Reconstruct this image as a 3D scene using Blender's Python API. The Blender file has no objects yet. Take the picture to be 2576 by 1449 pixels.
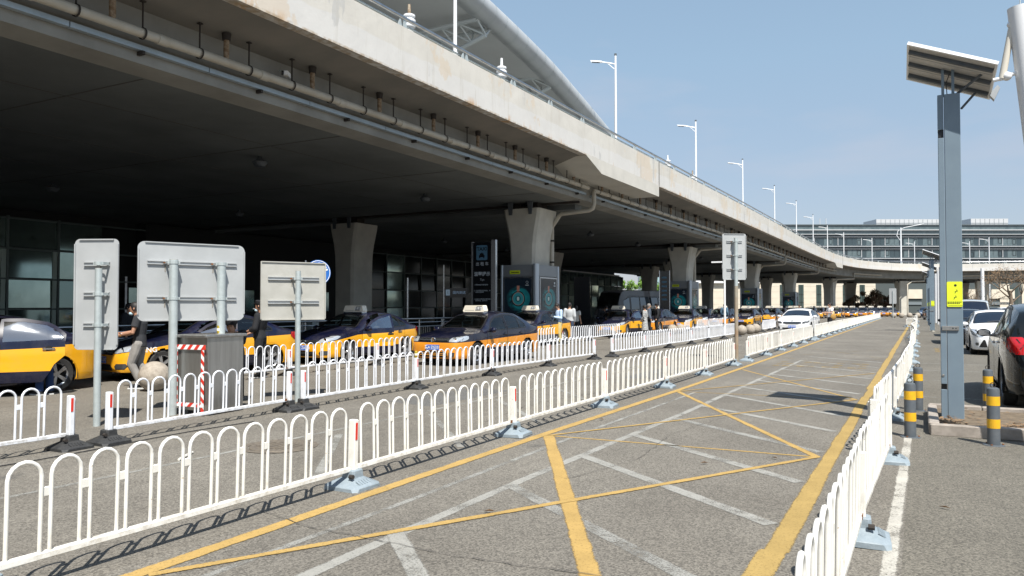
import bpy, math, random
from mathutils import Vector, Matrix
from mathutils.bvhtree import BVHTree
from math import sin, cos, pi, radians as R
random.seed(7)
SC = bpy.context.scene
COL = SC.collection

# ---------------------------------------------------------------- camera, sky, sun, exposure
YAW = math.atan(1028/1900); PITCH = math.atan(45.5/1900); EYE = 1.6
cam = bpy.data.cameras.new('camera'); camo = bpy.data.objects.new('camera', cam); COL.objects.link(camo)
cam.sensor_width = 36; cam.lens = 36*1900/2576; cam.clip_end = 3000; cam.clip_start = 0.05
camo.location = (0, 0, EYE); camo.rotation_euler = (pi/2+PITCH, 0, YAW)
SC.camera = camo
W = bpy.data.worlds.new('World'); SC.world = W; W.use_nodes = True
SUNV = Vector((.45, -.48, 1)).normalized()
elev = math.asin(SUNV.z)
wn = W.node_tree; wn.nodes.clear()
sky = wn.nodes.new('ShaderNodeTexSky'); sky.sky_type = 'NISHITA'; sky.sun_disc = False
sky.sun_elevation = elev; sky.sun_rotation = math.atan2(SUNV.x, SUNV.y)
sky.air_density = 1.0; sky.dust_density = 1.0; sky.ozone_density = 2.0; sky.altitude = 60
bg = wn.nodes.new('ShaderNodeBackground'); bg.inputs[1].default_value = 0.102
out = wn.nodes.new('ShaderNodeOutputWorld')
# a few thin, faint clouds over the even blue
tc = wn.nodes.new('ShaderNodeTexCoord'); mp = wn.nodes.new('ShaderNodeMapping'); mp.inputs[3].default_value = (1.2, 1.2, 4.5)
nz = wn.nodes.new('ShaderNodeTexNoise'); nz.inputs['Scale'].default_value = 2.1; nz.inputs['Detail'].default_value = 5; nz.inputs['Roughness'].default_value = .55
cr = wn.nodes.new('ShaderNodeValToRGB'); cr.color_ramp.elements[0].position = .50; cr.color_ramp.elements[1].position = .80
cr.color_ramp.elements[1].color = (.42, .42, .42, 1)
hs = wn.nodes.new('ShaderNodeHueSaturation'); hs.inputs['Saturation'].default_value = .86; hs.inputs['Value'].default_value = 1.0
mx = wn.nodes.new('ShaderNodeMix'); mx.data_type = 'RGBA'; mx.inputs[7].default_value = (3.4, 3.3, 3.6, 1)
wn.links.new(tc.outputs['Generated'], mp.inputs[0]); wn.links.new(mp.outputs[0], nz.inputs[0]); wn.links.new(nz.outputs[0], cr.inputs[0])
wn.links.new(cr.outputs[0], mx.inputs[0]); wn.links.new(sky.outputs[0], hs.inputs['Color']); 
sx_ = wn.nodes.new('ShaderNodeSeparateXYZ'); wn.links.new(tc.outputs['Generated'], sx_.inputs[0])
gr = wn.nodes.new('ShaderNodeValToRGB'); e_ = gr.color_ramp.elements; e_[0].position = 0; e_[0].color = (.193, .205, .25, 1); e_[1].position = .30; e_[1].color = (.174, .255, .33, 1); e2_ = e_.new(1.0); e2_.color = (.10, .17, .29, 1)
wn.links.new(sx_.outputs[2], gr.inputs[0])
g10 = wn.nodes.new('ShaderNodeMix'); g10.data_type = 'RGBA'; g10.blend_type = 'MULTIPLY'; g10.inputs[0].default_value = 1; g10.inputs[7].default_value = (10, 10, 10, 1); wn.links.new(gr.outputs[0], g10.inputs[6])
gm = wn.nodes.new('ShaderNodeMix'); gm.data_type = 'RGBA'; gm.inputs[0].default_value = .7; wn.links.new(hs.outputs[0], gm.inputs[6]); wn.links.new(g10.outputs[2], gm.inputs[7])
wn.links.new(gm.outputs[2], mx.inputs[6])
wn.links.new(mx.outputs[2], bg.inputs[0]); wn.links.new(bg.outputs[0], out.inputs[0])
sl = bpy.data.lights.new('sun', 'SUN'); sl.energy = 4.0; sl.angle = R(.53); sl.color = (1, .955, .88)
so = bpy.data.objects.new('sun', sl); COL.objects.link(so); so.rotation_euler = (-SUNV).to_track_quat('-Z', 'Y').to_euler(); so.location = (20, -20, 60)
SC.view_settings.view_transform = 'Standard'; SC.view_settings.look = 'None'; SC.view_settings.exposure = .95; SC.view_settings.gamma = 1
SC.view_settings.use_curve_mapping = False
try:
    SC.render.engine = 'CYCLES'; SC.cycles.max_bounces = 6; SC.cycles.diffuse_bounces = 3; SC.cycles.transparent_max_bounces = 12
except Exception: pass

# ---------------------------------------------------------------- measuring helpers (photo position -> place on the ground or on a wall)
def ray(px, py):
    x = (px-1288)/1900; z = (724.5-py)/1900
    y = cos(PITCH)-z*sin(PITCH); zz = sin(PITCH)+z*cos(PITCH)
    return Vector((x*cos(YAW)-y*sin(YAW), x*sin(YAW)+y*cos(YAW), zz))
def G(px, py, z=0):
    r = ray(px, py); t = (z-EYE)/r.z; return (r.x*t, r.y*t)
def atY(px, py, Y):
    r = ray(px, py); t = Y/r.y; return (r.x*t, EYE+r.z*t)
def CW(cx, cd, z=0):      # metres right of the lens axis, metres in front -> world
    return (cx*cos(YAW)-cd*sin(YAW), cx*sin(YAW)+cd*cos(YAW), z)

# ---------------------------------------------------------------- object helpers
def tag(o, label=None, cat=None, group=None, kind=None):
    if label: o['label'] = label
    if cat: o['category'] = cat
    if group: o['group'] = group
    if kind: o['kind'] = kind
    return o
def thing(name, label, cat, loc=(0, 0, 0), rz=0, group=None):
    o = bpy.data.objects.new(name, None); COL.objects.link(o); o.empty_display_size = .2
    o.location = loc; o.rotation_euler = (0, 0, rz); return tag(o, label, cat, group)
def link(me, name, parent=None, loc=None, rot=None):
    o = bpy.data.objects.new(name, me); COL.objects.link(o)
    if parent: o.parent = parent
    if loc: o.location = loc
    if rot: o.rotation_euler = rot
    return o
KIDS = {}
def kids(o): return [c for c in bpy.data.objects if c.parent == o]
def dup(src, loc, rz=None, label=None, group=None, skip=()):
    tree = src.get_tree if False else TREE.get(src.name)
    if tree is None:
        tree = TREE[src.name] = [(c, [g for g in bpy.data.objects if g.parent == c]) for c in bpy.data.objects if c.parent == src]
    r = src.copy(); COL.objects.link(r); r.location = loc
    if rz is not None: r.rotation_euler = (0, 0, rz)
    if label: r['label'] = label
    if group: r['group'] = group
    elif 'group' in r and label and group == '': del r['group']
    for c, gs in tree:
        if c.name.split('.')[0] in skip: continue
        n = c.copy(); COL.objects.link(n); n.parent = r
        for g in gs:
            m = g.copy(); COL.objects.link(m); m.parent = n
    return r
TREE = {}

class B:
    "collects simple solids, builds ONE mesh"
    def __init__(s): s.v = []; s.f = []; s.m = []; s.mi = 0
    def add(s, vs, fs):
        k = len(s.v); s.v += [tuple(v) for v in vs]; s.f += [tuple(i+k for i in f) for f in fs]; s.m += [s.mi]*len(fs); return s
    def box(s, c, d, rz=0, rx=0, ry=0):
        x, y, z = d[0]/2, d[1]/2, d[2]/2
        vs = [Vector((a*x, b*y, e*z)) for e in (-1, 1) for b in (-1, 1) for a in (-1, 1)]
        if rz or rx or ry:
            M = Matrix.Rotation(rz, 3, 'Z') @ Matrix.Rotation(ry, 3, 'Y') @ Matrix.Rotation(rx, 3, 'X'); vs = [M @ v for v in vs]
        c = Vector(c)
        return s.add([v+c for v in vs], [(0, 2, 3, 1), (4, 5, 7, 6), (0, 1, 5, 4), (2, 6, 7, 3), (0, 4, 6, 2), (1, 3, 7, 5)])
    def bx(s, x0, x1, y0, y1, z0, z1): return s.box(((x0+x1)/2, (y0+y1)/2, (z0+z1)/2), (abs(x1-x0), abs(y1-y0), abs(z1-z0)))
    def bev(s, c, d, b=.01, rz=0):     # box with chamfered vertical and top edges
        x, y, z = d[0]/2, d[1]/2, d[2]/2
        def ring(ix, zz): return [(ix[0], -ix[1]+b, zz), (ix[0], ix[1]-b, zz), (ix[0]-b, ix[1], zz), (-ix[0]+b, ix[1], zz), (-ix[0], ix[1]-b, zz), (-ix[0], -ix[1]+b, zz), (-ix[0]+b, -ix[1], zz), (ix[0]-b, -ix[1], zz)]
        vs = ring((x-b, y-b), -z)+ring((x, y), -z+b)+ring((x, y), z-b)+ring((x-b, y-b), z)
        fs = [tuple(range(7, -1, -1)), tuple(range(24, 32))]
        for k in range(3):
            for i in range(8): j = (i+1) % 8; fs.append((k*8+i, k*8+j, k*8+8+j, k*8+8+i))
        M = Matrix.Rotation(rz, 3, 'Z'); c = Vector(c)
        return s.add([M @ Vector(v)+c for v in vs], fs)
    def tube(s, pts, r, n=8, cap=True):
        pts = [Vector(p) for p in pts]; rs = r if isinstance(r, (list, tuple)) else [r]*len(pts)
        k = len(s.v); up = None
        for i, p in enumerate(pts):
            d = (pts[min(i+1, len(pts)-1)]-pts[max(i-1, 0)]).normalized()
            if up is None:
                up = Vector((0, 0, 1)) if abs(d.z) < .9 else Vector((1, 0, 0))
            a = d.cross(up); a.normalize(); b = a.cross(d); b.normalize(); up = b
            for j in range(n):
                t = 2*pi*j/n; s.v.append(tuple(p+(a*cos(t)+b*sin(t))*rs[i]))
        for i in range(len(pts)-1):
            for j in range(n):
                jj = (j+1) % n; s.f.append((k+i*n+j, k+i*n+jj, k+i*n+n+jj, k+i*n+n+j)); s.m.append(s.mi)
        if cap:
            s.f.append(tuple(k+j for j in range(n-1, -1, -1))); s.m.append(s.mi)
            e = k+(len(pts)-1)*n; s.f.append(tuple(e+j for j in range(n))); s.m.append(s.mi)
        return s
    def cyl(s, p0, p1, r0, r1=None, n=12): return s.tube([p0, p1], [r0, r0 if r1 is None else r1], n)
    def lathe(s, prof, n=24, c=(0, 0, 0), axis='z'):
        k = len(s.v); c = Vector(c)
        for (r, z) in prof:
            for j in range(n):
                t = 2*pi*j/n; p = (r*cos(t), r*sin(t), z)
                if axis == 'y': p = (p[0], p[2], p[1])
                if axis == 'x': p = (p[2], p[0], p[1])
                s.v.append(tuple(Vector(p)+c))
        for i in range(len(prof)-1):
            for j in range(n):
                jj = (j+1) % n; f = (k+i*n+j, k+i*n+jj, k+i*n+n+jj, k+i*n+n+j)
                s.f.append(f if axis != 'y' else f[::-1]); s.m.append(s.mi)
        return s
    def ball(s, c, r, n=16, sz=1):
        return s.lathe([(max(r*sin(pi*i/n), 1e-4), -r*cos(pi*i/n)*sz) for i in range(n+1)], n*2, c)
    def prism(s, poly, z0, z1):        # poly: xy list, ccw
        n = len(poly); vs = [(x, y, z0) for x, y in poly]+[(x, y, z1) for x, y in poly]
        return s.add(vs, [tuple(range(n-1, -1, -1)), tuple(range(n, 2*n))]+[(i, (i+1) % n, (i+1) % n+n, i+n) for i in range(n)])
    def ext(s, poly, a, b, plane='xz'):  # polygon in a vertical plane pulled from a to b
        n = len(poly); mk = (lambda p, t: (p[0], t, p[1])) if plane == 'xz' else (lambda p, t: (t, p[0], p[1]))
        vs = [mk(p, a) for p in poly]+[mk(p, b) for p in poly]
        return s.add(vs, [tuple(range(n)), tuple(range(2*n-1, n-1, -1))]+[(i, i+n, (i+1) % n+n, (i+1) % n) for i in range(n)])
    def quad(s, a, b, c, d): return s.add([a, b, c, d], [(0, 1, 2, 3)])
    def mesh(s, name, mat, smooth=None):
        me = bpy.data.meshes.new(name); me.from_pydata(s.v, [], s.f); 
        for m in (mat if isinstance(mat, (list, tuple)) else [mat]): me.materials.append(m)
        if any(s.m): me.polygons.foreach_set('material_index', s.m)
        me.validate(); 
        if smooth:
            me.polygons.foreach_set('use_smooth', [True]*len(me.polygons)); me.set_sharp_from_angle(angle=R(smooth))
        me.update(); return me
    def build(s, name, mat, parent=None, smooth=None, loc=None, rot=None):
        return link(s.mesh(name, mat, smooth), name, parent, loc, rot)

def text_mesh(txt, size, mat, depth=0.0, align='CENTER', bold=0):
    c = bpy.data.curves.new('lettering', 'FONT'); c.body = txt; c.size = size; c.align_x = align; c.align_y = 'CENTER'; c.extrude = depth; c.resolution_u = 2; c.offset = bold
    o = bpy.data.objects.new('lettering', c); COL.objects.link(o)
    dg = bpy.context.evaluated_depsgraph_get(); me = bpy.data.meshes.new_from_object(o.evaluated_get(dg)); bpy.data.objects.remove(o); bpy.data.curves.remove(c)
    me.materials.clear(); me.materials.append(mat); return me
# text reads in its own xy plane; face -y / +x with these rotations
FACE_NY = (pi/2, 0, 0); FACE_PX = (pi/2, 0, pi/2)

# ---------------------------------------------------------------- materials
def nd(nt, t, **k):
    n = nt.nodes.new('ShaderNode'+t)
    for a, b in k.items(): setattr(n, a, b)
    return n
def mat(name, col, rough=.6, metal=0, var=None, vscale=3, vdet=4, bump=0, bscale=60, spec=.5, coat=0, coords='Object', stretch=None):
    m = bpy.data.materials.new(name); m.use_nodes = True; nt = m.node_tree; b = nt.nodes['Principled BSDF']
    b.inputs['Base Color'].default_value = (*col, 1); b.inputs['Roughness'].default_value = rough; b.inputs['Metallic'].default_value = metal
    b.inputs['Specular IOR Level'].default_value = spec; b.inputs['Coat Weight'].default_value = coat
    b.inputs['Coat Roughness'].default_value = .04
    if var or bump:
        tc = nd(nt, 'TexCoord'); src = tc.outputs[coords]
        if stretch:
            mp = nd(nt, 'Mapping'); mp.inputs[3].default_value = stretch; nt.links.new(src, mp.inputs[0]); src = mp.outputs[0]
    if var:
        n = nd(nt, 'TexNoise'); n.inputs['Scale'].default_value = vscale; n.inputs['Detail'].default_value = vdet; n.inputs['Roughness'].default_value = .6
        r = nd(nt, 'ValToRGB'); r.color_ramp.elements[0].position = .35; r.color_ramp.elements[1].position = .68
        r.color_ramp.elements[0].color = (*var, 1); r.color_ramp.elements[1].color = (*col, 1)
        nt.links.new(src, n.inputs[0]); nt.links.new(n.outputs[0], r.inputs[0]); nt.links.new(r.outputs[0], b.inputs['Base Color'])
    if bump:
        n = nd(nt, 'TexNoise'); n.inputs['Scale'].default_value = bscale; n.inputs['Detail'].default_value = 4
        bp = nd(nt, 'Bump'); bp.inputs['Strength'].default_value = bump; bp.inputs['Distance'].default_value = .01
        nt.links.new(src, n.inputs[0]); nt.links.new(n.outputs[0], bp.inputs['Height']); nt.links.new(bp.outputs[0], b.inputs['Normal'])
    return m
def math_(nt, op, a, b=None, clamp=False):
    n = nd(nt, 'Math', operation=op); n.use_clamp = clamp
    for i, v in enumerate((a, b)):
        if v is None: continue
        if isinstance(v, (int, float)): n.inputs[i].default_value = v
        else: nt.links.new(v, n.inputs[i])
    return n.outputs[0]
def mixc(nt, f, a, b):
    n = nd(nt, 'Mix', data_type='RGBA')
    if isinstance(f, (int, float)): n.inputs[0].default_value = f
    else: nt.links.new(f, n.inputs[0])
    for i, v in ((6, a), (7, b)):
        if isinstance(v, tuple): n.inputs[i].default_value = (*v, 1)
        else: nt.links.new(v, n.inputs[i])
    return n.outputs[2]
def noise(nt, src, scale, det=4, rough=.6, stretch=None):
    if stretch:
        mp = nd(nt, 'Mapping'); mp.inputs[3].default_value = stretch; nt.links.new(src, mp.inputs[0]); src = mp.outputs[0]
    n = nd(nt, 'TexNoise'); n.inputs['Scale'].default_value = scale; n.inputs['Detail'].default_value = det; n.inputs['Roughness'].default_value = rough
    nt.links.new(src, n.inputs[0]); return n.outputs[0]
def ramp(nt, v, p0, p1, c0=(0, 0, 0), c1=(1, 1, 1)):
    r = nd(nt, 'ValToRGB'); e = r.color_ramp.elements; e[0].position = p0; e[1].position = p1; e[0].color = (*c0, 1); e[1].color = (*c1, 1)
    nt.links.new(v, r.inputs[0]); return r.outputs[0]

def asphalt(name, a, b_, speck=(.02, .02, .02), worn=None):
    m = bpy.data.materials.new(name); m.use_nodes = True; nt = m.node_tree; p = nt.nodes['Principled BSDF']; p.inputs['Roughness'].default_value = .9; p.inputs['Specular IOR Level'].default_value = .25
    src = nd(nt, 'TexCoord').outputs['Object']
    big = ramp(nt, noise(nt, src, .35, 5, .6), .32, .68)
    mid = ramp(nt, noise(nt, src, 2.2, 5, .65, (1, .25, 1)), .3, .75)
    c = mixc(nt, big, a, b_); c2 = mixc(nt, math_(nt, 'MULTIPLY', mid, .5), c, tuple(x*.78 for x in a))
    v = nd(nt, 'TexVoronoi'); v.inputs['Scale'].default_value = 85; v.feature = 'F1'; nt.links.new(src, v.inputs['Vector'])
    cellc = nd(nt, 'RGBToBW'); nt.links.new(v.outputs['Color'], cellc.inputs[0])
    grain = ramp(nt, cellc.outputs[0], .2, .8, (.66, .66, .66), (1.36, 1.36, 1.34))
    mulc = nd(nt, 'Mix', data_type='RGBA', blend_type='MULTIPLY'); mulc.inputs[0].default_value = 1; nt.links.new(c2, mulc.inputs[6]); nt.links.new(grain, mulc.inputs[7])
    dk = ramp(nt, noise(nt, src, 70, 3, .65), .34, .43, (1, 1, 1), (0, 0, 0))
    c3 = mixc(nt, math_(nt, 'MULTIPLY', dk, .75), mulc.outputs[2], speck)
    # oil drips and tar patches
    oil = ramp(nt, noise(nt, src, 1.1, 3, .5), .70, .76)
    c4 = mixc(nt, math_(nt, 'MULTIPLY', oil, .45), c3, (.05, .05, .05))
    nt.links.new(c4, p.inputs['Base Color'])
    bp = nd(nt, 'Bump'); bp.inputs['Strength'].default_value = .5; bp.inputs['Distance'].default_value = .004
    nt.links.new(noise(nt, src, 120, 3), bp.inputs['Height']); nt.links.new(bp.outputs[0], p.inputs['Normal'])
    return m
def paintline(name, col, base=None, wear=.5, scale=9):
    "road paint: ragged at its edges and worn through to the asphalt in spots"
    m = bpy.data.materials.new(name); m.use_nodes = True; nt = m.node_tree; p = nt.nodes['Principled BSDF']; p.inputs['Roughness'].default_value = .8; p.inputs['Specular IOR Level'].default_value = .3
    src = nd(nt, 'TexCoord').outputs['Object']; at = nd(nt, 'Attribute'); at.attribute_name = 'edge'
    w1 = noise(nt, src, 75, 4, .75); w2 = noise(nt, src, scale*.22, 4, .6); w3 = noise(nt, src, 9, 4, .65)
    s = math_(nt, 'ADD', math_(nt, 'ADD', math_(nt, 'MULTIPLY', w1, .55), math_(nt, 'MULTIPLY', w2, .45)), math_(nt, 'MULTIPLY', w3, .3))
    s = math_(nt, 'ADD', s, math_(nt, 'MULTIPLY', math_(nt, 'SUBTRACT', at.outputs['Fac'], 1), .32))
    k = ramp(nt, s, wear-.07, wear+.09)
    tone = mixc(nt, ramp(nt, noise(nt, src, 4, 5), .3, .7), tuple(x*.80 for x in col), col); dirt = ramp(nt, noise(nt, src, 60, 3, .7), .36, .46, (1, 1, 1), (0, 0, 0))
    nt.links.new(mixc(nt, math_(nt, 'MULTIPLY', dirt, .45), tone, tuple(x*.35 for x in col)), p.inputs['Base Color'])
    tr = nd(nt, 'BsdfTransparent'); mxs = nd(nt, 'MixShader'); nt.links.new(k, mxs.inputs[0]); nt.links.new(tr.outputs[0], mxs.inputs[1]); nt.links.new(p.outputs[0], mxs.inputs[2]); nt.links.new(mxs.outputs[0], nt.nodes['Material Output'].inputs[0]); return m
def glassy(name, tint=(.75, .85, .85), refl=.18, dark=0.0):
    "window pane: mirror-like at grazing angles, tinted see-through otherwise"
    m = bpy.data.materials.new(name); m.use_nodes = True; nt = m.node_tree; nt.nodes.remove(nt.nodes['Principled BSDF']); o = nt.nodes['Material Output']
    t = nd(nt, 'BsdfTransparent'); t.inputs[0].default_value = (*tint, 1); g = nd(nt, 'BsdfGlossy'); g.inputs['Roughness'].default_value = .03; g.inputs[0].default_value = (.9, .95, 1, 1)
    f = nd(nt, 'Fresnel'); ge = nd(nt, 'NewGeometry'); nt.links.new(math_(nt, 'SUBTRACT', 1.5, math_(nt, 'MULTIPLY', ge.outputs['Backfacing'], .8333)), f.inputs[0])
    fac = math_(nt, 'ADD', f.outputs[0], refl*.4, True)
    mx = nd(nt, 'MixShader'); nt.links.new(fac, mx.inputs[0]); nt.links.new(t.outputs[0], mx.inputs[1]); nt.links.new(g.outputs[0], mx.inputs[2]); nt.links.new(mx.outputs[0], o.inputs[0]); return m
def emis(name, col, s):
    m = bpy.data.materials.new(name); m.use_nodes = True; b = m.node_tree.nodes['Principled BSDF']; b.inputs['Base Color'].default_value = (*col, 1)
    b.inputs['Emission Color'].default_value = (*col, 1); b.inputs['Emission Strength'].default_value = s; return m

ASPH_A = (.140, .128, .110); ASPH_B = (.205, .190, .164)
M = {}
M['asphalt'] = asphalt('asphalt', ASPH_A, ASPH_B)
M['asphalt_lot'] = asphalt('asphalt_lot', (.128, .118, .099), (.165, .152, .127))
M['asphalt_new'] = asphalt('asphalt_new', (.12, .118, .112), (.15, .146, .14))
M['yellow_line'] = paintline('yellow_line', (.43, .285, .095), None, .43)
M['yellow_line_thick'] = paintline('yellow_line_thick', (.375, .26, .09), None, .41)
M['yellow_faded'] = paintline('yellow_faded', (.38, .27, .11), None, .66)
M['white_faded'] = paintline('white_faded', (.315, .308, .28), None, .555)
M['white_fainter'] = paintline('white_fainter', (.30, .295, .27), None, .60)
M['white_line'] = paintline('white_line', (.46, .44, .39), None, .56)
M['rail_white'] = mat('rail_white', (.80, .79, .75), .38, var=(.72, .70, .64), vscale=5)
M['rail_cool'] = mat('rail_cool', (.80, .82, .86), .35, var=(.72, .74, .78), vscale=5)
def grime(m, col):
    nt = m.node_tree; p = nt.nodes['Principled BSDF']; old = p.inputs['Base Color'].links[0].from_socket; src = nd(nt, 'TexCoord').outputs['Object']
    sx = nd(nt, 'SeparateXYZ'); nt.links.new(src, sx.inputs[0]); geo = nd(nt, 'NewGeometry'); wp = geo.outputs['Position']
    low = ramp(nt, sx.outputs[2], .16, .34, (1, 1, 1), (.12, .12, .12)); sp = ramp(nt, noise(nt, wp, 7, 5, .7), .47, .62); k = math_(nt, 'MULTIPLY', math_(nt, 'MULTIPLY', low, sp), .75)
    chip = ramp(nt, noise(nt, wp, 26, 3, .6), .70, .73); c = mixc(nt, k, old, col); c = mixc(nt, math_(nt, 'MULTIPLY', chip, .7), c, (.28, .17, .09)); nt.links.new(c, p.inputs['Base Color'])
grime(M['rail_white'], (.42, .38, .31)); grime(M['rail_cool'], (.40, .38, .34))
M['rust'] = mat('rust', (.30, .12, .04), .9, var=(.12, .05, .02), vscale=30)
M['base_grey'] = mat('base_grey', (.26, .31, .345), .55, var=(.20, .245, .275), vscale=14, bump=.2)
M['base_black'] = mat('base_black', (.02, .021, .023), .6, var=(.04, .04, .039), vscale=16, bump=.4)
M['red'] = mat('red', (.62, .035, .02), .45); M['white'] = mat('white', (.8, .8, .79), .4); M['black'] = mat('black', (.012, .012, .013), .45)
M['steel'] = mat('steel', (.55, .56, .57), .28, 1, var=(.42, .43, .44), vscale=4)
M['brushed'] = mat('brushed', (.46, .45, .43), .33, .85, var=(.36, .35, .33), vscale=2, stretch=(8, 8, .5))
M['galv'] = mat('galv', (.50, .55, .55), .45, .35, var=(.42, .47, .47), vscale=10)
M['chrome'] = mat('chrome', (.75, .76, .78), .12, 1)
M['rubber'] = mat('rubber', (.018, .018, .018), .75, var=(.035, .034, .032), vscale=20)
M['alu'] = mat('alu', (.62, .63, .65), .25, .9)
M['plastic'] = mat('plastic', (.02, .02, .022), .5)
M['stone'] = mat('stone', (.40, .355, .295), .8, var=(.26, .225, .185), vscale=14, vdet=8, bump=.5, bscale=40)
M['dark_grey'] = mat('dark_grey', (.07, .085, .10), .55, var=(.10, .11, .12), vscale=9)
M['bollard_yellow'] = mat('bollard_yellow', (.75, .42, .01), .4, var=(.62, .34, .02), vscale=12)
M['pole_blue'] = mat('pole_blue', (.17, .225, .27), .42, var=(.15, .20, .245), vscale=3)
M['pole_white'] = mat('pole_white', (.74, .75, .76), .35)
M['lemon'] = mat('lemon', (.72, .82, .03), .5)
M['cream'] = mat('cream', (.78, .72, .60), .5)
M['sign_back'] = mat('sign_back', (.435, .45, .455), .42, .15, var=(.385, .40, .405), vscale=2.5)
M['sign_back_old'] = mat('sign_back_old', (.45, .445, .41), .5, .1, var=(.38, .375, .34), vscale=3)
M['blue_sign'] = mat('blue_sign', (.02, .13, .45), .35)
M['tin_gold'] = mat('tin_gold', (.62, .45, .05), .25, .6)
M['leaf_green'] = mat('leaf_green', (.17, .30, .035), .6, var=(.09, .19, .02), vscale=1.5)
M['leaf_dark'] = mat('leaf_dark', (.15, .16, .09), .55, var=(.24, .12, .08), vscale=1.2)
M['bark'] = mat('bark', (.22, .17, .125), .9, var=(.13, .10, .07), vscale=12)
M['dry_leaf'] = mat('dry_leaf', (.25, .16, .085), .8, var=(.17, .10, .05), vscale=8)
M['soil'] = mat('soil', (.10, .075, .05), .95, var=(.17, .13, .085), vscale=9, bump=.8, bscale=18)
M['kerb'] = mat('kerb', (.36, .32, .28), .85, var=(.24, .21, .18), vscale=6, bump=.3)
# ================================================================ GROUND
def sheet(name, pts, z, m, kind='structure', parent=None):
    b = B(); b.add([(x, y, z) for x, y in pts], [tuple(range(len(pts)))]); o = b.build(name, m, parent)
    if kind: o['kind'] = kind
    return o
sheet('ground', [(-400, -60), (400, -60), (400, 700), (-400, 700)], 0, M['asphalt'])
sheet('parking_ground', [(-.12, -8), (60, -8), (60, 108), (-.12, 108)], .0015, M['asphalt_lot'])
sheet('pavement', [(-38, -30), (-17.1, -30), (-17.1, 112), (-38, 112)], .012, mat('pavement', (.20, .195, .185), .7, var=(.15, .148, .14), vscale=1.5))

def line_strip(b, pts, w, z):
    if not hasattr(b, 'ed'): b.ed = {}
    pts = [Vector((p[0], p[1])) for p in pts]; n = len(pts); e = min(.03, w*.3)
    for i in range(n-1):
        a, c = pts[i], pts[i+1]; d = (c-a); L = d.length; d /= L; q = Vector((-d.y, d.x)); k = max(1, int(L/1.2))
        for j in range(k):
            u, v = a+d*L*j/k, a+d*L*(j+1)/k; O = (-w/2, -w/2+e, w/2-e, w/2)
            for m_ in range(3):
                k0 = len(b.v); b.quad((u.x+q.x*O[m_], u.y+q.y*O[m_], z), (v.x+q.x*O[m_], v.y+q.y*O[m_], z), (v.x+q.x*O[m_+1], v.y+q.y*O[m_+1], z), (u.x+q.x*O[m_+1], u.y+q.y*O[m_+1], z))
                f0, f1 = (0, 1) if m_ == 0 else (1, 1) if m_ == 1 else (1, 0); b.ed[k0] = f0; b.ed[k0+1] = f0; b.ed[k0+2] = f1; b.ed[k0+3] = f1
def st(b, name, m, label=None):
    o = b.build(name, m); o['kind'] = 'structure'
    a_ = o.data.attributes.new('edge', 'FLOAT', 'POINT'); ed = getattr(b, 'ed', {}); a_.data.foreach_set('value', [float(ed.get(i, 1)) for i in range(len(o.data.vertices))])
    if label: o['label'] = label
    return o
# faded white hatching first (lowest), then yellow
b = B(); line_strip(b, [(-3.16, -1.5), (-3.24, 4.26), (-3.24, 6.2), (-3.13, 11.3), (-3.12, 24)], .14, .002)
st(b, 'white_guide_line', M['white_faded'])
rungs = [((-3.3, 4.35), (-1.5, 2.6)), ((-3.25, 5.96), (-.98, 4.25)), ((-3.2, 7.5), (-.98, 5.8)), ((-3.2, 9.05), (-.98, 7.3)), ((-3.1, 10.6), (-.98, 8.9)), ((-3.1, 12.15), (-.98, 10.45)),
         ((-3.1, 13.8), (-.98, 11.95)), ((-3.1, 15.3), (-.98, 13.6)), ((-3.1, 16.85), (-.98, 15.1)), ((-3.1, 18.5), (-.98, 16.8)), ((-3.1, 20.1), (-.98, 18.4)), ((-3.1, 21.8), (-.98, 20.1)), ((-3.1, 23.5), (-.98, 21.8)), ((-3.1, 25.5), (-.98, 23.8))]
for i, (p, q) in enumerate(rungs):
    b = B(); line_strip(b, [p, q], .17, .0035); st(b, 'white_hatch_bar', M['white_faded'] if i not in (1, 4) else M['white_fainter'])
for p in [[(-6.85, -1), (-6.7, 5.2), (-6.6, 12), (-6.5, 22)], [(-3.75, 2.5), (-3.72, 5.2), (-3.76, 9), (-3.7, 14)]]:
    b = B(); line_strip(b, p, .11, .002); st(b, 'worn_white_line', M['white_fainter'])
for p in [((-6.4, 7.3), (-5.0, 5.4)), ((-6.4, 9.3), (-4.6, 7.3)), ((-6.4, 11.3), (-4.6, 9.3)), ((-6.4, 13.5), (-4.6, 11.5)), ((-2.9, 2.9), (-1.6, 4.0))]:
    b = B(); line_strip(b, p, .14, .0035); st(b, 'worn_white_bar', M['white_fainter'])
b = B(); line_strip(b, [(-4.1, -2), (-4.12, 3), (-4.15, 6), (-4.14, 9), (-4.07, 14), (-4.07, 20), (-4.1, 40), (-4.2, 70), (-4.4, 105)], .14, .0055)
st(b, 'yellow_edge_line', M['yellow_line'])
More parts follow.
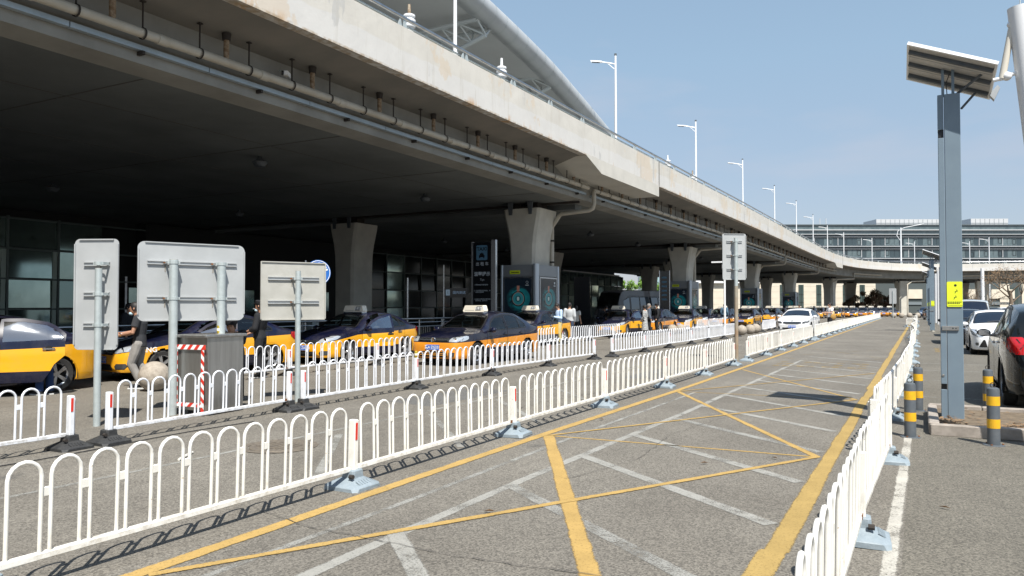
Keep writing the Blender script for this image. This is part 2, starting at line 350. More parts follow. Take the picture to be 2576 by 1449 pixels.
# thick line by the right-hand guardrail: repainted twice, so its edges jog
b = B(); y = 1.0; random.seed(5); px = -.86
while y < 100:
    L = random.uniform(1.0, 2.6); w = .165+random.uniform(-.016, .016); dx = random.uniform(-.012, .012)
    x = -.855-.0004*y+dx; line_strip(b, [(x, y), (x+random.uniform(-.01, .01), y+L)], w, .0055); y += L
st(b, 'thick_yellow_line', M['yellow_line_thick'])
LN = [(-4.05, 2.95), (-4.06, 8.45), (-4.02, 13.95), (-3.96, 19.5), (-3.98, 25.2), (-4.0, 31)]; RN = [(-.98, 2.9), (-.98, 8.6), (-.98, 14.17), (-.98, 19.86), (-.98, 25.5), (-.98, 31.2)]
def yl(p, q, w, z=.007, m='yellow_line'): 
    b = B(); line_strip(b, [p, q], w, z); st(b, 'yellow_box_line', M[m])
yl(LN[0], RN[1], .088); yl(LN[1], (-1.2, 3.2), .15, .004); yl(LN[1], RN[1], .06, .0035); yl(LN[1], RN[2], .07)
yl(LN[2], RN[1], .10, .004); yl(LN[2], RN[2], .045, .0035); yl(LN[2], RN[3], .06)
yl(LN[3], RN[2], .07, .004); yl(LN[3], RN[3], .04, .008, 'yellow_faded')
for i in (3, 4): yl(LN[i], RN[i+1], .06, .007, 'yellow_faded'); yl(LN[i+1], RN[i], .06, .009, 'yellow_faded')
# very worn yellow lettering painted on the lane
b = B(); random.seed(3)
for k in range(4):
    x0 = -3.55+k*.62
    for r_ in range(3):
        for s in range(2):
            if random.random() < .8: b.quad((x0+s*.24, 21.2+r_*.75, .004), (x0+s*.24+random.uniform(.12, .22), 21.2+r_*.75, .004), (x0+s*.24+.2, 21.2+r_*.75+.3, .004), (x0+s*.24, 21.2+r_*.75+.3, .004))
st(b, 'worn_yellow_lettering', M['yellow_faded'])
# cracks
crk = mat('crack', (.075, .068, .06), .95)
def crack(pts, w, name='asphalt_crack'):
    b = B(); P = []
    for i in range(len(pts)-1):
        a, c = Vector(pts[i]), Vector(pts[i+1]); n = max(2, int((c-a).length/.09))
        for j in range(n): P.append(a.lerp(c, j/n)+Vector((random.uniform(-.018, .018), random.uniform(-.018, .018))))
    P.append(Vector(pts[-1]))
    for i in range(len(P)-1): line_strip(b, [P[i], P[i+1]], w*random.uniform(.25, 1.0), .0105)
    o = b.build(name, crk); o['kind'] = 'structure'
crack([(-4.6, 4.3), (-3.93, 4.12), (-3.31, 4.13), (-2.79, 4.09), (-1.73, 4.2), (-.9, 4.1), (-.3, 4.3)], .012)
crack([(-5.6, 5.2), (-4.7, 5.0), (-4.2, 5.4), (-3.9, 5.1), (-3.5, 5.3)], .004); crack([(-3.9, 9.8), (-3, 9.5), (-1.9, 9.9), (-1.0, 9.7)], .004)
crack([(-7.8, 3.5), (-8.0, 6), (-7.7, 8.5), (-7.9, 12)], .01); crack([(1.2, 4.2), (1.6, 6.0), (1.35, 8.4)], .004)
for P_, w_ in (([(-2.9, 6.4), (-2.6, 7.6), (-2.75, 9.2), (-2.5, 11)], .007), ([(.6, 5.0), (1.8, 5.3), (3.0, 5.0)], .008), ([(-5.3, 9), (-5.6, 11), (-5.2, 13.5)], .009), ([(-7.2, 12), (-6.0, 12.4), (-5, 12.1)], .008), ([(.3, 8.8), (1.6, 9.1), (3.4, 8.9)], .009)): crack(P_, w_)
def patch_(pts, m_, z): b = B(); b.add([(x, y, z) for x, y in pts], [tuple(range(len(pts)))]); o = b.build('asphalt_patch', m_); o['kind'] = 'structure'
patch_([(-7.9, 10.2), (-6.9, 10.0), (-6.85, 12.6), (-7.8, 12.7)], M['asphalt_new'], .0012); patch_([(1.1, 6.3), (1.9, 6.2), (2.0, 7.1), (1.2, 7.2)], M['asphalt_new'], .003); patch_([(-5.9, 16), (-5.0, 16.1), (-5.1, 19.5), (-5.9, 19.4)], M['asphalt_new'], .0012)
# white bay lines in the lot and along the right guardrail
b = B(); line_strip(b, [(-.20, -1), (-.19, 6.0), (-.17, 8), (-.15, 11)], .13, .004); st(b, 'white_lot_line', M['white_line'])
for y in (15.2, 18.6, 21.5, 24.1):
    b = B(); line_strip(b, [(-.02, y), (4.5, y)], .1, .004); st(b, 'white_bay_line', M['white_faded'])
b = B(); line_strip(b, [(.5, 30), (.5, 33)], .2, .004); line_strip(b, [(.5, 33), (2.5, 33)], .2, .004); st(b, 'yellow_bay_corner', M['yellow_faded'])
b = B(); line_strip(b, [(-8.3, 22.1), (-5.6, 22.9)], .12, .006); line_strip(b, [(-8.3, 27.1), (-5.6, 27.9)], .12, .003); st(b, 'worn_white_lane_mark', M['white_faded'])
# manhole cover between the rows
mh = thing('manhole_cover', 'worn round manhole cover set in the asphalt behind the nearest guardrail', 'manhole cover', (-6.45, 6.35, 0))
mm = mat('manhole', (.20, .17, .13), .7, .3, var=(.13, .11, .09), vscale=20)
B().lathe([(.001, .010), (.33, .010), (.335, .004)], 32).build('lid', mm, mh)
B().lathe([(.345, .006), (.40, .012), (.43, .006)], 32).build('rim', mm, mh)
for a in range(6): B().box((-.2+a*.08, 0, .012), (.035, .42-abs(a-2.5)*.05, .008)).build('rib', mm, mh)

# planted kerb island in the lot
isl = thing('kerb_island', 'low kerbed island of bare soil and dead leaves around the tall grey lamp column', 'kerb', (0, 0, 0)); 
x0, x1, y0, y1 = .08, 4.2, 10.75, 13.0
B().bx(x0+.1, x1-.1, y0+.1, y1-.1, .004, .085).build('soil_bed', M['soil'], isl)
def kerbs(x, y, dx, dy, n, L):
    for i in range(n):
        cx, cy = x+dx*(i+.5)*L, y+dy*(i+.5)*L
        o = B().bev((cx, cy, .070+random.uniform(-.004, .004)), (L-.012 if dx else .12, L-.012 if dy else .12, .145), .012).build('kerb_stone', M['kerb'], isl)
        o.location.y = random.uniform(-.006, .006)
kerbs(x0, y0+.05, 1, 0, 6, .68); kerbs(x0, y1-.05, 1, 0, 6, .68); kerbs(x0+.05, y0+.1, 0, 1, 3, .68)
b = B(); random.seed(11)
for i in range(520):
    cl = random.random()
    if cl < .45: x, y = random.gauss(.25, .12), random.gauss(11.3, .25)
    elif cl < .8: x, y = random.gauss(1.15, .18), random.gauss(11.2, .16)
    else: x, y = random.uniform(.2, 3.4), random.uniform(10.9, 12.9)
    if not (x0+.12 < x < x1-.1 and y0+.12 < y < y1-.12): continue
    s = random.uniform(.02, .045); a = random.uniform(0, pi*2); z = .09+random.uniform(0, .03)
    b.quad(*[(x+s*cos(a+k)*e, y+s*sin(a+k)*e, z+random.uniform(0, .015)) for k, e in ((0, 1), (1.4, .5), (3.14, 1), (4.6, .5))])
o = b.build('leaf_litter', M['dry_leaf'], isl); o['kind'] = 'stuff'
# stray leaves on the asphalt
for (x, y, m_) in [(1.25, 7.6, 'leaf_green'), (1.4, 7.45, 'dry_leaf'), (.1, 6.9, 'dry_leaf'), (.35, 4.6, 'leaf_green'), (-3.9, 9.9, 'dry_leaf'), (-1.9, 7.7, 'dry_leaf'), (1.5, 9.9, 'leaf_green'), (-2.9, 5.1, 'dry_leaf'), (-1.4, 8.3, 'dry_leaf')]:
    b = B(); a = random.uniform(0, 6)
    for t in range(2): b.add([(0, 0, .006), (.05, .014, .016), (.10, 0, .008), (.05, -.014, .018)], [(0, 1, 2, 3)])
    o = b.build('fallen_leaf', M[m_], loc=(x, y, .012), rot=(0, 0, a)); tag(o, 'small fallen leaf lying on the asphalt', 'leaf', 'fallen leaves')

# ================================================================ VIADUCT
def rustpaint():
    m = bpy.data.materials.new('parapet_paint'); m.use_nodes = True; nt = m.node_tree; p = nt.nodes['Principled BSDF']; p.inputs['Roughness'].default_value = .75
    src = nd(nt, 'TexCoord').outputs['Object']; sx = nd(nt, 'SeparateXYZ'); nt.links.new(src, sx.inputs[0]); z = sx.outputs[2]
    base = mixc(nt, ramp(nt, noise(nt, src, .8, 5, .6), .35, .7), (.53, .51, .465), (.61, .59, .54))
    band = ramp(nt, z, 0, 1); lowpatch = ramp(nt, math_(nt, 'ADD', math_(nt, 'SUBTRACT', 8.25, z), math_(nt, 'MULTIPLY', noise(nt, src, 1.2, 3), .25)), .12, .16)
    c = mixc(nt, math_(nt, 'MULTIPLY', lowpatch, .5), base, (.60, .60, .60))
    pv = ramp(nt, noise(nt, src, .33, 7, .68, (1, 1, .8)), .575, .59)            # flaking repainted patches
    c = mixc(nt, math_(nt, 'MULTIPLY', pv, .6), c, (.56, .47, .36))
    pv2 = ramp(nt, noise(nt, src, 1.1, 5, .6, (1, 1, .3)), .64, .66)
    c = mixc(nt, math_(nt, 'MULTIPLY', pv2, .6), c, (.41, .41, .40))
    drip = ramp(nt, noise(nt, src, 3.2, 4, .7, (1, 1, .08)), .56, .72)
    c = mixc(nt, math_(nt, 'MULTIPLY', drip, .5), c, (.40, .37, .31))
    low = ramp(nt, math_(nt, 'SUBTRACT', 7.85, z), 0, .25); st_ = ramp(nt, noise(nt, src, 1.7, 4, .75, (1, 1, .1)), .52, .62)
    seg = ramp(nt, noise(nt, src, .16, 3, .5, (1, 1, .01)), .45, .55)
    c = mixc(nt, math_(nt, 'MULTIPLY', math_(nt, 'MULTIPLY', low, st_), seg), c, (.48, .27, .10))
    edge = ramp(nt, math_(nt, 'SUBTRACT', 7.69, z), 0, .05)
    c = mixc(nt, math_(nt, 'MULTIPLY', math_(nt, 'MULTIPLY', edge, ramp(nt, noise(nt, src, 5, 4), .4, .6)), .8), c, (.33, .25, .16))
    nt.links.new(c, p.inputs['Base Color'])
    bp = nd(nt, 'Bump'); bp.inputs['Strength'].default_value = .35; bp.inputs['Distance'].default_value = .03; nt.links.new(noise(nt, src, 2.5, 6), bp.inputs['Height']); nt.links.new(bp.outputs[0], p.inputs['Normal'])
    return m
M['parapet'] = rustpaint()
M['parapet_plain'] = mat('parapet_plain', (.58, .56, .51), .8, var=(.50, .485, .44), vscale=1.2, vdet=6)
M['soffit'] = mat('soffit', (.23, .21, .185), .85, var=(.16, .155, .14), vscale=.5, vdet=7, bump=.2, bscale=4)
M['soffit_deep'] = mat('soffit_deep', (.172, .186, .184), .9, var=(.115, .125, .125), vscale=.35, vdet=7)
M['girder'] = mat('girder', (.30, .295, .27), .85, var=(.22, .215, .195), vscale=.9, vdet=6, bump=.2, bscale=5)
M['concrete'] = mat('concrete', (.56, .54, .475), .85, var=(.46, .44, .39), vscale=1.3, vdet=7, bump=.25, bscale=8)
M['pipe'] = mat('pipe', (.50, .475, .41), .5, var=(.40, .36, .29), vscale=1.4)
M['pipe_rust'] = mat('pipe_rust', (.42, .36, .27), .7, var=(.16, .09, .04), vscale=7)
M['dark_iron'] = mat('dark_iron', (.03, .024, .02), .8)
M['tray'] = mat('tray', (.36, .42, .46), .4, .3, var=(.30, .35, .38), vscale=2)

PL0 = [(-11.75, -60), (-11.75, 0), (-11.73, 14), (-11.68, 22), (-11.6, 31), (-11.42, 43), (-11.2, 55), (-11.05, 70), (-10.95, 88), (-10.6, 108), (-9.5, 124), (-7.2, 135), (-3.8, 143), (0, 147.6), (4.5, 150.4), (10, 151.9), (18, 153.4), (30, 155.6), (60, 161), (110, 170)]
def crom(P, step=1.0):
    P = [Vector(p) for p in P]; out_ = []
    for i in range(len(P)-1):
        a, b_, c, d = P[max(i-1, 0)], P[i], P[i+1], P[min(i+2, len(P)-1)]
        n = max(1, int((c-b_).length/step))
        for k in range(n):
            t = k/n; out_.append(.5*((2*b_)+(c-a)*t+(2*a-5*b_+4*c-d)*t*t+(3*b_-a-3*c+d)*t**3))
    out_.append(P[-1]); return out_
PL = crom(PL0, 1.5)
PN = []
for i in range(len(PL)):
    d = (PL[min(i+1, len(PL)-1)]-PL[max(i-1, 0)]).normalized(); PN.append(Vector((-d.y, d.x)))   # points away from the road
def sweep(b, prof, i0=0, i1=None, close=True, cap=True):
    i1 = len(PL)-1 if i1 is None else i1; n = len(prof); k = len(b.v)
    for i in range(i0, i1+1):
        for (o, z) in prof: p = PL[i]+PN[i]*o; b.v.append((p.x, p.y, z))
    for i in range(i1-i0):
        for j in range(n if close else n-1):
            jj = (j+1) % n; b.f.append((k+i*n+j, k+i*n+jj, k+(i+1)*n+jj, k+(i+1)*n+j)); b.m.append(b.mi)
    if cap and close:
        b.f.append(tuple(k+j for j in range(n-1, -1, -1))); b.f.append(tuple(k+(i1-i0)*n+j for j in range(n))); b.m += [b.mi]*2
    return b
def idx(Y): return min(range(len(PL)), key=lambda i: abs(PL[i].y-Y)+(0 if PL[i].x < 0 else 9))
via = thing('viaduct', 'long curving concrete viaduct with cream painted parapet above the taxi lanes', 'viaduct')
o = sweep(B(), [(0, 7.62), (.28, 7.62), (.28, 8.72), (.22, 8.85), (0, 8.85)]).build('parapet', M['parapet'], via, smooth=30)
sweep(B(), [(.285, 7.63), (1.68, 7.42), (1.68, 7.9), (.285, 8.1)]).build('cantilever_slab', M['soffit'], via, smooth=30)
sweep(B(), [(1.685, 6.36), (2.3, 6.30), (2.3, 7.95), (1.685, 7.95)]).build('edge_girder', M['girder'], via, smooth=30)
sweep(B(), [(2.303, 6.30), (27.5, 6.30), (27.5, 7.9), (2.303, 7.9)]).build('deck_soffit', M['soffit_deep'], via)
# thickened haunch beside each expansion joint, and the joint itself
for (ya, yb) in [(28.3, 36.3), (113, 119)]:
    i0, i1 = idx(ya), idx(yb)
    for s0, s1, dz in ((i0, i0+1, 0), (i0+1, i1, .52)):
        n = len(PL); b = B(); k = 0
        A = PL[s0]-PN[s0]*.006; C = PL[s1]-PN[s1]*.006; qa, qc = PN[s0]*1.69, PN[s1]*1.69
        za = 7.60-(.0 if s0 == i0 else .5); zc = 7.60-.5
        vs = [(A.x, A.y, za), (C.x, C.y, zc), (C.x, C.y, 7.66), (A.x, A.y, 7.66)]
        A2, C2 = A+qa, C+qc; vs += [(A2.x, A2.y, za), (C2.x, C2.y, zc), (C2.x, C2.y, 7.66), (A2.x, A2.y, 7.66)]
        b.add(vs, [(0, 1, 2, 3), (7, 6, 5, 4), (0, 4, 5, 1), (3, 2, 6, 7), (1, 5, 6, 2), (0, 3, 7, 4)]); b.build('joint_haunch', M['parapet_plain'], via)
    i = i1; A = PL[i]-PN[i]*.012; b = B(); d = Vector((PN[i].y, -PN[i].x))
    b.add([(A.x, A.y, 7.66), (A.x+d.x*.06, A.y+d.y*.06, 7.66), (A.x+d.x*.06, A.y+d.y*.06, 8.86), (A.x, A.y, 8.86)]+[(A.x+PN[i].x*.02, A.y+PN[i].y*.02, 7.66), (A.x+d.x*.06+PN[i].x*.02, A.y+d.y*.06+PN[i].y*.02, 7.66), (A.x+d.x*.06+PN[i].x*.02, A.y+d.y*.06+PN[i].y*.02, 8.86), (A.x+PN[i].x*.02, A.y+PN[i].y*.02, 8.86)], [(0, 1, 2, 3), (7, 6, 5, 4), (0, 4, 5, 1), (3, 2, 6, 7), (1, 5, 6, 2), (0, 3, 7, 4)])
    b.build('expansion_joint', M['dark_iron'], via)
for Y in (31.1, 56.4, 82, 107.5):
    i = idx(Y); p = PL[i]; b = B(); b.bx(p.x-27, p.x-1.75, p.y-.05, p.y+.05, 6.20, 6.299); b.build('joint_strip', M['dark_iron'], via)
    b = B(); b.bx(p.x-27, p.x-2.4, p.y+1.0, p.y+1.8, 6.08, 6.298); b.build('cross_beam', M['soffit_deep'], via)
cl0 = B(); cl0.lathe([(.001, -.34), (.16, -.32), (.24, -.18), (.10, -.10), (.05, 0)], 14); clm = cl0.mesh('bay_lamp', M['dark_grey'], 40)
for Y in range(8, 110, 9):
    for o_ in (6.5, 17.5): link(clm, 'bay_lamp', via, (-11.7-o_, Y, 6.30))
stm = mat('soffit_seam', (.10, .098, .09), .95)
for o_ in (5.0, 9.4, 13.8, 18.2, 22.6): sweep(B(), [(o_, 6.292), (o_+.035, 6.292), (o_+.035, 6.299), (o_, 6.299)]).build('formwork_seam', stm, via)
for Y in range(-2, 112, 6): B().bx(-38, -14.1, Y, Y+.03, 6.289, 6.2985).build('formwork_seam', stm, via)
# handrail on the parapet
rl = thing('parapet_handrail', 'steel tube handrail on plates running along the top of the viaduct parapet', 'handrail')
b = B(); i1 = len(PL)-1
b.tube([(p.x+n.x*.14, p.y+n.y*.14, 9.17) for p, n in zip(PL, PN)], .048, 8).build('rail_tube', M['steel'], rl, smooth=60)
b = B(); b.tube([(p.x+n.x*.24, p.y+n.y*.24, 9.04) for p, n in zip(PL, PN)], .028, 6).build('lower_tube', M['galv'], rl, smooth=60)
acc = 0; last = None; pm = B(); pm.ext([(-.16, 8.84), (.05, 8.84), (.03, 9.15), (-.03, 9.15)], -.012, .012, 'xz'); pm.ext([(.1, 8.84), (.3, 8.84), (.2, 9.1), (.15, 9.1)], -.012, .012, 'xz'); pme = pm.mesh('rail_bracket', M['galv'])
for i in range(len(PL)):
    if last is None or (PL[i]-last).length > 2.4:
        last = PL[i]
        if last.y < 8 or last.x > 30: continue
        ang = math.atan2(PN[i].y, PN[i].x); o = link(pme, 'rail_bracket', rl, (PL[i].x+PN[i].x*.14, PL[i].y+PN[i].y*.14, 0), (0, 0, ang+pi/2))
# ---- piers
def pier(x, y, rz, label, group, top=6.3, wx=1.25, wy=1.75):
    t = thing('viaduct_pier', label, 'pier', (x, y, 0), rz, group)
    b = B(); n = len(b.v); prof = [(0, 0), (3.4, 0), (4.3, .03), (4.9, .10), (5.4, .21), (5.75, .28), (6.0, .30)]
    rings = []
    for z, f in prof:
        a, c = wx/2+f, wy/2+f*.25; q = .12
        rings.append([(a, -c+q, z), (a, c-q, z), (a-q, c, z), (-a+q, c, z), (-a, c-q, z), (-a, -c+q, z), (-a+q, -c, z), (a-q, -c, z)])
    vs = sum(rings, []); fs = [tuple(range(7, -1, -1)), tuple(range(len(vs)-8, len(vs)))]
    for k in range(len(rings)-1):
        for i in range(8): j = (i+1) % 8; fs.append((k*8+i, k*8+j, k*8+8+j, k*8+8+i))
    b.add(vs, fs).build('shaft', M['concrete'], t, smooth=25)
    B().bx(-wx/2-.05, wx/2+.05, -wy/2, wy/2, 6.0, 6.07).build('bearing_plate', M['dark_iron'], t)
    for sx in (-1, 1):
        B().bx(sx*.42-.2, sx*.42+.2, -.5, .5, 6.07, 6.298).build('bearing', M['dark_iron'], t)
        for sy in (-1, 1): B().ext([(-.13, 6.29), (.13, 6.29), (.07, 5.72), (-.07, 5.72)], -.04, .04, 'xz').build('restraint_block', M['dark_grey'], t, loc=(sx*.5, sy*(wy/2+.14), 0))
    return t
p0 = pier(-15.83, 31.05, 0, 'front viaduct pier with the nearest lightbox advert around its foot', None)
rowA = [(-15.83, 56.4), (-15.7, 82.0), (-15.5, 107.5), (-12.9, 131.5)]
lab = ['second pier along the front row with a drainpipe and a lightbox advert', 'third pier along the front row behind the tall grey sign pole', 'fourth pier along the front row above the white sedan', 'far front pier where the viaduct starts to curve']
for (x, y), l in zip(rowA, lab): dup(p0, (x, y, 0), 0 if y < 120 else -.3, l)
for x, y, r_ in [(-2.9, 149.6, -.9), (9.5, 156.2, -1.4), (28, 159.7, -1.4), (50, 163.6, -1.4)]: dup(p0, (x, y, 0), r_, 'distant pier under the curved end of the viaduct', 'distant piers under the curve')
dup(p0, (-27.0, 31.9, 0), 0, 'shaded pier of the inner row rising behind the taxi with its door open')
for i, Y in enumerate((56.4, 82, 107.5, 133)): dup(p0, (-27.0+i*.2, Y, 0), 0, ['dark inner row pier behind the minibus and black totem', 'dark inner row pier right of the second advert lightbox', 'dark inner row pier right of the third advert lightbox', 'dark inner row pier farthest back, left of the dark trees'][i])
for i, Y in enumerate((82, 107.5, 133)): dup(p0, (-21.6, Y-8, 0), 0, 'dark slim pier between the two rows under the viaduct', 'dark middle piers')
for x, y in [(7, 168), (22, 172), (-12, 160), (-22, 150)]: dup(p0, (x, y, 0), -1.2, 'dark pier at the back of the curved viaduct end', 'dark back piers of the curve')

# ---- drainpipes: one run per span
def pipe_run(y0, y1, label, with_down, near):
    t = thing('drain_pipe', label, 'drainpipe', (0, 0, 0), 0)
    def X(Y, o): i = idx(Y); return PL[i].x-o
    def pos(Y, o):
        for i in range(len(PL)-1):
            if PL[i].y <= Y < PL[i+1].y: f = (Y-PL[i].y)/(PL[i+1].y-PL[i].y); return PL[i].lerp(PL[i+1], f).x-o
        return -11.7-o
    n = max(6, int((y1-y0)/3)); pts = [(pos(y0+(y1-y0)*k/n, 1.33), y0+(y1-y0)*k/n, 6.82+.03*k/n) for k in range(n+1)]
    if with_down:
        x = pts[0][0]; px_ = -15.83+.625+.10
        start = [(px_, y0+.15, 3.47), (px_, y0+.15, 5.15), (px_+.02, y0+.12, 5.3), (px_+.42, y0+.05, 5.78), (px_+.55, y0+.02, 5.86), (x-.25, y0-.02, 5.93), (x-.07, y0-.03, 6.0), (x, y0-.03, 6.2), (x, y0-.03, 6.66), (x+.01, y0, 6.78), (x, y0+.12, 6.82)]
        pts = start+pts[1:]
    B().tube(pts, .095, 12).build('main_pipe', M['pipe'], t, smooth=50)
    if near:
        cme = B().cyl((0, -.12, 0), (0, .12, 0), .108, n=12).mesh('pipe_collar', M['pipe'], 50)
        for Y in [y0+1.5+k*2.6 for k in range(int((y1-y0)/2.6))]: link(cme, 'pipe_collar', t, (pos(Y, 1.33), Y, 6.83))
    if with_down and near:
        for z in (3.6, 4.6): B().cyl((pts[0][0], pts[0][1], z), (pts[0][0], pts[0][1], z+.08), .112, n=12).build('pipe_clamp', M['dark_iron'], t)
    sm = B(); sm.cyl((0, 0, -.62), (0, 0, -.02), .06, n=10); sm.mi = 1; sm.cyl((0, 0, -.15), (0, 0, .0), .085, .10, n=10); sme = sm.mesh('drain_stub', [M['pipe_rust'], M['dark_iron']], 50)
    rm = B(); rm.cyl((0, 0, -.5), (0, 0, .02), .018, n=6); rm.box((0, 0, 0), (.09, .09, .02)); rm.lathe([(.118, -.02), (.118, .02), (.1, .02)], 14, (0, 0, -.62), 'y'); rme = rm.mesh('pipe_hanger', M['dark_iron'])
    Y = 8.65 if y0 < 8 else y0+.9
    while Y < y1-.2: link(sme, 'drain_stub', t, (pos(Y, 1.33), Y, 7.46)); Y += 2.6
    Y = 7.97 if y0 < 8 else y0+.5; k = 0
    while Y < y1-.2: link(rme, 'pipe_hanger', t, (pos(Y, 1.33), Y, 7.45)); Y += 1.3
    return t, pos
_, POS = pipe_run(-10, 31.0, 'nearest run of rusty drainpipe hung on rods under the viaduct edge', False, True)
pipe_run(31.7, 56.2, 'second run of drainpipe bending down onto the first front pier', True, True)
pipe_run(57.0, 81.8, 'third run of drainpipe bending down onto the second front pier', True, False)
pipe_run(82.6, 107.2, 'fourth run of drainpipe bending down onto the third front pier', True, False)
pipe_run(108.0, 122, 'last visible run of drainpipe before the curve', True, False)
# downpipes on the curved end
for (x, y) in [(-12.3, 129.5), (-2.0, 147.5), (10.2, 154.4)]:
    i0 = min(range(len(PL)), key=lambda i: (PL[i]-Vector((x, y))).length)+2
    run_ = [(PL[i].x+PN[i].x*1.45, PL[i].y+PN[i].y*1.45, 6.85) for i in range(i0, i0+7)]
    b = B(); b.tube([(x, y, .1), (x, y, 5.3), (x+(run_[0][0]-x)*.25, y+(run_[0][1]-y)*.25, 5.85), (run_[0][0], run_[0][1], 5.95), (run_[0][0], run_[0][1], 6.7)]+run_, .12, 8)
    o = b.build('downpipe', M['pipe'], smooth=50); tag(o, 'pale downpipe bracketed to a pier on the curved viaduct end', 'drainpipe', 'downpipes on the curve')
# ---- cable tray with brackets on the girder face
for (ya, yb, l) in [(-10, 31.3, 'pale blue cable tray fixed to the girder under the nearest drainpipe'), (32.0, 56, 'cable tray on the girder of the second span'), (57.5, 106, 'cable tray on the girder of the farther spans')]:
    t = thing('cable_tray', l, 'cable tray'); seg = ya
    while seg < yb-.5:
        e = min(seg+3.0, yb); xa, xb = POS(seg, 1.60), POS(e-.02, 1.60)
        b = B(); b.add([(xa-.06, seg, 6.58), (xa+.06, seg, 6.58), (xa+.06, seg, 6.68), (xa-.06, seg, 6.68), (xb-.06, e-.02, 6.58), (xb+.06, e-.02, 6.58), (xb+.06, e-.02, 6.68), (xb-.06, e-.02, 6.68)], [(0, 1, 2, 3), (7, 6, 5, 4), (0, 4, 5, 1), (1, 5, 6, 2), (2, 6, 7, 3), (3, 7, 4, 0)])
        b.build('tray_section', M['tray'], t); 
        B().bx(xa-.10, xa+.09, seg+1.4, seg+1.46, 6.50, 6.575).build('tray_bracket', M['dark_iron'], t); seg = e
# small fittings
cc = thing('security_camera', 'small white security camera under the viaduct edge above the drainpipe', 'camera', (-13.05, 13.0, 7.05))
B().box((0, 0, 0), (.10, .26, .10)).build('housing', M['white'], cc, rot=(0, 0, .5)); B().cyl((-.02, -.16, 0), (.02, -.12, 0), .05).build('lens', M['black'], cc); B().cyl((0, .05, 0), (-.3, .05, .15), .02).build('bracket', M['galv'], cc)

# ================================================================ ADVERT LIGHTBOXES round the pier feet
def advert():
    m = bpy.data.materials.new('advert_print'); m.use_nodes = True; nt = m.node_tree; p = nt.nodes['Principled BSDF']; p.inputs['Roughness'].default_value = .15
    tcn = nd(nt, 'TexCoord'); src = tcn.outputs['UV']; sx = nd(nt, 'SeparateXYZ'); nt.links.new(src, sx.inputs[0]); u, v = sx.outputs[0], sx.outputs[1]
    du = math_(nt, 'SUBTRACT', u, .52); dv = math_(nt, 'MULTIPLY', math_(nt, 'SUBTRACT', v, .60), 1.67)
    r = math_(nt, 'SQRT', math_(nt, 'ADD', math_(nt, 'MULTIPLY', du, du), math_(nt, 'MULTIPLY', dv, dv)))
    def ringm(r0, w, s=.01): return ramp(nt, math_(nt, 'ABSOLUTE', math_(nt, 'SUBTRACT', r, r0)), w, w+s, (1, 1, 1), (0, 0, 0))
    disc = ramp(nt, r, .22, .23, (1, 1, 1), (0, 0, 0)); glow = ramp(nt, r, .22, .44, (1, 1, 1), (0, 0, 0))
    swirl = noise(nt, src, 5, 5, .6, (1, 2.4, 1))
    c = mixc(nt, math_(nt, 'MULTIPLY', glow, ramp(nt, swirl, .35, .65)), (.006, .010, .016), (.01, .17, .19))
    big = ramp(nt, math_(nt, 'SQRT', math_(nt, 'ADD', math_(nt, 'MULTIPLY', math_(nt, 'SUBTRACT', du, .10), math_(nt, 'SUBTRACT', du, .10)), math_(nt, 'MULTIPLY', dv, dv))), .33, .34, (1, 1, 1), (0, 0, 0))
    c = mixc(nt, math_(nt, 'MULTIPLY', big, .45), c, (.01, .15, .17))
    c = mixc(nt, disc, c, (.02, .13, .15)); c = mixc(nt, ringm(.225, .022), c, (.01, .012, .014)); c = mixc(nt, ringm(.205, .003), c, (.18, .16, .15))
    c = mixc(nt, ringm(.085, .006), c, (.01, .015, .018))
    bar = math_(nt, 'MULTIPLY', ramp(nt, math_(nt, 'ABSOLUTE', math_(nt, 'SUBTRACT', math_(nt, 'ABSOLUTE', du), .02)), .012, .016, (1, 1, 1), (0, 0, 0)), ramp(nt, math_(nt, 'ABSOLUTE', dv), .055, .06, (1, 1, 1), (0, 0, 0)))
    c = mixc(nt, bar, c, (.35, .38, .36))
    strap = math_(nt, 'MULTIPLY', ramp(nt, math_(nt, 'ABSOLUTE', du), .045, .05, (1, 1, 1), (0, 0, 0)), ramp(nt, math_(nt, 'ABSOLUTE', math_(nt, 'SUBTRACT', dv, .33)), .09, .10, (1, 1, 1), (0, 0, 0)))
    c = mixc(nt, strap, c, (.20, .09, .07))
    nt.links.new(c, p.inputs['Base Color']); p.inputs['Emission Strength'].default_value = .22; nt.links.new(c, p.inputs['Emission Color']); return m
M['advert'] = advert()
def uvquad(name, pts, m, parent):
    me = bpy.data.meshes.new(name); me.from_pydata(pts, [], [(0, 1, 2, 3)]); me.materials.append(m); uv = me.uv_layers.new(name='UVMap')
    for i, c in enumerate([(0, 0), (1, 0), (1, 1), (0, 1)]): uv.data[i].uv = c
    return link(me, name, parent)
boxg = mat('box_grey', (.27, .285, .30), .45, .2); boxs = mat('box_silver', (.50, .55, .60), .3, .4)
ad0 = thing('advert_lightbox', 'nearest grey advert lightbox with teal round-bottle posters around the first pier', 'advertising box', (-15.83, 31.05, 0))
hx, hy, H = .86, 1.15, 3.45
for z0, z1, nm in ((0, .5, 'plinth'), (2.95, H, 'header')):
    b = B(); b.bx(-hx, hx, -hy, -.89, z0, z1); b.bx(-hx, hx, .89, hy, z0, z1); b.bx(.64, hx-.001, -.888, .888, z0, z1); b.bx(-hx+.001, -.64, -.888, .888, z0, z1); b.build(nm, boxg, ad0)
b = B(); b.bx(-hx+.06, hx-.06, -hy+.06, -.90, .5, 2.95); b.bx(.66, hx-.06, -.90, .90, .5, 2.95); b.bx(-hx+.06, -.66, -.9, .9, .5, 2.95); b.bx(-hx+.06, hx-.06, .90, hy-.06, .5, 2.95); b.build('carcass', boxg, ad0)
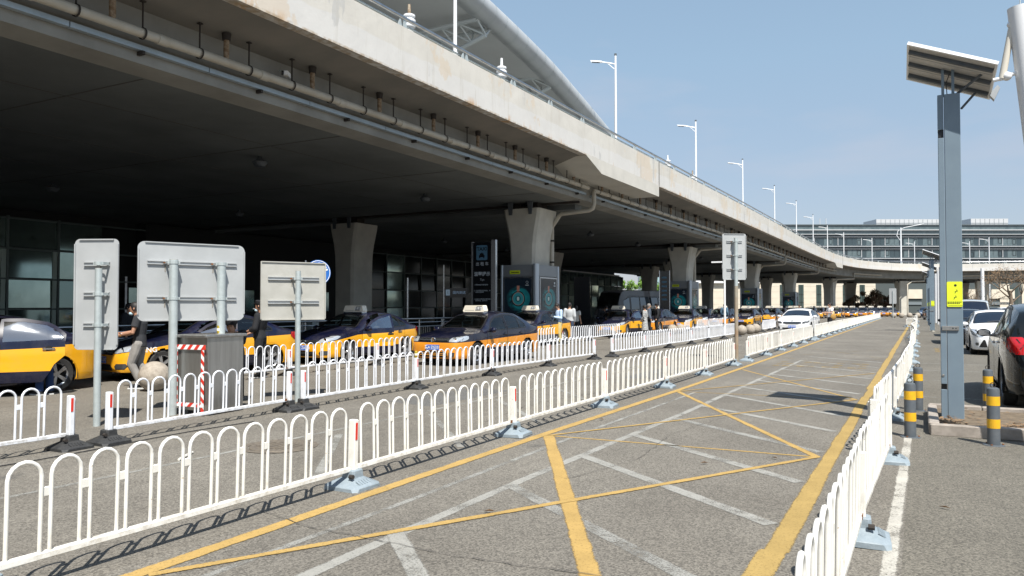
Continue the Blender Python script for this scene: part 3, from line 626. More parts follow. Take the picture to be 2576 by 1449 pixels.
B().cyl((hx, -hy, 0), (hx, -hy, H+.03), .14, n=20).build('corner_post', boxs, ad0, smooth=50)
B().cyl((-hx, -hy, 0), (-hx, -hy, H), .06, n=12).build('corner_post', boxs, ad0, smooth=50)
B().cyl((hx, hy, 0), (hx, hy, H), .06, n=12).build('corner_post', boxs, ad0, smooth=50)
def frame(b, x0, x1, z0, z1, y, w, d):
    b.bx(x0, x1, y-d, y, z1-w, z1); b.bx(x0, x1, y-d, y, z0, z0+w); b.bx(x0, x0+w, y-d, y, z0+w, z1-w); b.bx(x1-w, x1, y-d, y, z0+w, z1-w)
b = B(); frame(b, -.80, .68, .5, 2.9, -hy+.02, .05, .05); b.build('poster_frame', M['alu'], ad0)
b = B(); frame(b, -.80, 1.0, .5, 2.9, 0, .05, .05); o = b.build('poster_frame', M['alu'], ad0, loc=(hx-.02, 0, 0), rot=(0, 0, pi/2))
uvquad('poster', [(-.75, -hy-.004, .55), (.63, -hy-.004, .55), (.63, -hy-.004, 2.85), (-.75, -hy-.004, 2.85)], M['advert'], ad0)
uvquad('poster', [(hx+.004, -.75, .55), (hx+.004, .95, .55), (hx+.004, .95, 2.85), (hx+.004, -.75, 2.85)], M['advert'], ad0)
o = B().box((-.2, -hy-.006, 3.12), (.52, .01, .17)).build('yellow_plate', M['lemon'], ad0)
wm = mat('print_white', (.7, .75, .75), .5)
for dx in (-.12, .08):
    for k in range(3): B().box((-.2+dx+k*.06-.03, -hy-.013, 3.11), (.045, .004, .05)).build('print_mark', M['black'], o)
b = B(); b.lathe([(.05, 0), (.065, .004), (.05, .008)], 14, (.42, -hy-.02, 2.66), 'y'); b.box((.42, -hy-.012, 2.53), (.17, .004, .035)); b.build('poster_logo', wm, ad0)
b = B(); b.box((hx+.012, .75, 2.66), (.004, .10, .09)); b.box((hx+.012, .75, 2.53), (.004, .2, .035)); b.build('poster_logo', wm, ad0)
for i, ((x, y), l) in enumerate(zip([(-15.83, 56.4), (-15.7, 82.0), (-15.5, 107.5)], ['second advert lightbox with teal posters beyond the queue of taxis', 'third advert lightbox with teal posters just left of the white sedan', 'farthest advert lightbox, a small dark poster above the white sedan'])): dup(ad0, (x, y, 0), 0, l)

# ================================================================ TERMINAL (glass front under the viaduct, canopy above)
M['mullion'] = mat('mullion', (.10, .125, .12), .4, .4); M['tglass'] = mat('terminal_glass', (.16, .23, .22), .05, .75, spec=1.0)
M['tglass2'] = mat('terminal_glass_pale', (.36, .46, .42), .07, .8, spec=1.0, var=(.20, .28, .26), vscale=.4)  # paler copy: bright outdoor reflections are put into the colour
M['interior'] = mat('interior_dark', (.02, .022, .022), .8)  # near-black colour stands in for the unlit depth inside
M['alu_pale0'] = mat('alu_green', (.45, .55, .50), .5)
tm = thing('terminal_building', 'dark glazed terminal front recessed under the viaduct behind the taxis', 'building', (-38, 0, 0))
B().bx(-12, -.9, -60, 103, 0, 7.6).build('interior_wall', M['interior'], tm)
pm = []
for nm, m_ in (('a', M['tglass']), ('b', M['tglass2']), ('c', mat('terminal_glass_dark', (.02, .025, .025), .1, .3))):  # near-black copy darkens by colour the panes without bright reflections
    b = B(); b.bx(-.02, .02, .05, 2.35, .05, 1.40); pm.append(b.mesh('glass_pane', m_))
random.seed(9)
for k in range(37):
    Y = 15.2+k*2.4
    if 24.5 < Y < 44: continue
    for r_ in range(4):
        pk = 1 if (Y > 80 and random.random() < .8) or (Y < 25 and r_ > 1) or random.random() < .3 else 0
        if 54 < Y < 81: pk = 2
        if 44 < Y <= 54: pk = 1 if 46.5 < Y < 50 and random.random() < .8 else 2
        o = link(pm[pk], 'glass_pane', tm, (random.uniform(-.03, .03), Y, .02+r_*1.45), (0, random.uniform(-.03, .03), random.uniform(-.02, .02)))
    b = B(); b.bx(.02, .12, Y-.05, Y+.05, 0, 5.9); b.build('mullion', M['mullion'], tm)
    if Y < 25: B().ext([(Y+2.1, 0), (Y+2.3, 0), (Y+2.34, 4.3), (Y+2.14, 4.3)], .03, .09, 'yz').build('pale_strut', M['alu_pale0'], tm)
    B().ext([(Y+.2, 5.8), (Y+.55, 5.8), (Y+.3, 3.4)], -.30, -.25, 'yz').build('glass_fin', M['cream'] if Y > 80 else M['mullion'], tm)
b = B()
for r_ in range(1, 5): b.bx(.03, .10, 15, 27.2, r_*1.45-.04, r_*1.45+.04); b.bx(.03, .10, 43, 103, r_*1.45-.04, r_*1.45+.04)
b.build('transom', M['mullion'], tm)
B().bx(.05, .25, 83, 102, 5.84, 5.98).build('bright_eave', M['white'], tm)
B().bx(-1.0, .0, 27.3, 43, 0, 6.2).build('entrance_shade_block', M['interior'], tm)  # flush solid block; the entrance shade is put into its colour
for i, Y in enumerate((26, 29.2, 32.5, 36, 39.5)): 
    B().bx(.02, .10, Y, Y+.12, 0, 3.2).build('door_post', M['steel'], tm)
    link(pm[1], 'door_glass', tm, (.05, Y+.2, 1.2+(i % 2)*.25))

canm = mat('canopy_soffit', (.66, .67, .66), .6, var=(.60, .61, .60), vscale=.3); tubem = mat('canopy_tube', (.52, .54, .545), .4, .25, var=(.45, .47, .48), vscale=.6)
cn = thing('terminal_canopy', 'sweeping grey steel terminal canopy with a fat rolled edge tube above the viaduct', 'roof')
cp = crom([(-3, 23.3), (15, 22.2), (30, 21.0), (37.5, 20.5), (41, 20.15), (45.3, 19.6), (49.5, 18.95), (54, 18.05), (59.5, 16.9), (65, 15.6), (72, 13.8), (80, 11.5)], 1.2)
B().tube([(-24, p.x, p.y) for p in cp], [.74 if p.x < 50 else .74-.010*(p.x-50) for p in cp], 20).build('edge_tube', tubem, cn, smooth=50)
b = B()
for i, p in enumerate(cp):
    if i % 1 == 0 and 28 < p.x < 70: 
        d = (cp[min(i+1, len(cp)-1)]-cp[i-1]).normalized(); q = Vector((-24, p.x, p.y)); dd = Vector((0, d.x, d.y))*.02
        b.tube([q-dd, q+dd], .752 if p.x < 50 else .752-.010*(p.x-50), 20, cap=False)
b.build('tube_seams', M['galv'], cn)
b = B(); n = len(cp)
prof = [(-24.3, -.4), (-30, .15), (-38, .9), (-50, 2.0), (-66, 3.0)]
for p in cp: b.v += [(x, p.x, p.y+dz) for x, dz in prof]+[(x, p.x, p.y+dz+.5) for x, dz in reversed(prof)]
k = 10
for i in range(n-1):
    for j in range(k): jj = (j+1) % k; b.f.append((i*k+j, (i+1)*k+j, (i+1)*k+jj, i*k+jj)); b.m.append(0)
b.f.append(tuple(range(k))); b.f.append(tuple((n-1)*k+j for j in range(k-1, -1, -1))); b.m += [0, 0]
b.build('roof_shell', canm, cn, smooth=30)
def truss(Y, p0, p1, q0, q1):
    t = B(); a0, a1 = [Vector((x, Y, z)) for x, z in (atY(*p0, Y), atY(*p1, Y))]; d0, d1 = [Vector((x, Y, z)) for x, z in (atY(*q0, Y), atY(*q1, Y))]; w = Vector((0, .9, 0)); a1 = a0+(a1-a0)*1.8; d1 = d0+(d1-d0)*1.8
    A = [a0.lerp(a1, i/4)-w for i in range(5)]; C = [a0.lerp(a1, i/4)+w for i in range(5)]; D_ = [d0.lerp(d1, i/4) for i in range(5)]
    for P in (A, C, D_): t.tube(P, .15, 8)
    for i in range(4):
        for P in (A, C): t.cyl(P[i], D_[i], .07, n=6); t.cyl(D_[i], P[i+1], .07, n=6)
        t.cyl(A[i], C[i], .07, n=6)
    t.build('roof_truss', M['alu_pale'], cn, smooth=50)
M['alu_pale'] = mat('alu_pale', (.62, .66, .66), .4, .2)
truss(41, (1218, 60), (1120, 84), (1222, 88), (1145, 130)); truss(50.8, (1380, 196), (1310, 214), (1385, 219), (1335, 245))
# ================================================================ LAMPS on the viaduct
def street_lamp():
    t = thing('street_lamp', 'x', 'street lamp', (0, 0, 0))
    B().tube([(0, 0, 7.9), (0, 0, 14.5), (0, 0, 21.4)], [.13, .11, .08], 10).build('pole', M['pole_white'], t, smooth=50)
    B().cyl((0, 0, 14.4), (0, 0, 14.7), .15, n=10).build('pole_collar', M['pole_white'], t)
    B().cyl((0, 0, 21.4), (0, 0, 21.55), .1, n=10).build('finial', M['dark_grey'], t)
    B().tube([(0, 0, 20.70), (-.5, -.19, 20.83), (-1.05, -.40, 20.93)], .05, 8).build('arm', M['pole_white'], t)
    B().tube([(0, 0, 20.25), (-.22, -.08, 20.45), (-.6, -.22, 20.82)], .03, 8).build('arm_brace', M['pole_white'], t)
    l = B().ext([(-1.98, 21.08), (-1.08, 21.0), (-1.04, 20.88), (-1.92, 20.96)], -.13, .13, 'xz').build('lamp_head', M['pole_white'], t, rot=(0, 0, .37)); 
    B().ext([(-1.85, 20.945), (-1.25, 20.89), (-1.25, 20.87), (-1.85, 20.925)], -.10, .10, 'xz').build('lens', M['dark_grey'], l)
    return t
LAMPX = -21; lampY = [32.63, 56, 80.2, 104.4, 129.7]
sl0 = street_lamp(); sl0.location = (LAMPX, lampY[0], 0); sl0['label'] = 'white street lamp pole rising in front of the grey canopy'
labs = ['white street lamp just right of the end of the canopy', 'second white street lamp in the open sky from the canopy', 'third white street lamp in the open sky from the canopy', 'white street lamp pole carrying a square sign board']
for y, l in zip(lampY[1:], labs): o5 = dup(sl0, (LAMPX, y, 0), 0, l)
bd = B().bx(LAMPX-.7, LAMPX+.7, 129.4, 129.5, 10.7, 13.6).build('sign_board', M['white']); tag(bd, 'white square sign board fixed low on a viaduct lamp pole', 'sign')
# from here the lamps follow the curve (placed where the curving deck carries them)
for (px, py, cd) in [(2005, 505, 150), (2047, 540, 163), (2083, 566, 176), (2124, 584, 180), (2195, 598, 176), (2302, 607, 176), (2441, 606, 176), (2490, 596, 160)]:
    x, y, _ = CW((px-1288)/1900*cd, cd); zt = EYE+(769.9-py)/1900*cd
    dup(sl0, (x, y, zt-21.4), 0, 'distant white street lamp along the curved end of the viaduct', 'distant lamps along the viaduct curve')
x, y, _ = CW((2268-1288)/1900*150, 150)
tl = thing('camera_mast', 'tall white mast with curved double arm in front of the office block', 'mast', (x, y, 0))
B().tube([(0, 0, 7), (0, 0, 17.2)], [.18, .12], 10).build('pole', M['pole_white'], tl); B().tube([(0, 0, 14.5), (-.7, -.2, 15.6), (-.5, 0, 16.6), (.6, .2, 17.2), (4, 1.5, 17.9)], .06, 6).build('arm', M['pole_white'], tl)
B().ball((1.8, 0, 9.7), .3, 8).build('camera_dome', M['white'], tl); B().cyl((0, 0, 9.9), (1.8, 0, 9.95), .05, n=6).build('camera_arm', M['white'], tl)
# white finials (tops of the rope stays) standing on the deck edge
def finial(x, y, z, label, s=1):
    t = thing('stay_post', label, 'post', (x, y, 0))
    B().lathe([(.20, 7.9), (.17, z-.85), (.16, z-.55), (.24, z-.52), (.25, z-.44), (.19, z-.40), (.19, z-.36), (.25, z-.32), (.25, z-.25), (.18, z-.2), (.18, z-.15), (.23, z-.12), (.22, z-.05), (.09, z)], 14).build('post', M['pole_white'], t, smooth=40)
    B().cyl((0, 0, z-.05), (0, 0, z+.36), .07, .055).build('spike', M['pipe_rust'] if s else M['pole_white'], t)
    for a in (-1, 1): B().cyl((0, 0, z-.9), (0, a*1.0, 7.9), .05).build('stay', M['pole_white'], t)
finial(-17, 23.2, 12.72, 'white post with rusty spike at the top left behind the handrail', 1)
finial(-17, 30.4, 12.75, 'white post with short spike left of the middle of the handrail', 0)
finial(-17, 56.6, 12.85, 'small white stay post behind the handrail before the lamp in the sky', 0); finial(-17, 63.8, 12.8, 'small rusty stay post at the foot of the second lamp', 1)
# ================================================================ GUARDRAILS
# one section = 3 m panel of arches + the post and the weighted foot at its far end.  near ones in full parts, far ones joined
NA = 12
def arch_pts(w, h, z0, n=8):
    r = w/2; pts = [(0, -r, z0), (0, -r, z0+(h-r)*.5), (0, -r, z0+h-r)]
    for i in range(1, n): a = pi-pi*i/n; pts.append((0, r*cos(a), z0+h-r+r*sin(a)))
    return pts+[(0, r, z0+h-r), (0, r, z0+(h-r)*.5), (0, r, z0)]
def rail_protos(L, paint, basem, tagn):
    P = {}
    pitch = (L-.16)/NA
    P['arch'] = B().tube(arch_pts(pitch*.76, .53, .185), .0125, 8, cap=False).mesh('arch', paint, 60)
    P['plate'] = B().bev((0, 0, .53), (.014, pitch*.24, .055), .004).mesh('link_plate', paint)
    b = B(); b.bev((0, 0, .168), (.045, L-.10, .042), .006); P['rail'] = b.mesh('bottom_rail', paint)
    b = B(); b.bev((0, 0, .375), (.075, .055, .45), .006); b.bev((-.035, .045, .36), (.055, .03, .42), .004); P['post'] = b.mesh('post', paint)
    b = B(); b.box((.039, -.006, .50), (.006, .026, .15)); P['refl'] = b.mesh('reflector', M['red'])
    b = B()
    def ring(a, c, z): return [(a, -a+c, z), (a, a-c, z), (a-c, a, z), (-a+c, a, z), (-a, a-c, z), (-a, -a+c, z), (-a+c, -a, z), (a-c, -a, z)]
    rings = [ring(.19, .03, 0), ring(.19, .05, .035), ring(.185, .07, .042), ring(.085, .04, .095), ring(.075, .02, .10), ring(.07, .02, .158), ring(.062, .02, .164)]
    vs = sum(rings, []); fs = [tuple(range(len(vs)-8, len(vs)))]
    for k in range(len(rings)-1):
        for i in range(8): j = (i+1) % 8; fs.append((k*8+i, k*8+j, k*8+8+j, k*8+8+i))
    b.add(vs, fs)
    for i in range(5): b.box((.135, -.09+i*.035, .0725), (.05, .012, .006), ry=.53)
    P['foot'] = b.mesh('weighted_foot', basem, 25)
    b = B(); b.cyl((.05, -.10, .12), (.09, -.10, .12), .02, n=8); P['bolt'] = b.mesh('bolt', M['dark_iron'])
    b = B(); b.box((.0235, L/2-.09, .18), (.004, .05, .035)); P['rustp'] = b.mesh('rust_patch', M['rust'])
    # joined panel for far sections
    b = B(); b.bev((0, 0, .168), (.045, L-.10, .042), .006)
    for k in range(NA):
        y = -L/2+.08+pitch*(k+.5); n0 = len(b.v); b.tube([(p[0], p[1]+y, p[2]) for p in arch_pts(pitch*.76, .53, .185, 5)], .0125, 5, cap=False)
        if k < NA-1: b.box((0, y+pitch/2, .53), (.014, pitch*.24, .055))
    P['panel'] = b.mesh('arch_panel', paint, 60); P['pitch'] = pitch; P['L'] = L
    return P
PROT = {}
def section(kind, a, b_, label, group, near, post=True, refl=True, start_post=False):
    """a,b_: ends on the ground (xy).  the post stands at b_ """
    a, b_ = Vector(a), Vector(b_); L = (b_-a).length; key = (kind, round(L*5))
    if key not in PROT: PROT[key] = rail_protos(round(L*5)/5, *((M['rail_white'], M['base_grey'], 'g') if kind == 'grey' else (M['rail_cool'], M['base_black'], 'b')))
    P = PROT[key]; c = (a+b_)/2; ang = math.atan2(b_.y-a.y, b_.x-a.x)-pi/2
    t = thing('guardrail_section', label, 'guardrail', (c.x, c.y, 0), ang, group)
    if near:
        for k in range(NA):
            y = -P['L']/2+.08+P['pitch']*(k+.5); link(P['arch'], 'arch', t, (0, y, 0), (0, 0, random.uniform(-.05, .05)))
            if k < NA-1: link(P['plate'], 'link_plate', t, (0, y+P['pitch']/2, 0))
        link(P['rail'], 'bottom_rail', t)
        if random.random() < .6: link(P['rustp'], 'rust_patch', t)
    else: link(P['panel'], 'arch_panel', t)
    t.rotation_euler = (random.uniform(-.006, .006), random.uniform(-.022, .022), ang+random.uniform(-.006, .006))
    ends = ([P['L']/2] if post else [])+([-P['L']/2] if start_post else [])
    for e in ends:
        po = link(P['post'], 'post', t, (0, e, 0))
        if refl and (near or random.random() < .3): link(P['refl'], 'reflector', po)
        f = link(P['foot'], 'weighted_foot', t, (0, e, 0), (0, 0, random.uniform(-.12, .12)))
        if near: link(P['bolt'], 'bolt', f)
    return t
ORD = ['nearest', 'second', 'third', 'fourth', 'fifth', 'sixth', 'seventh', 'eighth', 'ninth', 'tenth', 'eleventh', 'twelfth']
def run(kind, pts, phrase, group, near_n, first_start=False, lab_n=8, refl=True, far_phrase=None):
    for i in range(len(pts)-1):
        lb = f'{ORD[i]} section of {phrase}' if i < min(lab_n, 12) else (far_phrase or f'far section of {phrase}')
        section(kind, pts[i], pts[i+1], lb, group if i < lab_n else group+' far on', i < near_n, refl=refl, start_post=(i == 0 and first_start))
# left of the lane, grey feet
random.seed(21)
xs = lambda y: -4.45-.0016*max(0, y-20)
pts = [(xs(0), y) for y in (-.75, 2.25, 5.25, 8.28, 11.37, 14.5, 17.6, 20.75)]
run('grey', pts, 'the white guardrail with grey feet left of the lane', 'guardrail with grey feet left of the lane', 8, lab_n=8)
pts = [(xs(y), y) for y in [22.6, 25.6, 28.6, 31.6, 34.6, 37.6]]
run('grey', pts, 'the grey-footed guardrail just past the tall sign pole', 'grey-footed guardrail past the tall sign pole', 2, True, 5)
pts = [(xs(y), y) for y in [38.9+3*k for k in range(24)]]
run('grey', pts, 'the grey-footed guardrail beyond the white sedan', 'grey-footed guardrail beyond the white sedan', 0, True, 3, far_phrase='small distant white guardrail section receding along the left of the lane')
# second row, black feet
random.seed(22)
run('black', [(-8.45, -.9), (-8.45, 2.1), (-8.42, 5.15)], 'the black-footed guardrail at the left picture edge', 'black-footed guardrail at the left edge', 2, False, 2)
section('black', (-8.36, 5.55), (-8.5, 8.55), 'white guardrail section in front of the steel bin and the wide sign', None, True, start_post=True)
pts = [(-8.46, 8.85), (-8.62, 12.0), (-8.72, 15.1), (-8.76, 18.2), (-8.66, 21.2)]
run('black', pts, 'the black-footed guardrail in front of the taxis', 'black-footed guardrail in front of the taxis', 4, True, 4)
pts = [(-8.56, 22.5), (-8.5, 25.4), (-8.5, 28.4), (-8.5, 31.5), (-8.5, 34.5), (-8.5, 37.6), (-8.5, 40.6)]
run('black', pts, 'the black-footed guardrail ending at the three stone balls', 'black-footed guardrail ending at the stone balls', 3, True, 6)
pts = [(-8.6, 48.4), (-8.7, 51.4), (-8.8, 54.3)]
run('black', pts, 'the short black-footed guardrail left of the white sedan', 'short guardrail left of the white sedan', 0, True, 2)
pts = [(-9.2-.02*k, 60+3*k) for k in range(7)]
run('black', pts, 'the black-footed guardrail behind the man with the straw bag', 'guardrail behind the man with the straw bag', 0, True, 0, far_phrase='distant white guardrail section behind the man with the straw bag')
# third row close to the taxis
random.seed(23)
pts = [(-12.8, 9.95), (-12.88, 12.95), (-13.0, 16.3), (-13.1, 19.5)]
run('black', pts, 'the inner guardrail between the waiting taxis', 'inner guardrail between the taxis', 3, True, 3)
pts = [(-13.3, 26.0), (-13.35, 29.1), (-13.4, 32.2), (-13.45, 35.3), (-13.5, 38.4), (-13.5, 41.4)]
run('black', pts, 'the inner guardrail in front of the queue of taxis', 'inner guardrail in front of the taxi queue', 1, True, 5)
pts = [(-12.9, 46.4+3*k) for k in range(12)]
run('black', pts, 'the inner guardrail behind the stone balls', 'inner guardrail behind the stone balls', 0, True, 0, far_phrase='white guardrail section in the farther part of the inner row')
# right-hand row beside the lot
random.seed(24)
rx = [(-.40, -.3), (-.40, 2.7), (-.39, 5.7), (-.31, 8.75)]
run('grey', rx, 'the right-hand guardrail beside the car lot', 'right-hand guardrail beside the lot', 3, False, 3, refl=False)
rx = [(-.46, 9.0), (-.36, 12.0), (-.30, 15.0), (-.27, 18.0), (-.25, 21.0), (-.25, 24.0), (-.26, 27.0), (-.28, 30.0)]
run('grey', rx, 'the right-hand guardrail behind the bollards', 'right-hand guardrail behind the bollards', 4, True, 5, refl=False, far_phrase='right-hand guardrail section seen end on beyond the bollards')
rx = [(-.3-.006*k+.1*sin(k*1.1), 30.4+3*k) for k in range(22)]
run('grey', rx, 'the right-hand guardrail far down the lane', 'right-hand guardrail far down the lane', 0, True, 0, refl=False, far_phrase='small distant guardrail section at the right of the lane')
section('grey', (-1.0, 66), (-.4, 63.2), 'guardrail section turned askew at the far right of the lane', None, False, start_post=True)
# low connecting chain of cable between rows on the ground
for x, l in ((-7.2, 'thin black cable lying on the ground behind the nearest guardrail'),):
    b = B(); b.tube([(-8.1+.06*sin(y*1.7), y, .012) for y in [1+.5*k for k in range(14)]], .006, 5); tag(b.build('ground_cable', M['black']), l, 'cable')

# ================================================================ TRAFFIC SIGNS seen from behind
def rounded(x0, x1, z0, z1, r, n=5):
    P = []
    for cx, cz, a0 in ((x1-r, z1-r, 0), (x0+r, z1-r, pi/2), (x0+r, z0+r, pi), (x1-r, z0+r, 3*pi/2)):
        for i in range(n+1): a = a0+pi/2*i/n; P.append((cx+r*cos(a), cz+r*sin(a)))
    return P
def sign(label, basepx, ang, L_, R_, T, B_, mt, rails, toppx, r=.07, pr=.045, p2=None, roll=0, m0=(.12, .12)):
    """basepx: pole foot in the photo; ang: direction of the plate along the ground; L_/T/R_/B_: plate edges measured in the photo"""
    bx, by = G(*basepx); d = Vector((cos(ang), sin(ang))); n = Vector((-d.y, d.x)); off = pr+.10; P0 = Vector((bx, by))+n*off
    def pl_(px, py):
        q = ray(px, py); k = P0.dot(n)/(q.x*n.x+q.y*n.y); w_ = Vector((q.x*k, q.y*k)); return (w_-P0).dot(d), EYE+q.z*k
    t = thing('traffic_sign', label, 'sign', (bx, by, 0), ang)
    cy = (T+B_)/2; x0 = pl_(L_, cy)[0]; x1 = pl_(R_, cy)[0]; z1 = pl_((L_+R_)/2, T)[1]; z0 = pl_((L_+R_)/2, B_)[1]; yp = off
    hd_ = bpy.data.objects.new('sign_plate', B().ext(rounded(x0, x1, z0, z1, r), yp, yp+.004).mesh('sign_plate', mt)); COL.objects.link(hd_); hd_.parent = t
    w = .018; lips = B(); lips.bx(x0+r, x1-r, yp-.02, yp-.0005, z1-w, z1-.001); lips.bx(x0+r, x1-r, yp-.02, yp-.0005, z0+.001, z0+w)
    lips.bx(x0+.001, x0+w, yp-.02, yp-.0005, z0+r, z1-r); lips.bx(x1-w, x1-.001, yp-.02, yp-.0005, z0+r, z1-r); lips.build('folded_rim', mt, hd_)
    poles = [0.0]
    if p2: q = G(*p2); poles.append((Vector(q)-Vector((bx, by))).dot(d))
    for i, px in enumerate(poles):
        top = pl_(*toppx[i])[1]
        B().cyl((px, 0, 0), (px, 0, top), pr, n=16).build('pole', M['galv'], t, smooth=50)
        B().cyl((px, 0, top), (px, 0, top+.006), pr*.96, n=16).build('pole_cap', M['sign_back_old'], t)
    for yy_ in rails:
        z = pl_((L_+R_)/2, yy_)[1]
        rr = B(); rr.bx(x0+m0[0], x1-m0[1], yp-.03, yp-.0008, z-.028, z-.016); rr.bx(x0+m0[0], x1-m0[1], yp-.03, yp-.0008, z+.016, z+.028); rr.bx(x0+m0[0], x1-m0[1], yp-.012, yp-.0009, z-.0155, z+.0155); ro = rr.build('mounting_rail', M['sign_back'], t)
        for px in poles:
            c = B(); c.lathe([(pr+.001, -.022), (pr+.008, -.022), (pr+.008, .022), (pr+.001, .022)], 16, (px, 0, z)); c.build('clamp', M['galv'], t)
            for sd in (-1, 1): B().bx(px+sd*(pr+.014)-.012, px+sd*(pr+.014)+.012, -.01, yp-.031, z-.018, z+.018).build('clamp_ear', M['galv'], t)
            s_ = B(); s_.box((px-pr-.03, yp-.036, z), (.05, .01, .022)); s_.build('rust_stain', M['rust'], t)
            s_ = B(); s_.box((px-pr-.018, yp-.0035, z-.08), (.014, .002, .11)); s_.build('stain_run', M['stain'], t)
    if roll:
        pass
    return t
M['stain'] = mat('stain', (.22, .20, .17), .7)
S1 = sign('narrow upright grey sign back on a single pole, leftmost of the signs', (243, 1072), YAW-R(4), 187, 298, 601, 880, M['sign_back'], (664, 740, 817), [(245, 677)], m0=(.14, .12))
sign('wide grey sign back held by two poles, in the middle of the near signs', (433, 1044), YAW+R(38), 345, 615, 612, 807, M['sign_back'], (663, 751), [(433, 655), (557, 667)], r=.10, pr=.062, p2=(557, 1035), m0=(.13, .13))
S3 = sign('square off-white sign back with brown stains on one pole, right of the wide sign', (748, 1010), YAW+R(32), 655, 819, 659, 805, M['sign_back_old'], (701, 760), [(748, 683)], r=.02, m0=(.12, .12))
t4 = sign('tall grey sign back on a rusty-footed pole standing alone before the queue of taxis', (1853, 905), YAW+R(5), 1817, 1877, 588, 704, M['sign_back'], (608, 643, 678), [(1850, 600)], r=.06, pr=.055, m0=(.13, .13))
B().cyl((0, 0, 0), (0, 0, 2.2), .057, n=14).build('rusty_lower_pole', mat('pole_rusty', (.30, .295, .245), .7, var=(.26, .17, .10), vscale=3, stretch=(1, 1, .6)), t4, smooth=50)
# blue round signs beyond, seen at their edge behind the plates
def disc(par, lx, z, off):
    o = B().lathe([(.001, -.01), (.22, -.01), (.22, .01), (.001, .01)], 32, (lx, off, z), 'y').build('round_blue_face', M['blue_sign'], par)
    B().lathe([(.20, -.014), (.205, -.016), (.21, -.014)], 32, (lx, off, z), 'y').build('white_ring', M['white'], o)
    for k in range(5): an = .35+k*.28; B().box((lx+.15*cos(an), off-.013, z+.15*sin(an)), (.03, .004, .05), ry=-an+pi/2).build('white_mark', M['white'], o)
    for k in range(5): an = 2.2+k*.28; B().box((lx+.15*cos(an), off-.013, z+.15*sin(an)), (.03, .004, .05), ry=-an+pi/2).build('white_mark', M['white'], o)
disc(S1, -.22, 2.30, .19); disc(S3, .40, 2.18, .19)
# small distant sign on a pole by the far lane end
x, y = G(2246, 800); t = thing('small_sign', 'small white sign back on a thin pole at the far end of the lane', 'sign', CW((2246-1288)/1900*98, 98))
B().cyl((0, 0, 0), (0, 0, 3.6), .05).build('pole', M['galv'], t); B().ext(rounded(-.42, .42, 1.9, 3.9, .08), .06, .08).build('sign_plate', M['sign_back'], t)
# white T-topped mast near the second row
x, y = -8.5, 37.75; t = thing('t_mast', 'thin white mast with a flat T-shaped head rising from the second guardrail row', 'mast', (x, y, 0))
B().cyl((0, 0, .15), (0, 0, 3.75), .05, n=10).build('pole', M['pole_white'], t); B().box((-.05, 0, 3.78), (1.15, .16, .07)).build('head_bar', M['pole_white'], t); B().box((0.02, -.06, 3.55), (.2, .2, .2)).build('head_box', M['white'], t)

# ================================================================ STEEL BIN with hazard tape, cans
cx_, cy_ = G(526, 1047); bn = thing('steel_bin', 'big stainless steel bin edged with red and white tape behind the wide sign poles', 'bin', (cx_-.30*cos(YAW-R(23))-.34*sin(YAW-R(23)), cy_-.30*sin(YAW-R(23))+.34*cos(YAW-R(23)), 0), YAW-R(23))
w, d, h = .60, .68, 1.14
b = B(); b.ext([(-d/2, .07), (d/2, .07), (d/2, h), (-d/2-.05, h)], -w/2, w/2, 'yz'); b.build('bin_body', M['brushed'], bn)
B().bev((0, -.02, h+.02), (w+.06, d+.16, .045), .01).build('bin_top', M['brushed'], bn)
for sx in (-1, 1):
    for sy in (-1, 1): B().bx(sx*(w/2-.09)-.04, sx*(w/2-.09)+.04, sy*(d/2-.09)-.04, sy*(d/2-.09)+.04, 0, .068).build('foot', M['dark_grey'], bn)
B().ext([(-w/2+.10, .16), (w/2-.1, .16), (w/2-.1, .94), (-w/2+.10, .94)], -d/2-.048, -d/2-.042, 'xz').build('bin_door', M['brushed'], bn)
def tape(p, q, wd, n, nm='hazard_tape'):
    p, q = Vector(p), Vector(q); dr = (q-p).normalized(); up = Vector((0, -1, 0)).cross(dr)*wd/2; L = (q-p).length; b = B(); s = L/n
    for i in range(n):
        b.mi = i % 2; a0 = p+dr*s*i; a1 = p+dr*s*(i+1); sh = dr*s*.45
        b.quad(a0-up-sh*(i > 0), a1-up-sh*(i < n-1), a1+up+sh*(i < n-1)*1, a0+up+sh*(i > 0)*1)
    b.build(nm, [M['red'], M['white']], bn)
yy = -d/2-.075
tape((-w/2+.03, yy, .13), (-w/2+.03, yy, 1.02), .06, 14); tape((w/2-.06, yy, .06), (w/2-.06, yy, 1.02), .06, 14); tape((-w/2, yy-.003, 1.0), (w/2+.0, yy-.003, 1.0), .07, 9); tape((-w/2-.02, yy-.003, .16), (w/2-.03, yy-.003, .16), .06, 8)
def can(x, y, z, label):
    t = thing('drink_can', label, 'can', (x, y, z))
    b = B(); b.lathe([(.001, 0), (.027, 0), (.033, .012), (.033, .105), (.027, .122), (.025, .119), (.001, .118)], 20); b.build('can_body', M['tin_gold'], t, smooth=40)
    b = B(); b.lathe([(.0335, .04), (.0335, .08)], 20); b.build('can_band', M['cream'], t)
bx_ = bn.matrix_basis @ Vector((-.12, -.12, h+.043)); can(cx_-.30, cy_+.42, h+.0435, 'gold drink can standing on top of the steel bin')
can(-8.62, 12.02, .605, 'gold drink can on a guardrail post in front of the blue and orange taxi')
q1, q2 = G(450, 1160), G(484, 1141); o = B().tube([(q1[0], q1[1], .016), (q2[0], q2[1], .016)], .014, 6).build('white_stick', M['rail_white']); tag(o, 'thin white stick lying on the ground under the guardrail by the bin', 'stick')

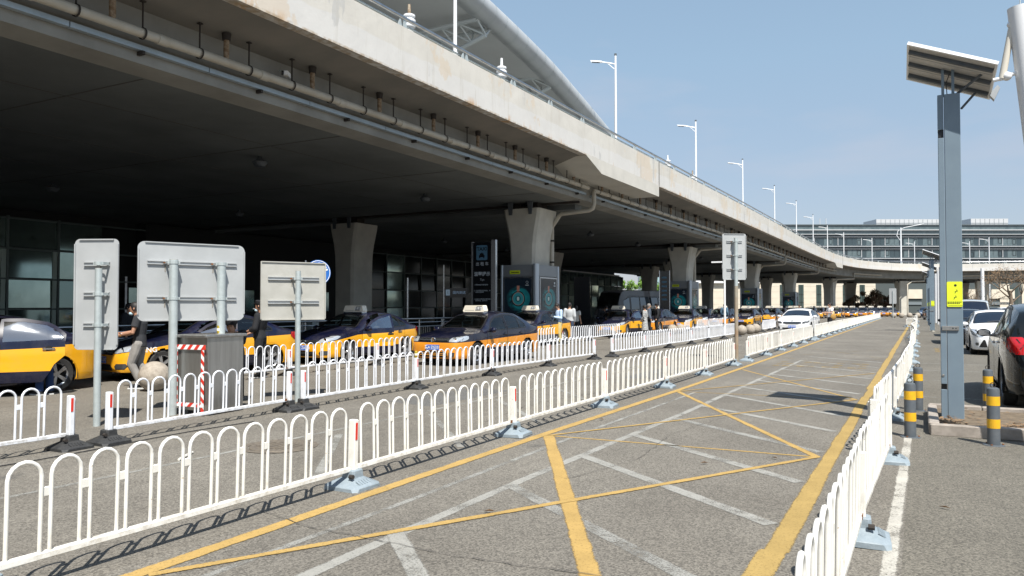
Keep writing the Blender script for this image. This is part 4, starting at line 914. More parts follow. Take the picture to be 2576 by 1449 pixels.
# ================================================================ STONE BALLS
def ballm(r): 
    b = B(); b.lathe([(max(r*sin(pi*i/24), 1e-4), r-r*cos(pi*i/24)) for i in range(25)], 40); return b.mesh('stone_ball', M['stone'], 60)
bm1 = ballm(.285); bm2 = ballm(.36)
def sball(x, y, label, group=None, me=bm1): o = link(me, 'stone_ball', None, (x, y, -.015), (0, 0, random.uniform(0, 6))); tag(o, label, 'stone ball', group)
sball(*G(388, 983), 'mottled stone ball behind the wide sign, beside the person in black T-shirt')
sball(-8.68, 42.6, 'leftmost of the three stone balls right of the tall sign pole'); sball(-8.6, 44.5, 'middle of the three stone balls right of the tall sign pole'); sball(-8.6, 46.2, 'rearmost of the three stone balls right of the tall sign pole')
sball(-12.45, 42.2, 'left one of two stone balls standing in front of the taxi queue'); sball(-12.4, 43.7, 'right one of two stone balls standing in front of the taxi queue')
for k in range(9): sball(-8.9-.05*k, 57.5+1.4*k, 'stone ball in the long row behind the man with the straw bag', 'row of stone balls behind the man with the straw bag', bm2)
for k in range(5): sball(-9.4-.05*k, 72.5+1.5*k, 'stone ball far back in the row left of the lane', 'far stone balls left of the lane', bm2)
for k in range(6):
    x, y, _ = CW((2247+22.2*k/1-1288)/1900*102, 102+.2*k); sball(x, y, 'pale stone ball in the row closing the far end of the lane', 'stone balls closing the lane', bm2)
sball(-18.6, 39.3, 'dark stone ball in the shade left of the parked minibus', None, bm1); sball(-15.9, 38.2, 'shaded stone ball beside the person in the pale jacket')
bx2 = [G(1441, 868, 0)]

# ================================================================ BOLLARDS
def bollard(x, y, label, lean=0):
    t = thing('bollard', label, 'bollard', (x, y, 0)); r = .066; h = .66
    B().lathe([(.001, 0), (r, 0), (r, h-.03), (r*.93, h-.008), (r*.6, h+.004), (.001, h+.006)], 24).build('tube', M['dark_grey'], t, smooth=40)
    for z0, z1 in ((.20, .305), (.46, .565)): B().lathe([(r+.0015, z0), (r+.0015, z1)], 24).build('yellow_band', M['bollard_yellow'], t)
    B().tube([(.028*cos(a), 0, h+.032+.028*sin(a)) for a in [k*pi/7-pi/2 for k in range(15)]], .005, 6).build('ring', M['dark_iron'], t)
    B().lathe([(r, .012), (r+.045, .010), (r+.048, 0)], 24).build('foot_flange', M['dark_grey'], t)
    for k in range(3): B().box(((r+.028)*cos(k*2.1), (r+.028)*sin(k*2.1), .018), (.018, .018, .012)).build('flange_bolt', M['rust'], t)
    t.rotation_euler = (0, lean, random.uniform(0, .4)); return t
bollard(-.13, 10.46, 'black and yellow bollard at the near left corner of the island, beside the white guardrail')
bollard(-.05, 13.15, 'black and yellow bollard at the far left corner of the island, behind another one')
bollard(.72, 10.30, 'black and yellow bollard at the near right of the lamp column'); bollard(.86, 13.2, 'black and yellow bollard next to the tail of the dark car')

# ================================================================ SOLAR LAMP COLUMNS
def solar():
    t = thing('solar_lamp', 'x', 'solar lamp', (0, 0, 0), YAW-R(29))
    Q = Matrix.Rotation(R(29), 3, 'Z')
    B().bev((.045, 0, 2.28), (.19, .27, 4.42), .006).build('column', M['pole_blue'], t)
    B().bev((-.09, 0, 4.25), (.075, .25, .48), .004).build('side_panel', M['pole_blue'], t); B().bev((-.09, 0, .27), (.075, .27, .40), .004).build('side_panel', M['pole_blue'], t)
    B().bev((-.091, -.012, 2.22), (.07, .25, 3.35), .004).build('access_door', M['pole_blue'], t)
    B().bx(-.125, -.055, -.10, .10, .47, .56).build('gap', M['black'], t); B().bx(-.125, -.055, -.10, .10, 3.90, 4.0).build('gap', M['black'], t)
    B().bx(-.0575, -.0525, -.132, -.11, .08, 4.45).build('door_seam', M['chrome'], t)
    lk = B().bev((-.01, -.145, 1.30), (.20, .022, .06), .004).build('lock_hasp', M['brushed'], t)
    B().lathe([(.001, -.158), (.008, -.158), (.008, -.15)], 10, (.055, 0, 1.30), 'y').build('keyhole', M['black'], lk); B().box((.02, -.157, 1.30), (.014, .003, .022)).build('lock_slot', M['black'], lk)
    B().lathe([(.001, -.146), (.014, -.146), (.018, -.14)], 12, (-.10, 0, .66), 'y').build('door_lock', M['brushed'], t)
    pl = B().ext(rounded(-.045, .137, 1.59, 1.93, .015), -.147, -.137).build('yellow_notice', M['lemon'], t)
    K = M['black']
    B().lathe([(.001, -.1485), (.016, -.1485)], 14, (.055, 0, 1.88), 'y').build('leaf_mark', K, pl)
    for (cx, cz) in ((.062, 1.80), (.05, 1.72)):
        b = B(); b.box((cx, -.1485, cz), (.03, .002, .006), ry=-.5); b.box((cx-.008, -.1485, cz-.016), (.006, .002, .026), ry=.5); b.box((cx+.012, -.1485, cz+.01), (.006, .002, .03), ry=-.2); b.build('print_mark', K, pl)
    for k in range(2):
        b = B()
        for j in range(8-k): b.box((-.03+j*.021, -.1485, 1.655-k*.018), (.014, .002, .010))
        b.build('print_line', K, pl)
    B().bx(-.03, .135, -.1485, -.1475, 1.605, 1.608).build('print_line', K, pl)
    # foot
    B().lathe([(.10, -.02), (.10, .06), (.05, .075), (.001, .08)], 16, (.04, -.05, 0)).build('foot_collar', M['concrete'], t)
    # panel: near edge high, sloping away and to the right
    A_, B_, C_, D_ = [Q @ Vector(v) for v in ((-.66, -.20, 5.14), (.23, -.72, 4.70), (.63, .18, 4.49), (-.20, .70, 4.93))]
    n = (B_-A_).cross(D_-A_).normalized(); u = (B_-A_); v = (D_-A_)
    P = lambda s, q, h_: A_+u*s+v*q+n*h_
    def slab(s0, s1, q0, q1, h0, h1): 
        return [P(s0, q0, h0), P(s1, q0, h0), P(s1, q1, h0), P(s0, q1, h0), P(s0, q0, h1), P(s1, q0, h1), P(s1, q1, h1), P(s0, q1, h1)], [(0, 3, 2, 1), (4, 5, 6, 7), (0, 1, 5, 4), (2, 3, 7, 6), (1, 2, 6, 5), (3, 0, 4, 7)]
    pv = B().add(*slab(0.01, .99, .012, .988, .015, .03)).build('solar_panel', mat('pv_back', (.62, .61, .58), .5, var=(.48, .47, .45), vscale=3), t)
    B().add(*slab(0.015, .985, .015, .985, .0301, .034)).build('panel_cells', M['pole_blue'], pv)
    b = B(); b.add(*slab(0, 1, 0, .03, 0, .045)); b.add(*slab(0, 1, .97, 1, 0, .045)); b.add(*slab(0, .025, .0305, .9695, 0, .045)); b.add(*slab(.975, 1, .0305, .9695, 0, .045)); b.build('panel_frame', M['alu_w'], t)
    for q in (.17, .5, .83): B().add(*slab(.03, .97, q-.02, q+.02, -.035, .012)).build('panel_batten', M['dark_grey'], t)
    for q in (.33, .66): B().add(*slab(.03, .97, q-.003, q+.003, .010, .0145)).build('cell_joint', M['sign_back'], t)
    for x in (-.06, .06):
        B().box((x, -.06, 4.66), (.035, .035, .38)).build('strut', M['pole_blue'], t)
    B().tube([(.10, .0, 4.5), Q @ Vector((.28, -.3, 4.70))], .018, 6).build('brace', M['dark_grey'], t); B().tube([(.16, .0, 4.30), Q @ Vector((.42, .05, 4.56))], .016, 6).build('brace', M['dark_grey'], t)
    B().tube([(-.01, -.05, 4.5), (-.02, -.08, 4.65), (.02, -.06, 4.78)], .006, 5).build('cable', M['black'], t)
    B().ext([(.50, 4.52), (.60, 4.64), (.63, 4.60), (.56, 4.44)], .30, .42, 'xz').build('lamp_head', M['sign_back'], t)
    return t
M['alu_w'] = mat('alu_white', (.74, .75, .76), .35, .3)
s0 = solar(); s0.location = (.36, 11.95, 0); s0['label'] = 'tall grey-blue lamp column with yellow notice and solar panel, nearest in the car lot'
dup(s0, (.62, 54.4, 0), None, 'second grey-blue solar lamp column farther along the car lot'); dup(s0, (.62, 70, 0), None, 'third solar lamp, only its panel showing beside the second column'); dup(s0, (.64, 88, 0), None, 'farthest solar lamp, a small panel low beside the second column')

# big white mast at the right edge
mst = thing('camera_mast', 'thick white leaning mast with a clear tube arm at the right picture edge', 'mast', (1.50, 10.2, 0))
tx, tz = atY(2566, 18, 10.05); B().tube([(0, 0, 0), ((tx-1.50)*.5, -.07, tz*.5), (tx-1.50, -.15, tz)], [.14, .135, .125], 24).build('mast_pole', M['pole_white'], mst, smooth=50)
def mp_(px, py, Y=10.05): x, z = atY(px, py, Y); return (x-1.50, Y-10.2, z)
B().cyl(mp_(2566, 18), mp_(2566, -20), .006).build('aerial', M['galv'], mst)
tubeg = glassy('clear_tube', (.86, .82, .74), .5)
a, c = Vector(mp_(2545, 130, 10.2)), Vector(mp_(2521, 326, 10.2)); a.y += .0; 
B().cyl(mp_(2545, 150), mp_(2523, 200), .035, n=12)
B().cyl(mp_(2547, 60), mp_(2521, 198), .036, n=14).build('tube_arm', mat('tube_arm', (.62, .58, .50), .2), mst, smooth=50)
B().cyl(mp_(2523, 196), mp_(2576, 176), .022, n=10).build('arm_joint', M['pole_white'], mst); B().cyl(mp_(2498, 202), mp_(2525, 197), .022, n=10).build('arm_joint', M['pole_white'], mst)
B().ball(mp_(2533, 192), .05, 8).build('joint_knob', M['pole_white'], mst, smooth=60); B().ball(mp_(2543, 62), .04, 8).build('joint_knob', M['pole_white'], mst, smooth=60)
for (px, cd) in ((2361, 66), (2367, 60), (2355, 72), (2472, 62)):
    x, y, _ = CW((px-1288)/1900*cd, cd); o = B().cyl((0, 0, 0), (0, 0, 4.7), .15, .13, 12).build('white_mast', M['pole_white'], smooth=50, loc=(x, y, 0)); tag(o, 'distant plain white mast standing among the parked cars', 'mast', 'white masts in the lot')

# ================================================================ STEEL RAILING behind the first taxis
rg = thing('steel_railing', 'long stainless railing with thin balusters behind the taxis under the viaduct', 'railing', (-16.95, 0, 0))
rs = B().tube([(0, 2, 1.12), (0, 28.6, 1.12)], .035, 10).build('top_rail', M['steel'], rg, smooth=60); B().tube([(0, 2, .98), (0, 28.6, .98)], .018, 8).build('mid_rail', M['steel'], rg)
B().tube([(0, 2, .82), (0, 28.6, .82)], .016, 8).build('mid_rail', M['steel'], rg); B().tube([(0, 2, .12), (0, 28.6, .12)], .018, 8).build('low_rail', M['steel'], rg)
pme = B().cyl((0, 0, 0), (0, 0, 1.09), .028, n=8).mesh('railing_post', M['steel']); bme = B().cyl((0, 0, .12), (0, 0, .82), .009, n=5).mesh('baluster', M['steel'])
for k in range(18): link(pme, 'railing_post', rg, (0, 2+k*1.56, 0))
for k in range(177): 
    if k % 10: link(bme, 'baluster', rg, (0, 2.2+k*.15, 0))

# ================================================================ INFORMATION TOTEMS
tot = mat('totem_black', (.006, .007, .010), .18); tw = emis('totem_text', (.28, .32, .36), .07); tb = emis('totem_blue', (.045, .11, .17), .05)
x, y = -16.35, 27.6
t = thing('taxi_totem', 'tall black taxi sign totem with steel side posts and white writing under the viaduct', 'sign', (x, y, 0), R(6)); top = 4.3
hw = .43
B().bx(-hw, hw, -.05, .05, .05, top).build('board', tot, t); B().bx(-hw-.07, -hw, -.07, .07, 0, top+.03).build('side_post', M['alu'], t); B().bx(hw, hw+.20, -.09, .09, 0, top+.10).build('side_post', M['alu'], t)
def put(txt, size, xx, z, m_, par, yy=-.056, bold=0, al='CENTER', rot=FACE_NY): return link(text_mesh(txt, size, m_, 0, al, bold), 'lettering', par, (xx, yy, z), rot)
tl_ = B().ext(rounded(-.27, .24, 3.55, 4.18, .05), -.056, -.052).build('taxi_pictogram_panel', tb, t)
put('TAXI', .21, -.015, 4.02, tot, t, -.059, .006)
b = B(); b.box((-.015, -.059, 3.72), (.26, .003, .09)); b.box((-.015, -.059, 3.80), (.18, .003, .07)); b.box((-.015, -.059, 3.85), (.06, .003, .035)); b.box((-.11, -.059, 3.655), (.05, .003, .045)); b.box((.08, -.059, 3.655), (.05, .003, .045)); b.build('car_pictogram', tot, t)
put('出 租 车', .17, 0, 3.38, tw, t); put('温馨提示', .19, 0, 2.95, tw, t, bold=.003); put('Tips', .12, 0, 2.72, tw, t)
put('1. 乘客请按序排队乘车', .066, -.38, 2.50, tw, t, al='LEFT'); put('2. 下车请带好随身物品，请\n    索取出租车票', .064, -.38, 2.22, tw, t, al='LEFT'); put('3. 如需咨询乘车等问题请拨打\n    服务电话，谢谢合作', .062, -.38, 1.86, tw, t, al='LEFT')
for k in range(5): B().bx(-.25, -.05+.03*(k % 2), -.057, -.054, 1.28-k*.09, 1.31-k*.09).build('print_line', tw, t)
x, y, _ = CW((1238-1288)/1900*36, 36)
t = thing('gate_totem', 'narrow dark totem marked 6 with arrows, right of the taxi totem', 'sign', (x, y, 0), R(12)); top = 3.45
B().bx(-.14, .14, -.04, .04, .05, top).build('board', tot, t)
for s in (-1, 1): B().bx(s*.155-.015, s*.155+.015, -.05, .05, 0, top+.03).build('side_post', M['alu'], t)
tg = emis('totem_green', (.05, .09, .08), .1)
put('6', .38, 0, 3.15, tg, t, -.046); put('国内到达', .07, .02, 2.86, tb, t, -.046)
for k, ar in enumerate('→↑↑↑↑←'): put(ar, .10, -.10, 2.6-k*.17, tw, t, -.046); B().bx(-.03, .11, -.045, -.042, 2.58-k*.17, 2.62-k*.17).build('print_line', tb, t)
x, y, _ = CW((1150-1288)/1900*44, 44)
t = thing('arrival_sign', 'dark hanging sign with pale blue 国内到达 writing left of the taxi totem', 'sign', (x, y, 0), YAW)
B().bx(-.75, .6, 0, .08, 2.1, 2.65).build('board', tot, t); B().bx(-.81, -.75, 0, .06, 0, 4.0).build('post', M['steel'], t)
put('国内到达', .19, .12, 2.38, emis('arr_text', (.22, .32, .45), .2), t, -.006); B().ext(rounded(-.66, -.42, 2.22, 2.56, .03), -.006, -.002).build('white_pictogram', emis('arr_ic', (.22, .3, .38), .2), t); put('1', .24, -.54, 2.39, tot, t, -.009)
for (px, py, cd, h_) in [(1025, 700, 40, 3.1), (768, 640, 33, 3.6)]:
    x, y, _ = CW((px-1288)/1900*cd, cd); o = B().cyl((0, 0, 0), (0, 0, h_), .05, n=10).build('steel_post', M['alu'], loc=(x, y, 0), smooth=50); tag(o, 'thin steel post standing in the shade under the viaduct' , 'post', 'thin steel posts in the shade')
x, y, _ = CW((1465-1288)/1900*48, 48); 
t = thing('dark_totem', 'plain black information totem in front of the terminal glass by the minibus', 'sign', (x, y, 0), YAW*.6); B().bx(-.5, .5, -.06, .06, .05, 3.45).build('board', tot, t); B().bx(-.53, -.5, -.07, .07, 0, 3.5).build('side_post', tot, t)
x, y, _ = CW((1672-1288)/1900*52, 52)
t = thing('dark_totem', 'black totem with small pale squares beside the parked minibus', 'sign', (x, y, 0), YAW*.6); B().bx(-.32, .32, -.06, .06, .05, 4.0).build('board', tot, t)
for k in range(6): B().bx(-.2, .15, -.065, -.061, 2.0+k*.3, 2.12+k*.3).build('pale_mark', tb, t)
for s in (-1, 1): B().bx(s*.34-.02, s*.34+.02, -.07, .07, 0, 4.05).build('side_post', M['alu'], t)
x, y, _ = CW((1693-1288)/1900*60, 60)
# small electric cabinet left of the row-two pier
x, y = -24.2, 25.5; t = thing('electric_cabinet', 'grey electric cabinet in the shade behind the taxi with its door open', 'cabinet', (x, y, 0)); B().bev((0, 0, .8), (.9, .4, 1.6), .01).build('cabinet_body', M['galv'], t); B().bx(-.4, .4, -.206, -.2015, .1, 1.5).build('cabinet_door', M['galv'], t)

# ================================================================ BACKGROUND BUILDINGS
M['off_glass'] = mat('office_glass', (.035, .055, .065), .12, spec=.9); M['off_glass2'] = mat('office_glass_pale', (.13, .17, .18), .18, spec=.8, var=(.07, .10, .11), vscale=.6)
M['off_wall'] = mat('office_wall', (.17, .20, .215), .6); M['off_fin'] = mat('office_fin', (.50, .51, .52), .45); M['off_dark'] = mat('office_band', (.10, .12, .13), .5)
bx_, by_, _ = CW(60, 240); off = thing('office_building', 'long glass-fronted office block with white ledges beyond the end of the viaduct', 'building', (bx_, by_, 0), YAW)
Wd = 170; B().bx(0, Wd, .6, 26, 0, 27.2).build('wall', M['off_wall'], off)
base = [17.1, 13.3, 9.5, 20.95, 5.7, 1.9]
pmesh = []
for m_ in (M['off_glass'], M['off_glass2']):
    b = B(); b.bx(0, 1.42, -.02, .04, 0, 2.55); pmesh.append(b.mesh('window', m_))
b = B(); frame(b, 0, .95, 0, 1.6, -.02, .07, .05); fme = b.mesh('window_frame', M['black']); b = B(); b.bx(0, .16, -.12, .02, 0, 2.55); mul = b.mesh('window_mullion', M['off_fin'])
random.seed(31)
for z in (9.5, 13.3, 17.1, 20.95):
    for k in range(0, 84):
        x = 8+k*1.5 
        if x > 128: continue
        if k % 5 == 4: link(mul, 'window_mullion', off, (x-.16, .45, z)); 
        w_ = link(pmesh[0 if random.random() < .45 else 1], 'window', off, (x, .52, z))
        if k % 3 == 1: link(fme, 'window_frame', w_, (.2, -.03, .1+random.random()*.6))
for z in (8.3, 12.1, 15.9, 19.75, 23.6): 
    for dz, dd, m_ in ((0, .5, 'off_fin'), (.42, .75, 'off_dark'), (.75, .95, 'off_fin')):
        B().bx(0, Wd, .55-dd, .55, z+dz, z+dz+.16).build('ledge', M[m_], off)
B().bx(0, Wd, .1, .55, 24.6, 27.3).build('parapet_band', M['off_glass2'], off); B().bx(-.3, Wd, -.5, .55, 25.7, 25.95).build('ledge', M['off_fin'], off); B().bx(-.3, Wd, -.3, .6, 27.31, 27.6).build('roof_edge', M['off_dark'], off)
for x0_, x1_, zt in ((57.5, 80, 29.6), (13, 22, 29.4), (88, 100, 29.8)):
    ph = B().bx(x0_, x1_, 3, 12, 27.2, zt).build('rooftop_box', M['off_fin'], off)
    b = B(); n = int((x1_-x0_)/1.5)
    for k in range(1, n): b.bx(x0_+k*1.5-.05, x0_+k*1.5+.05, 2.94, 2.99, 27.3, zt-.1)
    b.bx(x0_, x1_, 2.93, 2.985, 28.3, 28.42); b.build('panel_joint', M['off_wall'], ph)
for x_ in (40.5, 42.5): B().cyl((x_, 6, 27), (x_, 6, 30.2), .12, n=6).build('roof_mast', M['off_fin'], off)
# cream building seen under the deck
cb0 = CW(36, 170); crm = thing('cream_building', 'low cream building with tall dark windows seen between the piers', 'building', cb0, YAW)
crw = mat('cream_wall', (.66, .60, .49), .8, var=(.60, .54, .44), vscale=.6)
Wc = 46; B().bx(0, Wc, .3, 14, 0, 6.75).build('wall', crw, crm); B().bx(-.4, 20, -.5, 1, 6.76, 7.3).build('roof_slab', M['white'], crm)
wgl = mat('cream_window', (.05, .075, .07), .15, spec=.9)
xs_ = [3.0, 8.0, 12.6, 16.0, 20.2, 24.4, 28.6, 32.6, 35.4, 38.6, 42.4]
for x_ in xs_:
    w_ = B().bx(x_, x_+1.15, .22, .298, .9, 6.4).build('window', wgl, crm); B().bx(x_+.54, x_+.60, .17, .215, 1.0, 6.3).build('window_bar', M['black'], w_); 
    for z in (2.4, 4.2): B().bx(x_, x_+1.15, .17, .215, z, z+.08).build('window_bar', M['black'], w_)
    B().bx(x_-.1, x_+1.25, .1, .297, .74, .88).build('window_sill', M['white'], w_)
for z in (2.0, 3.4, 4.8, 6.0): B().bx(0, Wc, .285, .299, z, z+.03).build('wall_joint', mat('joint', (.4, .36, .3), .9) if z == 2.0 else bpy.data.materials['joint'], crm)
# blue-glass building with white band left behind the green tree
gb = thing('glass_building', 'pale blue glass building with a white band behind the bright green tree', 'building', CW(35, 182), YAW); B().bx(-3, 7, 0, 10, 0, 4.0).build('wall', crw, gb); B().bx(-3, 7, -.3, 10, 4.0, 4.9).build('white_band', M['white'], gb); b = B(); b.bx(-3, 7, .1, 10, 4.9, 9); b.build('glass_storey', mat('bluish', (.25, .36, .40), .15), gb)
for k in range(4): B().bx(-3+k*2.4, -2.9+k*2.4, .0, .095, 4.9, 9).build('glazing_bar', M['off_fin'], gb)
# dark entrance building behind the curve
db = thing('dark_building', 'shaded building with cream panels behind the curved end of the viaduct', 'building', CW(80, 172), YAW); dk = mat('dark_wall', (.07, .085, .085), .6)
B().bx(0, 60, 0, 12, 0, 9).build('wall', dk, db)
for x_ in (8.0, 20.8, 29): 
    B().bx(x_, x_+5.3, -.3, -.02, 3.3, 5.4).build('cream_panel', crw, db); B().bx(x_+.1, x_+5.2, -.2, -.02, 1.9, 2.5).build('canopy_band', M['off_wall'], db)
for x_ in (31, 36, 41, 46.5, 52): B().bx(x_, x_+2.2, -.2, -.02, .6, 6.6).build('cream_panel', crw, db)
for x_ in (33.4, 38.6, 43.8, 49.4): w_ = B().bx(x_, x_+1.8, -.12, -.02, 1.2, 5.8).build('window', wgl, db); B().bx(x_+.85, x_+.95, -.18, -.125, 1.2, 5.8).build('window_bar', M['black'], w_)

# ================================================================ TREES
def leafmesh(name, c, rad, n, size, m_, seed, parent, kind='stuff', flat=1.0, clump=14):
    rnd = random.Random(seed); b = B(); cl = []
    for i in range(clump):
        while True:
            p = Vector((rnd.uniform(-1, 1), rnd.uniform(-1, 1), rnd.uniform(-1, 1)))
            if p.length < 1: break
        cl.append((Vector((p.x*rad[0], p.y*rad[1], p.z*rad[2])), rnd.uniform(.22, .42)*min(rad)))
    for i in range(n):
        q, r = rnd.choice(cl); d = Vector((rnd.gauss(0, 1), rnd.gauss(0, 1), rnd.gauss(0, .8))).normalized()*r*(rnd.random()**.4)
        p = Vector(c)+q+d; s = size*rnd.uniform(.6, 1.3); u = Vector((rnd.gauss(0, 1), rnd.gauss(0, 1), rnd.gauss(0, 1))).normalized(); v = u.orthogonal().normalized()*.55
        b.quad(p-u*s, p+v*s, p+u*s, p-v*s)
    o = b.build(name, m_, parent); 
    if kind: o['kind'] = kind
    return o, [Vector(c)+q for q, r in cl]
def branches(t, base, tips, r, m_, fork, seed=1, name='branch'):
    rnd = random.Random(seed)
    for q in tips:
        mid = Vector(fork).lerp(q, .5)+Vector((rnd.gauss(0, .1), rnd.gauss(0, .1), .15)); B().tube([fork, mid, q], [r*.5, r*.3, r*.08], 5).build(name, m_, t)
def tree(pos, h, rad, cz, n, size, mt, label, seed, clump=14, name='tree'):
    t = thing(name, label, 'tree', pos); fk = Vector((.05, 0, cz-rad[2]*.8)); r = h*.022
    B().tube([(0, 0, 0), (.04, .03, fk.z*.5), fk], [r*1.2, r, r*.8], 8).build('trunk', M['bark'], t, smooth=60)
    o, cl = leafmesh('crown', (0, 0, cz), rad, n, size, mt, seed, t, None, clump=clump); branches(t, None, cl[:9], r, M['bark'], fk, seed); return t
tree(CW((1634-1288)/1900*146, 146), 7.2, (2.9, 2.9, 2.7), 4.5, 6200, .17, M['leaf_green'], 'bright green leafy tree in the sun between two dark piers', 4, 22)
tree(CW((1577-1288)/1900*150, 150), 6.6, (2.0, 2.0, 2.8), 4.4, 3200, .17, M['leaf_green'], 'narrow green tree strip left of a dark pier', 5, 14)
for i, (px, r_, h_) in enumerate([(2150, 2.3, 3.2), (2180, 3.2, 4.3), (2206, 2.9, 4.6), (2237, 1.6, 3.6)]):
    tree(CW((px-1288)/1900*140, 140), h_, (r_, 2, h_*.42), h_*.52, 2600, .17, M['leaf_dark'], ['low dark shrub tree, leftmost of the dark clump under the viaduct curve', 'dark reddish tree in the clump under the viaduct curve', 'tallest dark tree of the clump under the viaduct curve', 'small dark tree right of the clump near the small sign'][i], 40+i, 16)
def bare(pos, h, label, seed, leaves=0, props=True):
    t = thing('bare_tree', label, 'tree', pos); rnd = random.Random(seed)
    B().tube([(0, 0, 0), (.05, 0, h*.3), (0, .05, h*.45)], [h*.03, h*.022, h*.016], 8).build('trunk', M['bark'], t, smooth=60)
    tips = []
    def grow(b, p, d, L, r, dep):
        q = p+d*L; b.tube([p, p+d*L*.5+Vector((rnd.gauss(0, .04), rnd.gauss(0, .04), 0))*L, q], [r, r*.8, r*.55], 4, cap=False)
        if dep == 0: tips.append(q); return
        for k in range(3 if dep > 1 else 4):
            nd_ = (d+Vector((rnd.gauss(0, .55), rnd.gauss(0, .55), rnd.gauss(.12, .3)))).normalized(); grow(b, q, nd_, L*rnd.uniform(.55, .8), r*.55, dep-1)
    for k in range(5):
        b = B(); a = k*1.26+rnd.random(); grow(b, Vector((0, 0, h*(.28+.035*k))), Vector((cos(a)*.8, sin(a)*.8, .8)).normalized(), h*.17, h*.011, 3); b.build('branch', M['bark'], t)
    if leaves:
        b = B()
        for i in range(leaves):
            q = rnd.choice(tips)+Vector((rnd.gauss(0, .25), rnd.gauss(0, .25), rnd.gauss(0, .25))); s = .045; u = Vector((rnd.gauss(0, 1), rnd.gauss(0, 1), rnd.gauss(0, 1))).normalized(); v = u.orthogonal().normalized()*.6
            b.quad(q-u*s, q+v*s, q+u*s, q-v*s)
        o = b.build('dry_leaves', M['dry_leaf'], t); o['kind'] = 'stuff'
    if props:
        for a in (0.3, 2.4, 4.5): B().cyl((cos(a)*1.1, sin(a)*1.1, 0), (0, 0, h*.3), .04, n=6).build('support_stake', M['cream'], t)
bare(CW((2542-1288)/1900*58, 58), 6.2, 'bare tree with sparse rusty leaves at the right behind the parked cars', 3, 900)
bare(CW((2474-1288)/1900*60, 60), 3.9, 'small bare staked tree left of the larger bare tree', 6, 120)
bare(CW((2425-1288)/1900*75, 75), 4.4, 'thin bare tree right of the lamp column', 8, 100)
bare(CW((1907-1288)/1900*150, 150), 6.5, 'thin leafless sapling against the cream wall', 12, 0, False)
# ================================================================ CARS: x forward, y left, z up, origin on the ground at the middle
def pch(P):
    "monotone-ish smooth curve through (x, v) points, x descending or ascending"
    P = sorted(P); xs = [p[0] for p in P]; ys = [p[1] for p in P]; n = len(P)
    dl = [(ys[i+1]-ys[i])/(xs[i+1]-xs[i]) for i in range(n-1)]; m = [dl[0]]+[0 if dl[i-1]*dl[i] <= 0 else 2*dl[i-1]*dl[i]/(dl[i-1]+dl[i]) for i in range(1, n-1)]+[dl[-1]]
    def f(x):
        if x <= xs[0]: return ys[0]
        if x >= xs[-1]: return ys[-1]
        i = 0
        while xs[i+1] < x: i += 1
        h = xs[i+1]-xs[i]; t = (x-xs[i])/h
        return (2*t**3-3*t*t+1)*ys[i]+(t**3-2*t*t+t)*h*m[i]+(-2*t**3+3*t*t)*ys[i+1]+(t**3-t*t)*h*m[i+1]
    return f
def carpaint(name, kind, navy=(.0035, .0055, .022), yel=(.72, .33, .012), z1=.7, zs=.36, xs=1.05):
    m = bpy.data.materials.new(name); m.use_nodes = True; nt = m.node_tree; p = nt.nodes['Principled BSDF']
    p.inputs['Roughness'].default_value = .25; p.inputs['Specular IOR Level'].default_value = .12; p.inputs['Coat Weight'].default_value = 1; p.inputs['Coat Roughness'].default_value = .03
    if kind == 'plain': p.inputs['Base Color'].default_value = (*navy, 1); p.inputs['Coat Weight'].default_value = .7; return m
    a = nd(nt, 'Attribute'); a.attribute_name = 'carpos'; sx = nd(nt, 'SeparateXYZ'); nt.links.new(a.outputs['Vector'], sx.inputs[0])
    x, z = sx.outputs[0], sx.outputs[2]
    fr = math_(nt, 'ADD', math_(nt, 'MULTIPLY', math_(nt, 'MAXIMUM', math_(nt, 'SUBTRACT', x, 1.0), 0), -.12 if kind == 'hood' else 0), math_(nt, 'MULTIPLY', x, -.035))
    up = math_(nt, 'GREATER_THAN', z, math_(nt, 'ADD', fr, z1))
    nb = math_(nt, 'LESS_THAN', math_(nt, 'ABSOLUTE', math_(nt, 'ADD', x, .02)), xs); sill = math_(nt, 'MULTIPLY', math_(nt, 'LESS_THAN', z, zs), nb)
    k = math_(nt, 'MAXIMUM', up, sill); src = nd(nt, 'TexCoord').outputs['Object']
    dirt = math_(nt, 'MULTIPLY', ramp(nt, noise(nt, src, 3, 4), .4, .8), .12)
    c = mixc(nt, k, yel, navy); nt.links.new(mixc(nt, dirt, c, (.25, .22, .18)), p.inputs['Base Color']); return m
M['cglass'] = glassy('car_glass', (.42, .50, .50), .06); M['cglass_dark'] = glassy('car_glass_dark', (.06, .075, .085), .3)
M['cglass_film'] = glassy('window_film', (.45, .50, .52), .75)
M['lampglass'] = mat('lamp_glass', (.62, .66, .70), .08, .5, spec=1, coat=1); M['lampdark'] = mat('lamp_dark', (.06, .065, .07), .1, .3, coat=1); M['tail'] = mat('tail_red', (.45, .01, .012), .12, coat=1)
M['plate_blue'] = mat('plate_blue', (.015, .12, .55), .35); M['seat'] = mat('seat_cloth', (.06, .055, .05), .9); M['trim'] = mat('trim_black', (.012, .012, .013), .4)
M['seat_white'] = mat('seat_cover', (.42, .40, .36), .9); M['arch_dark'] = mat('arch_dark', (.006, .006, .006), .9)
CAR_ID = [0]
def setpos(me, off=(0, 0, 0)):
    a = me.attributes.new('carpos', 'FLOAT_VECTOR', 'POINT'); 
    v = []
    for q in me.vertices: v += [q.co.x+off[0], q.co.y+off[1], q.co.z+off[2]]
    a.data.foreach_set('vector', v)
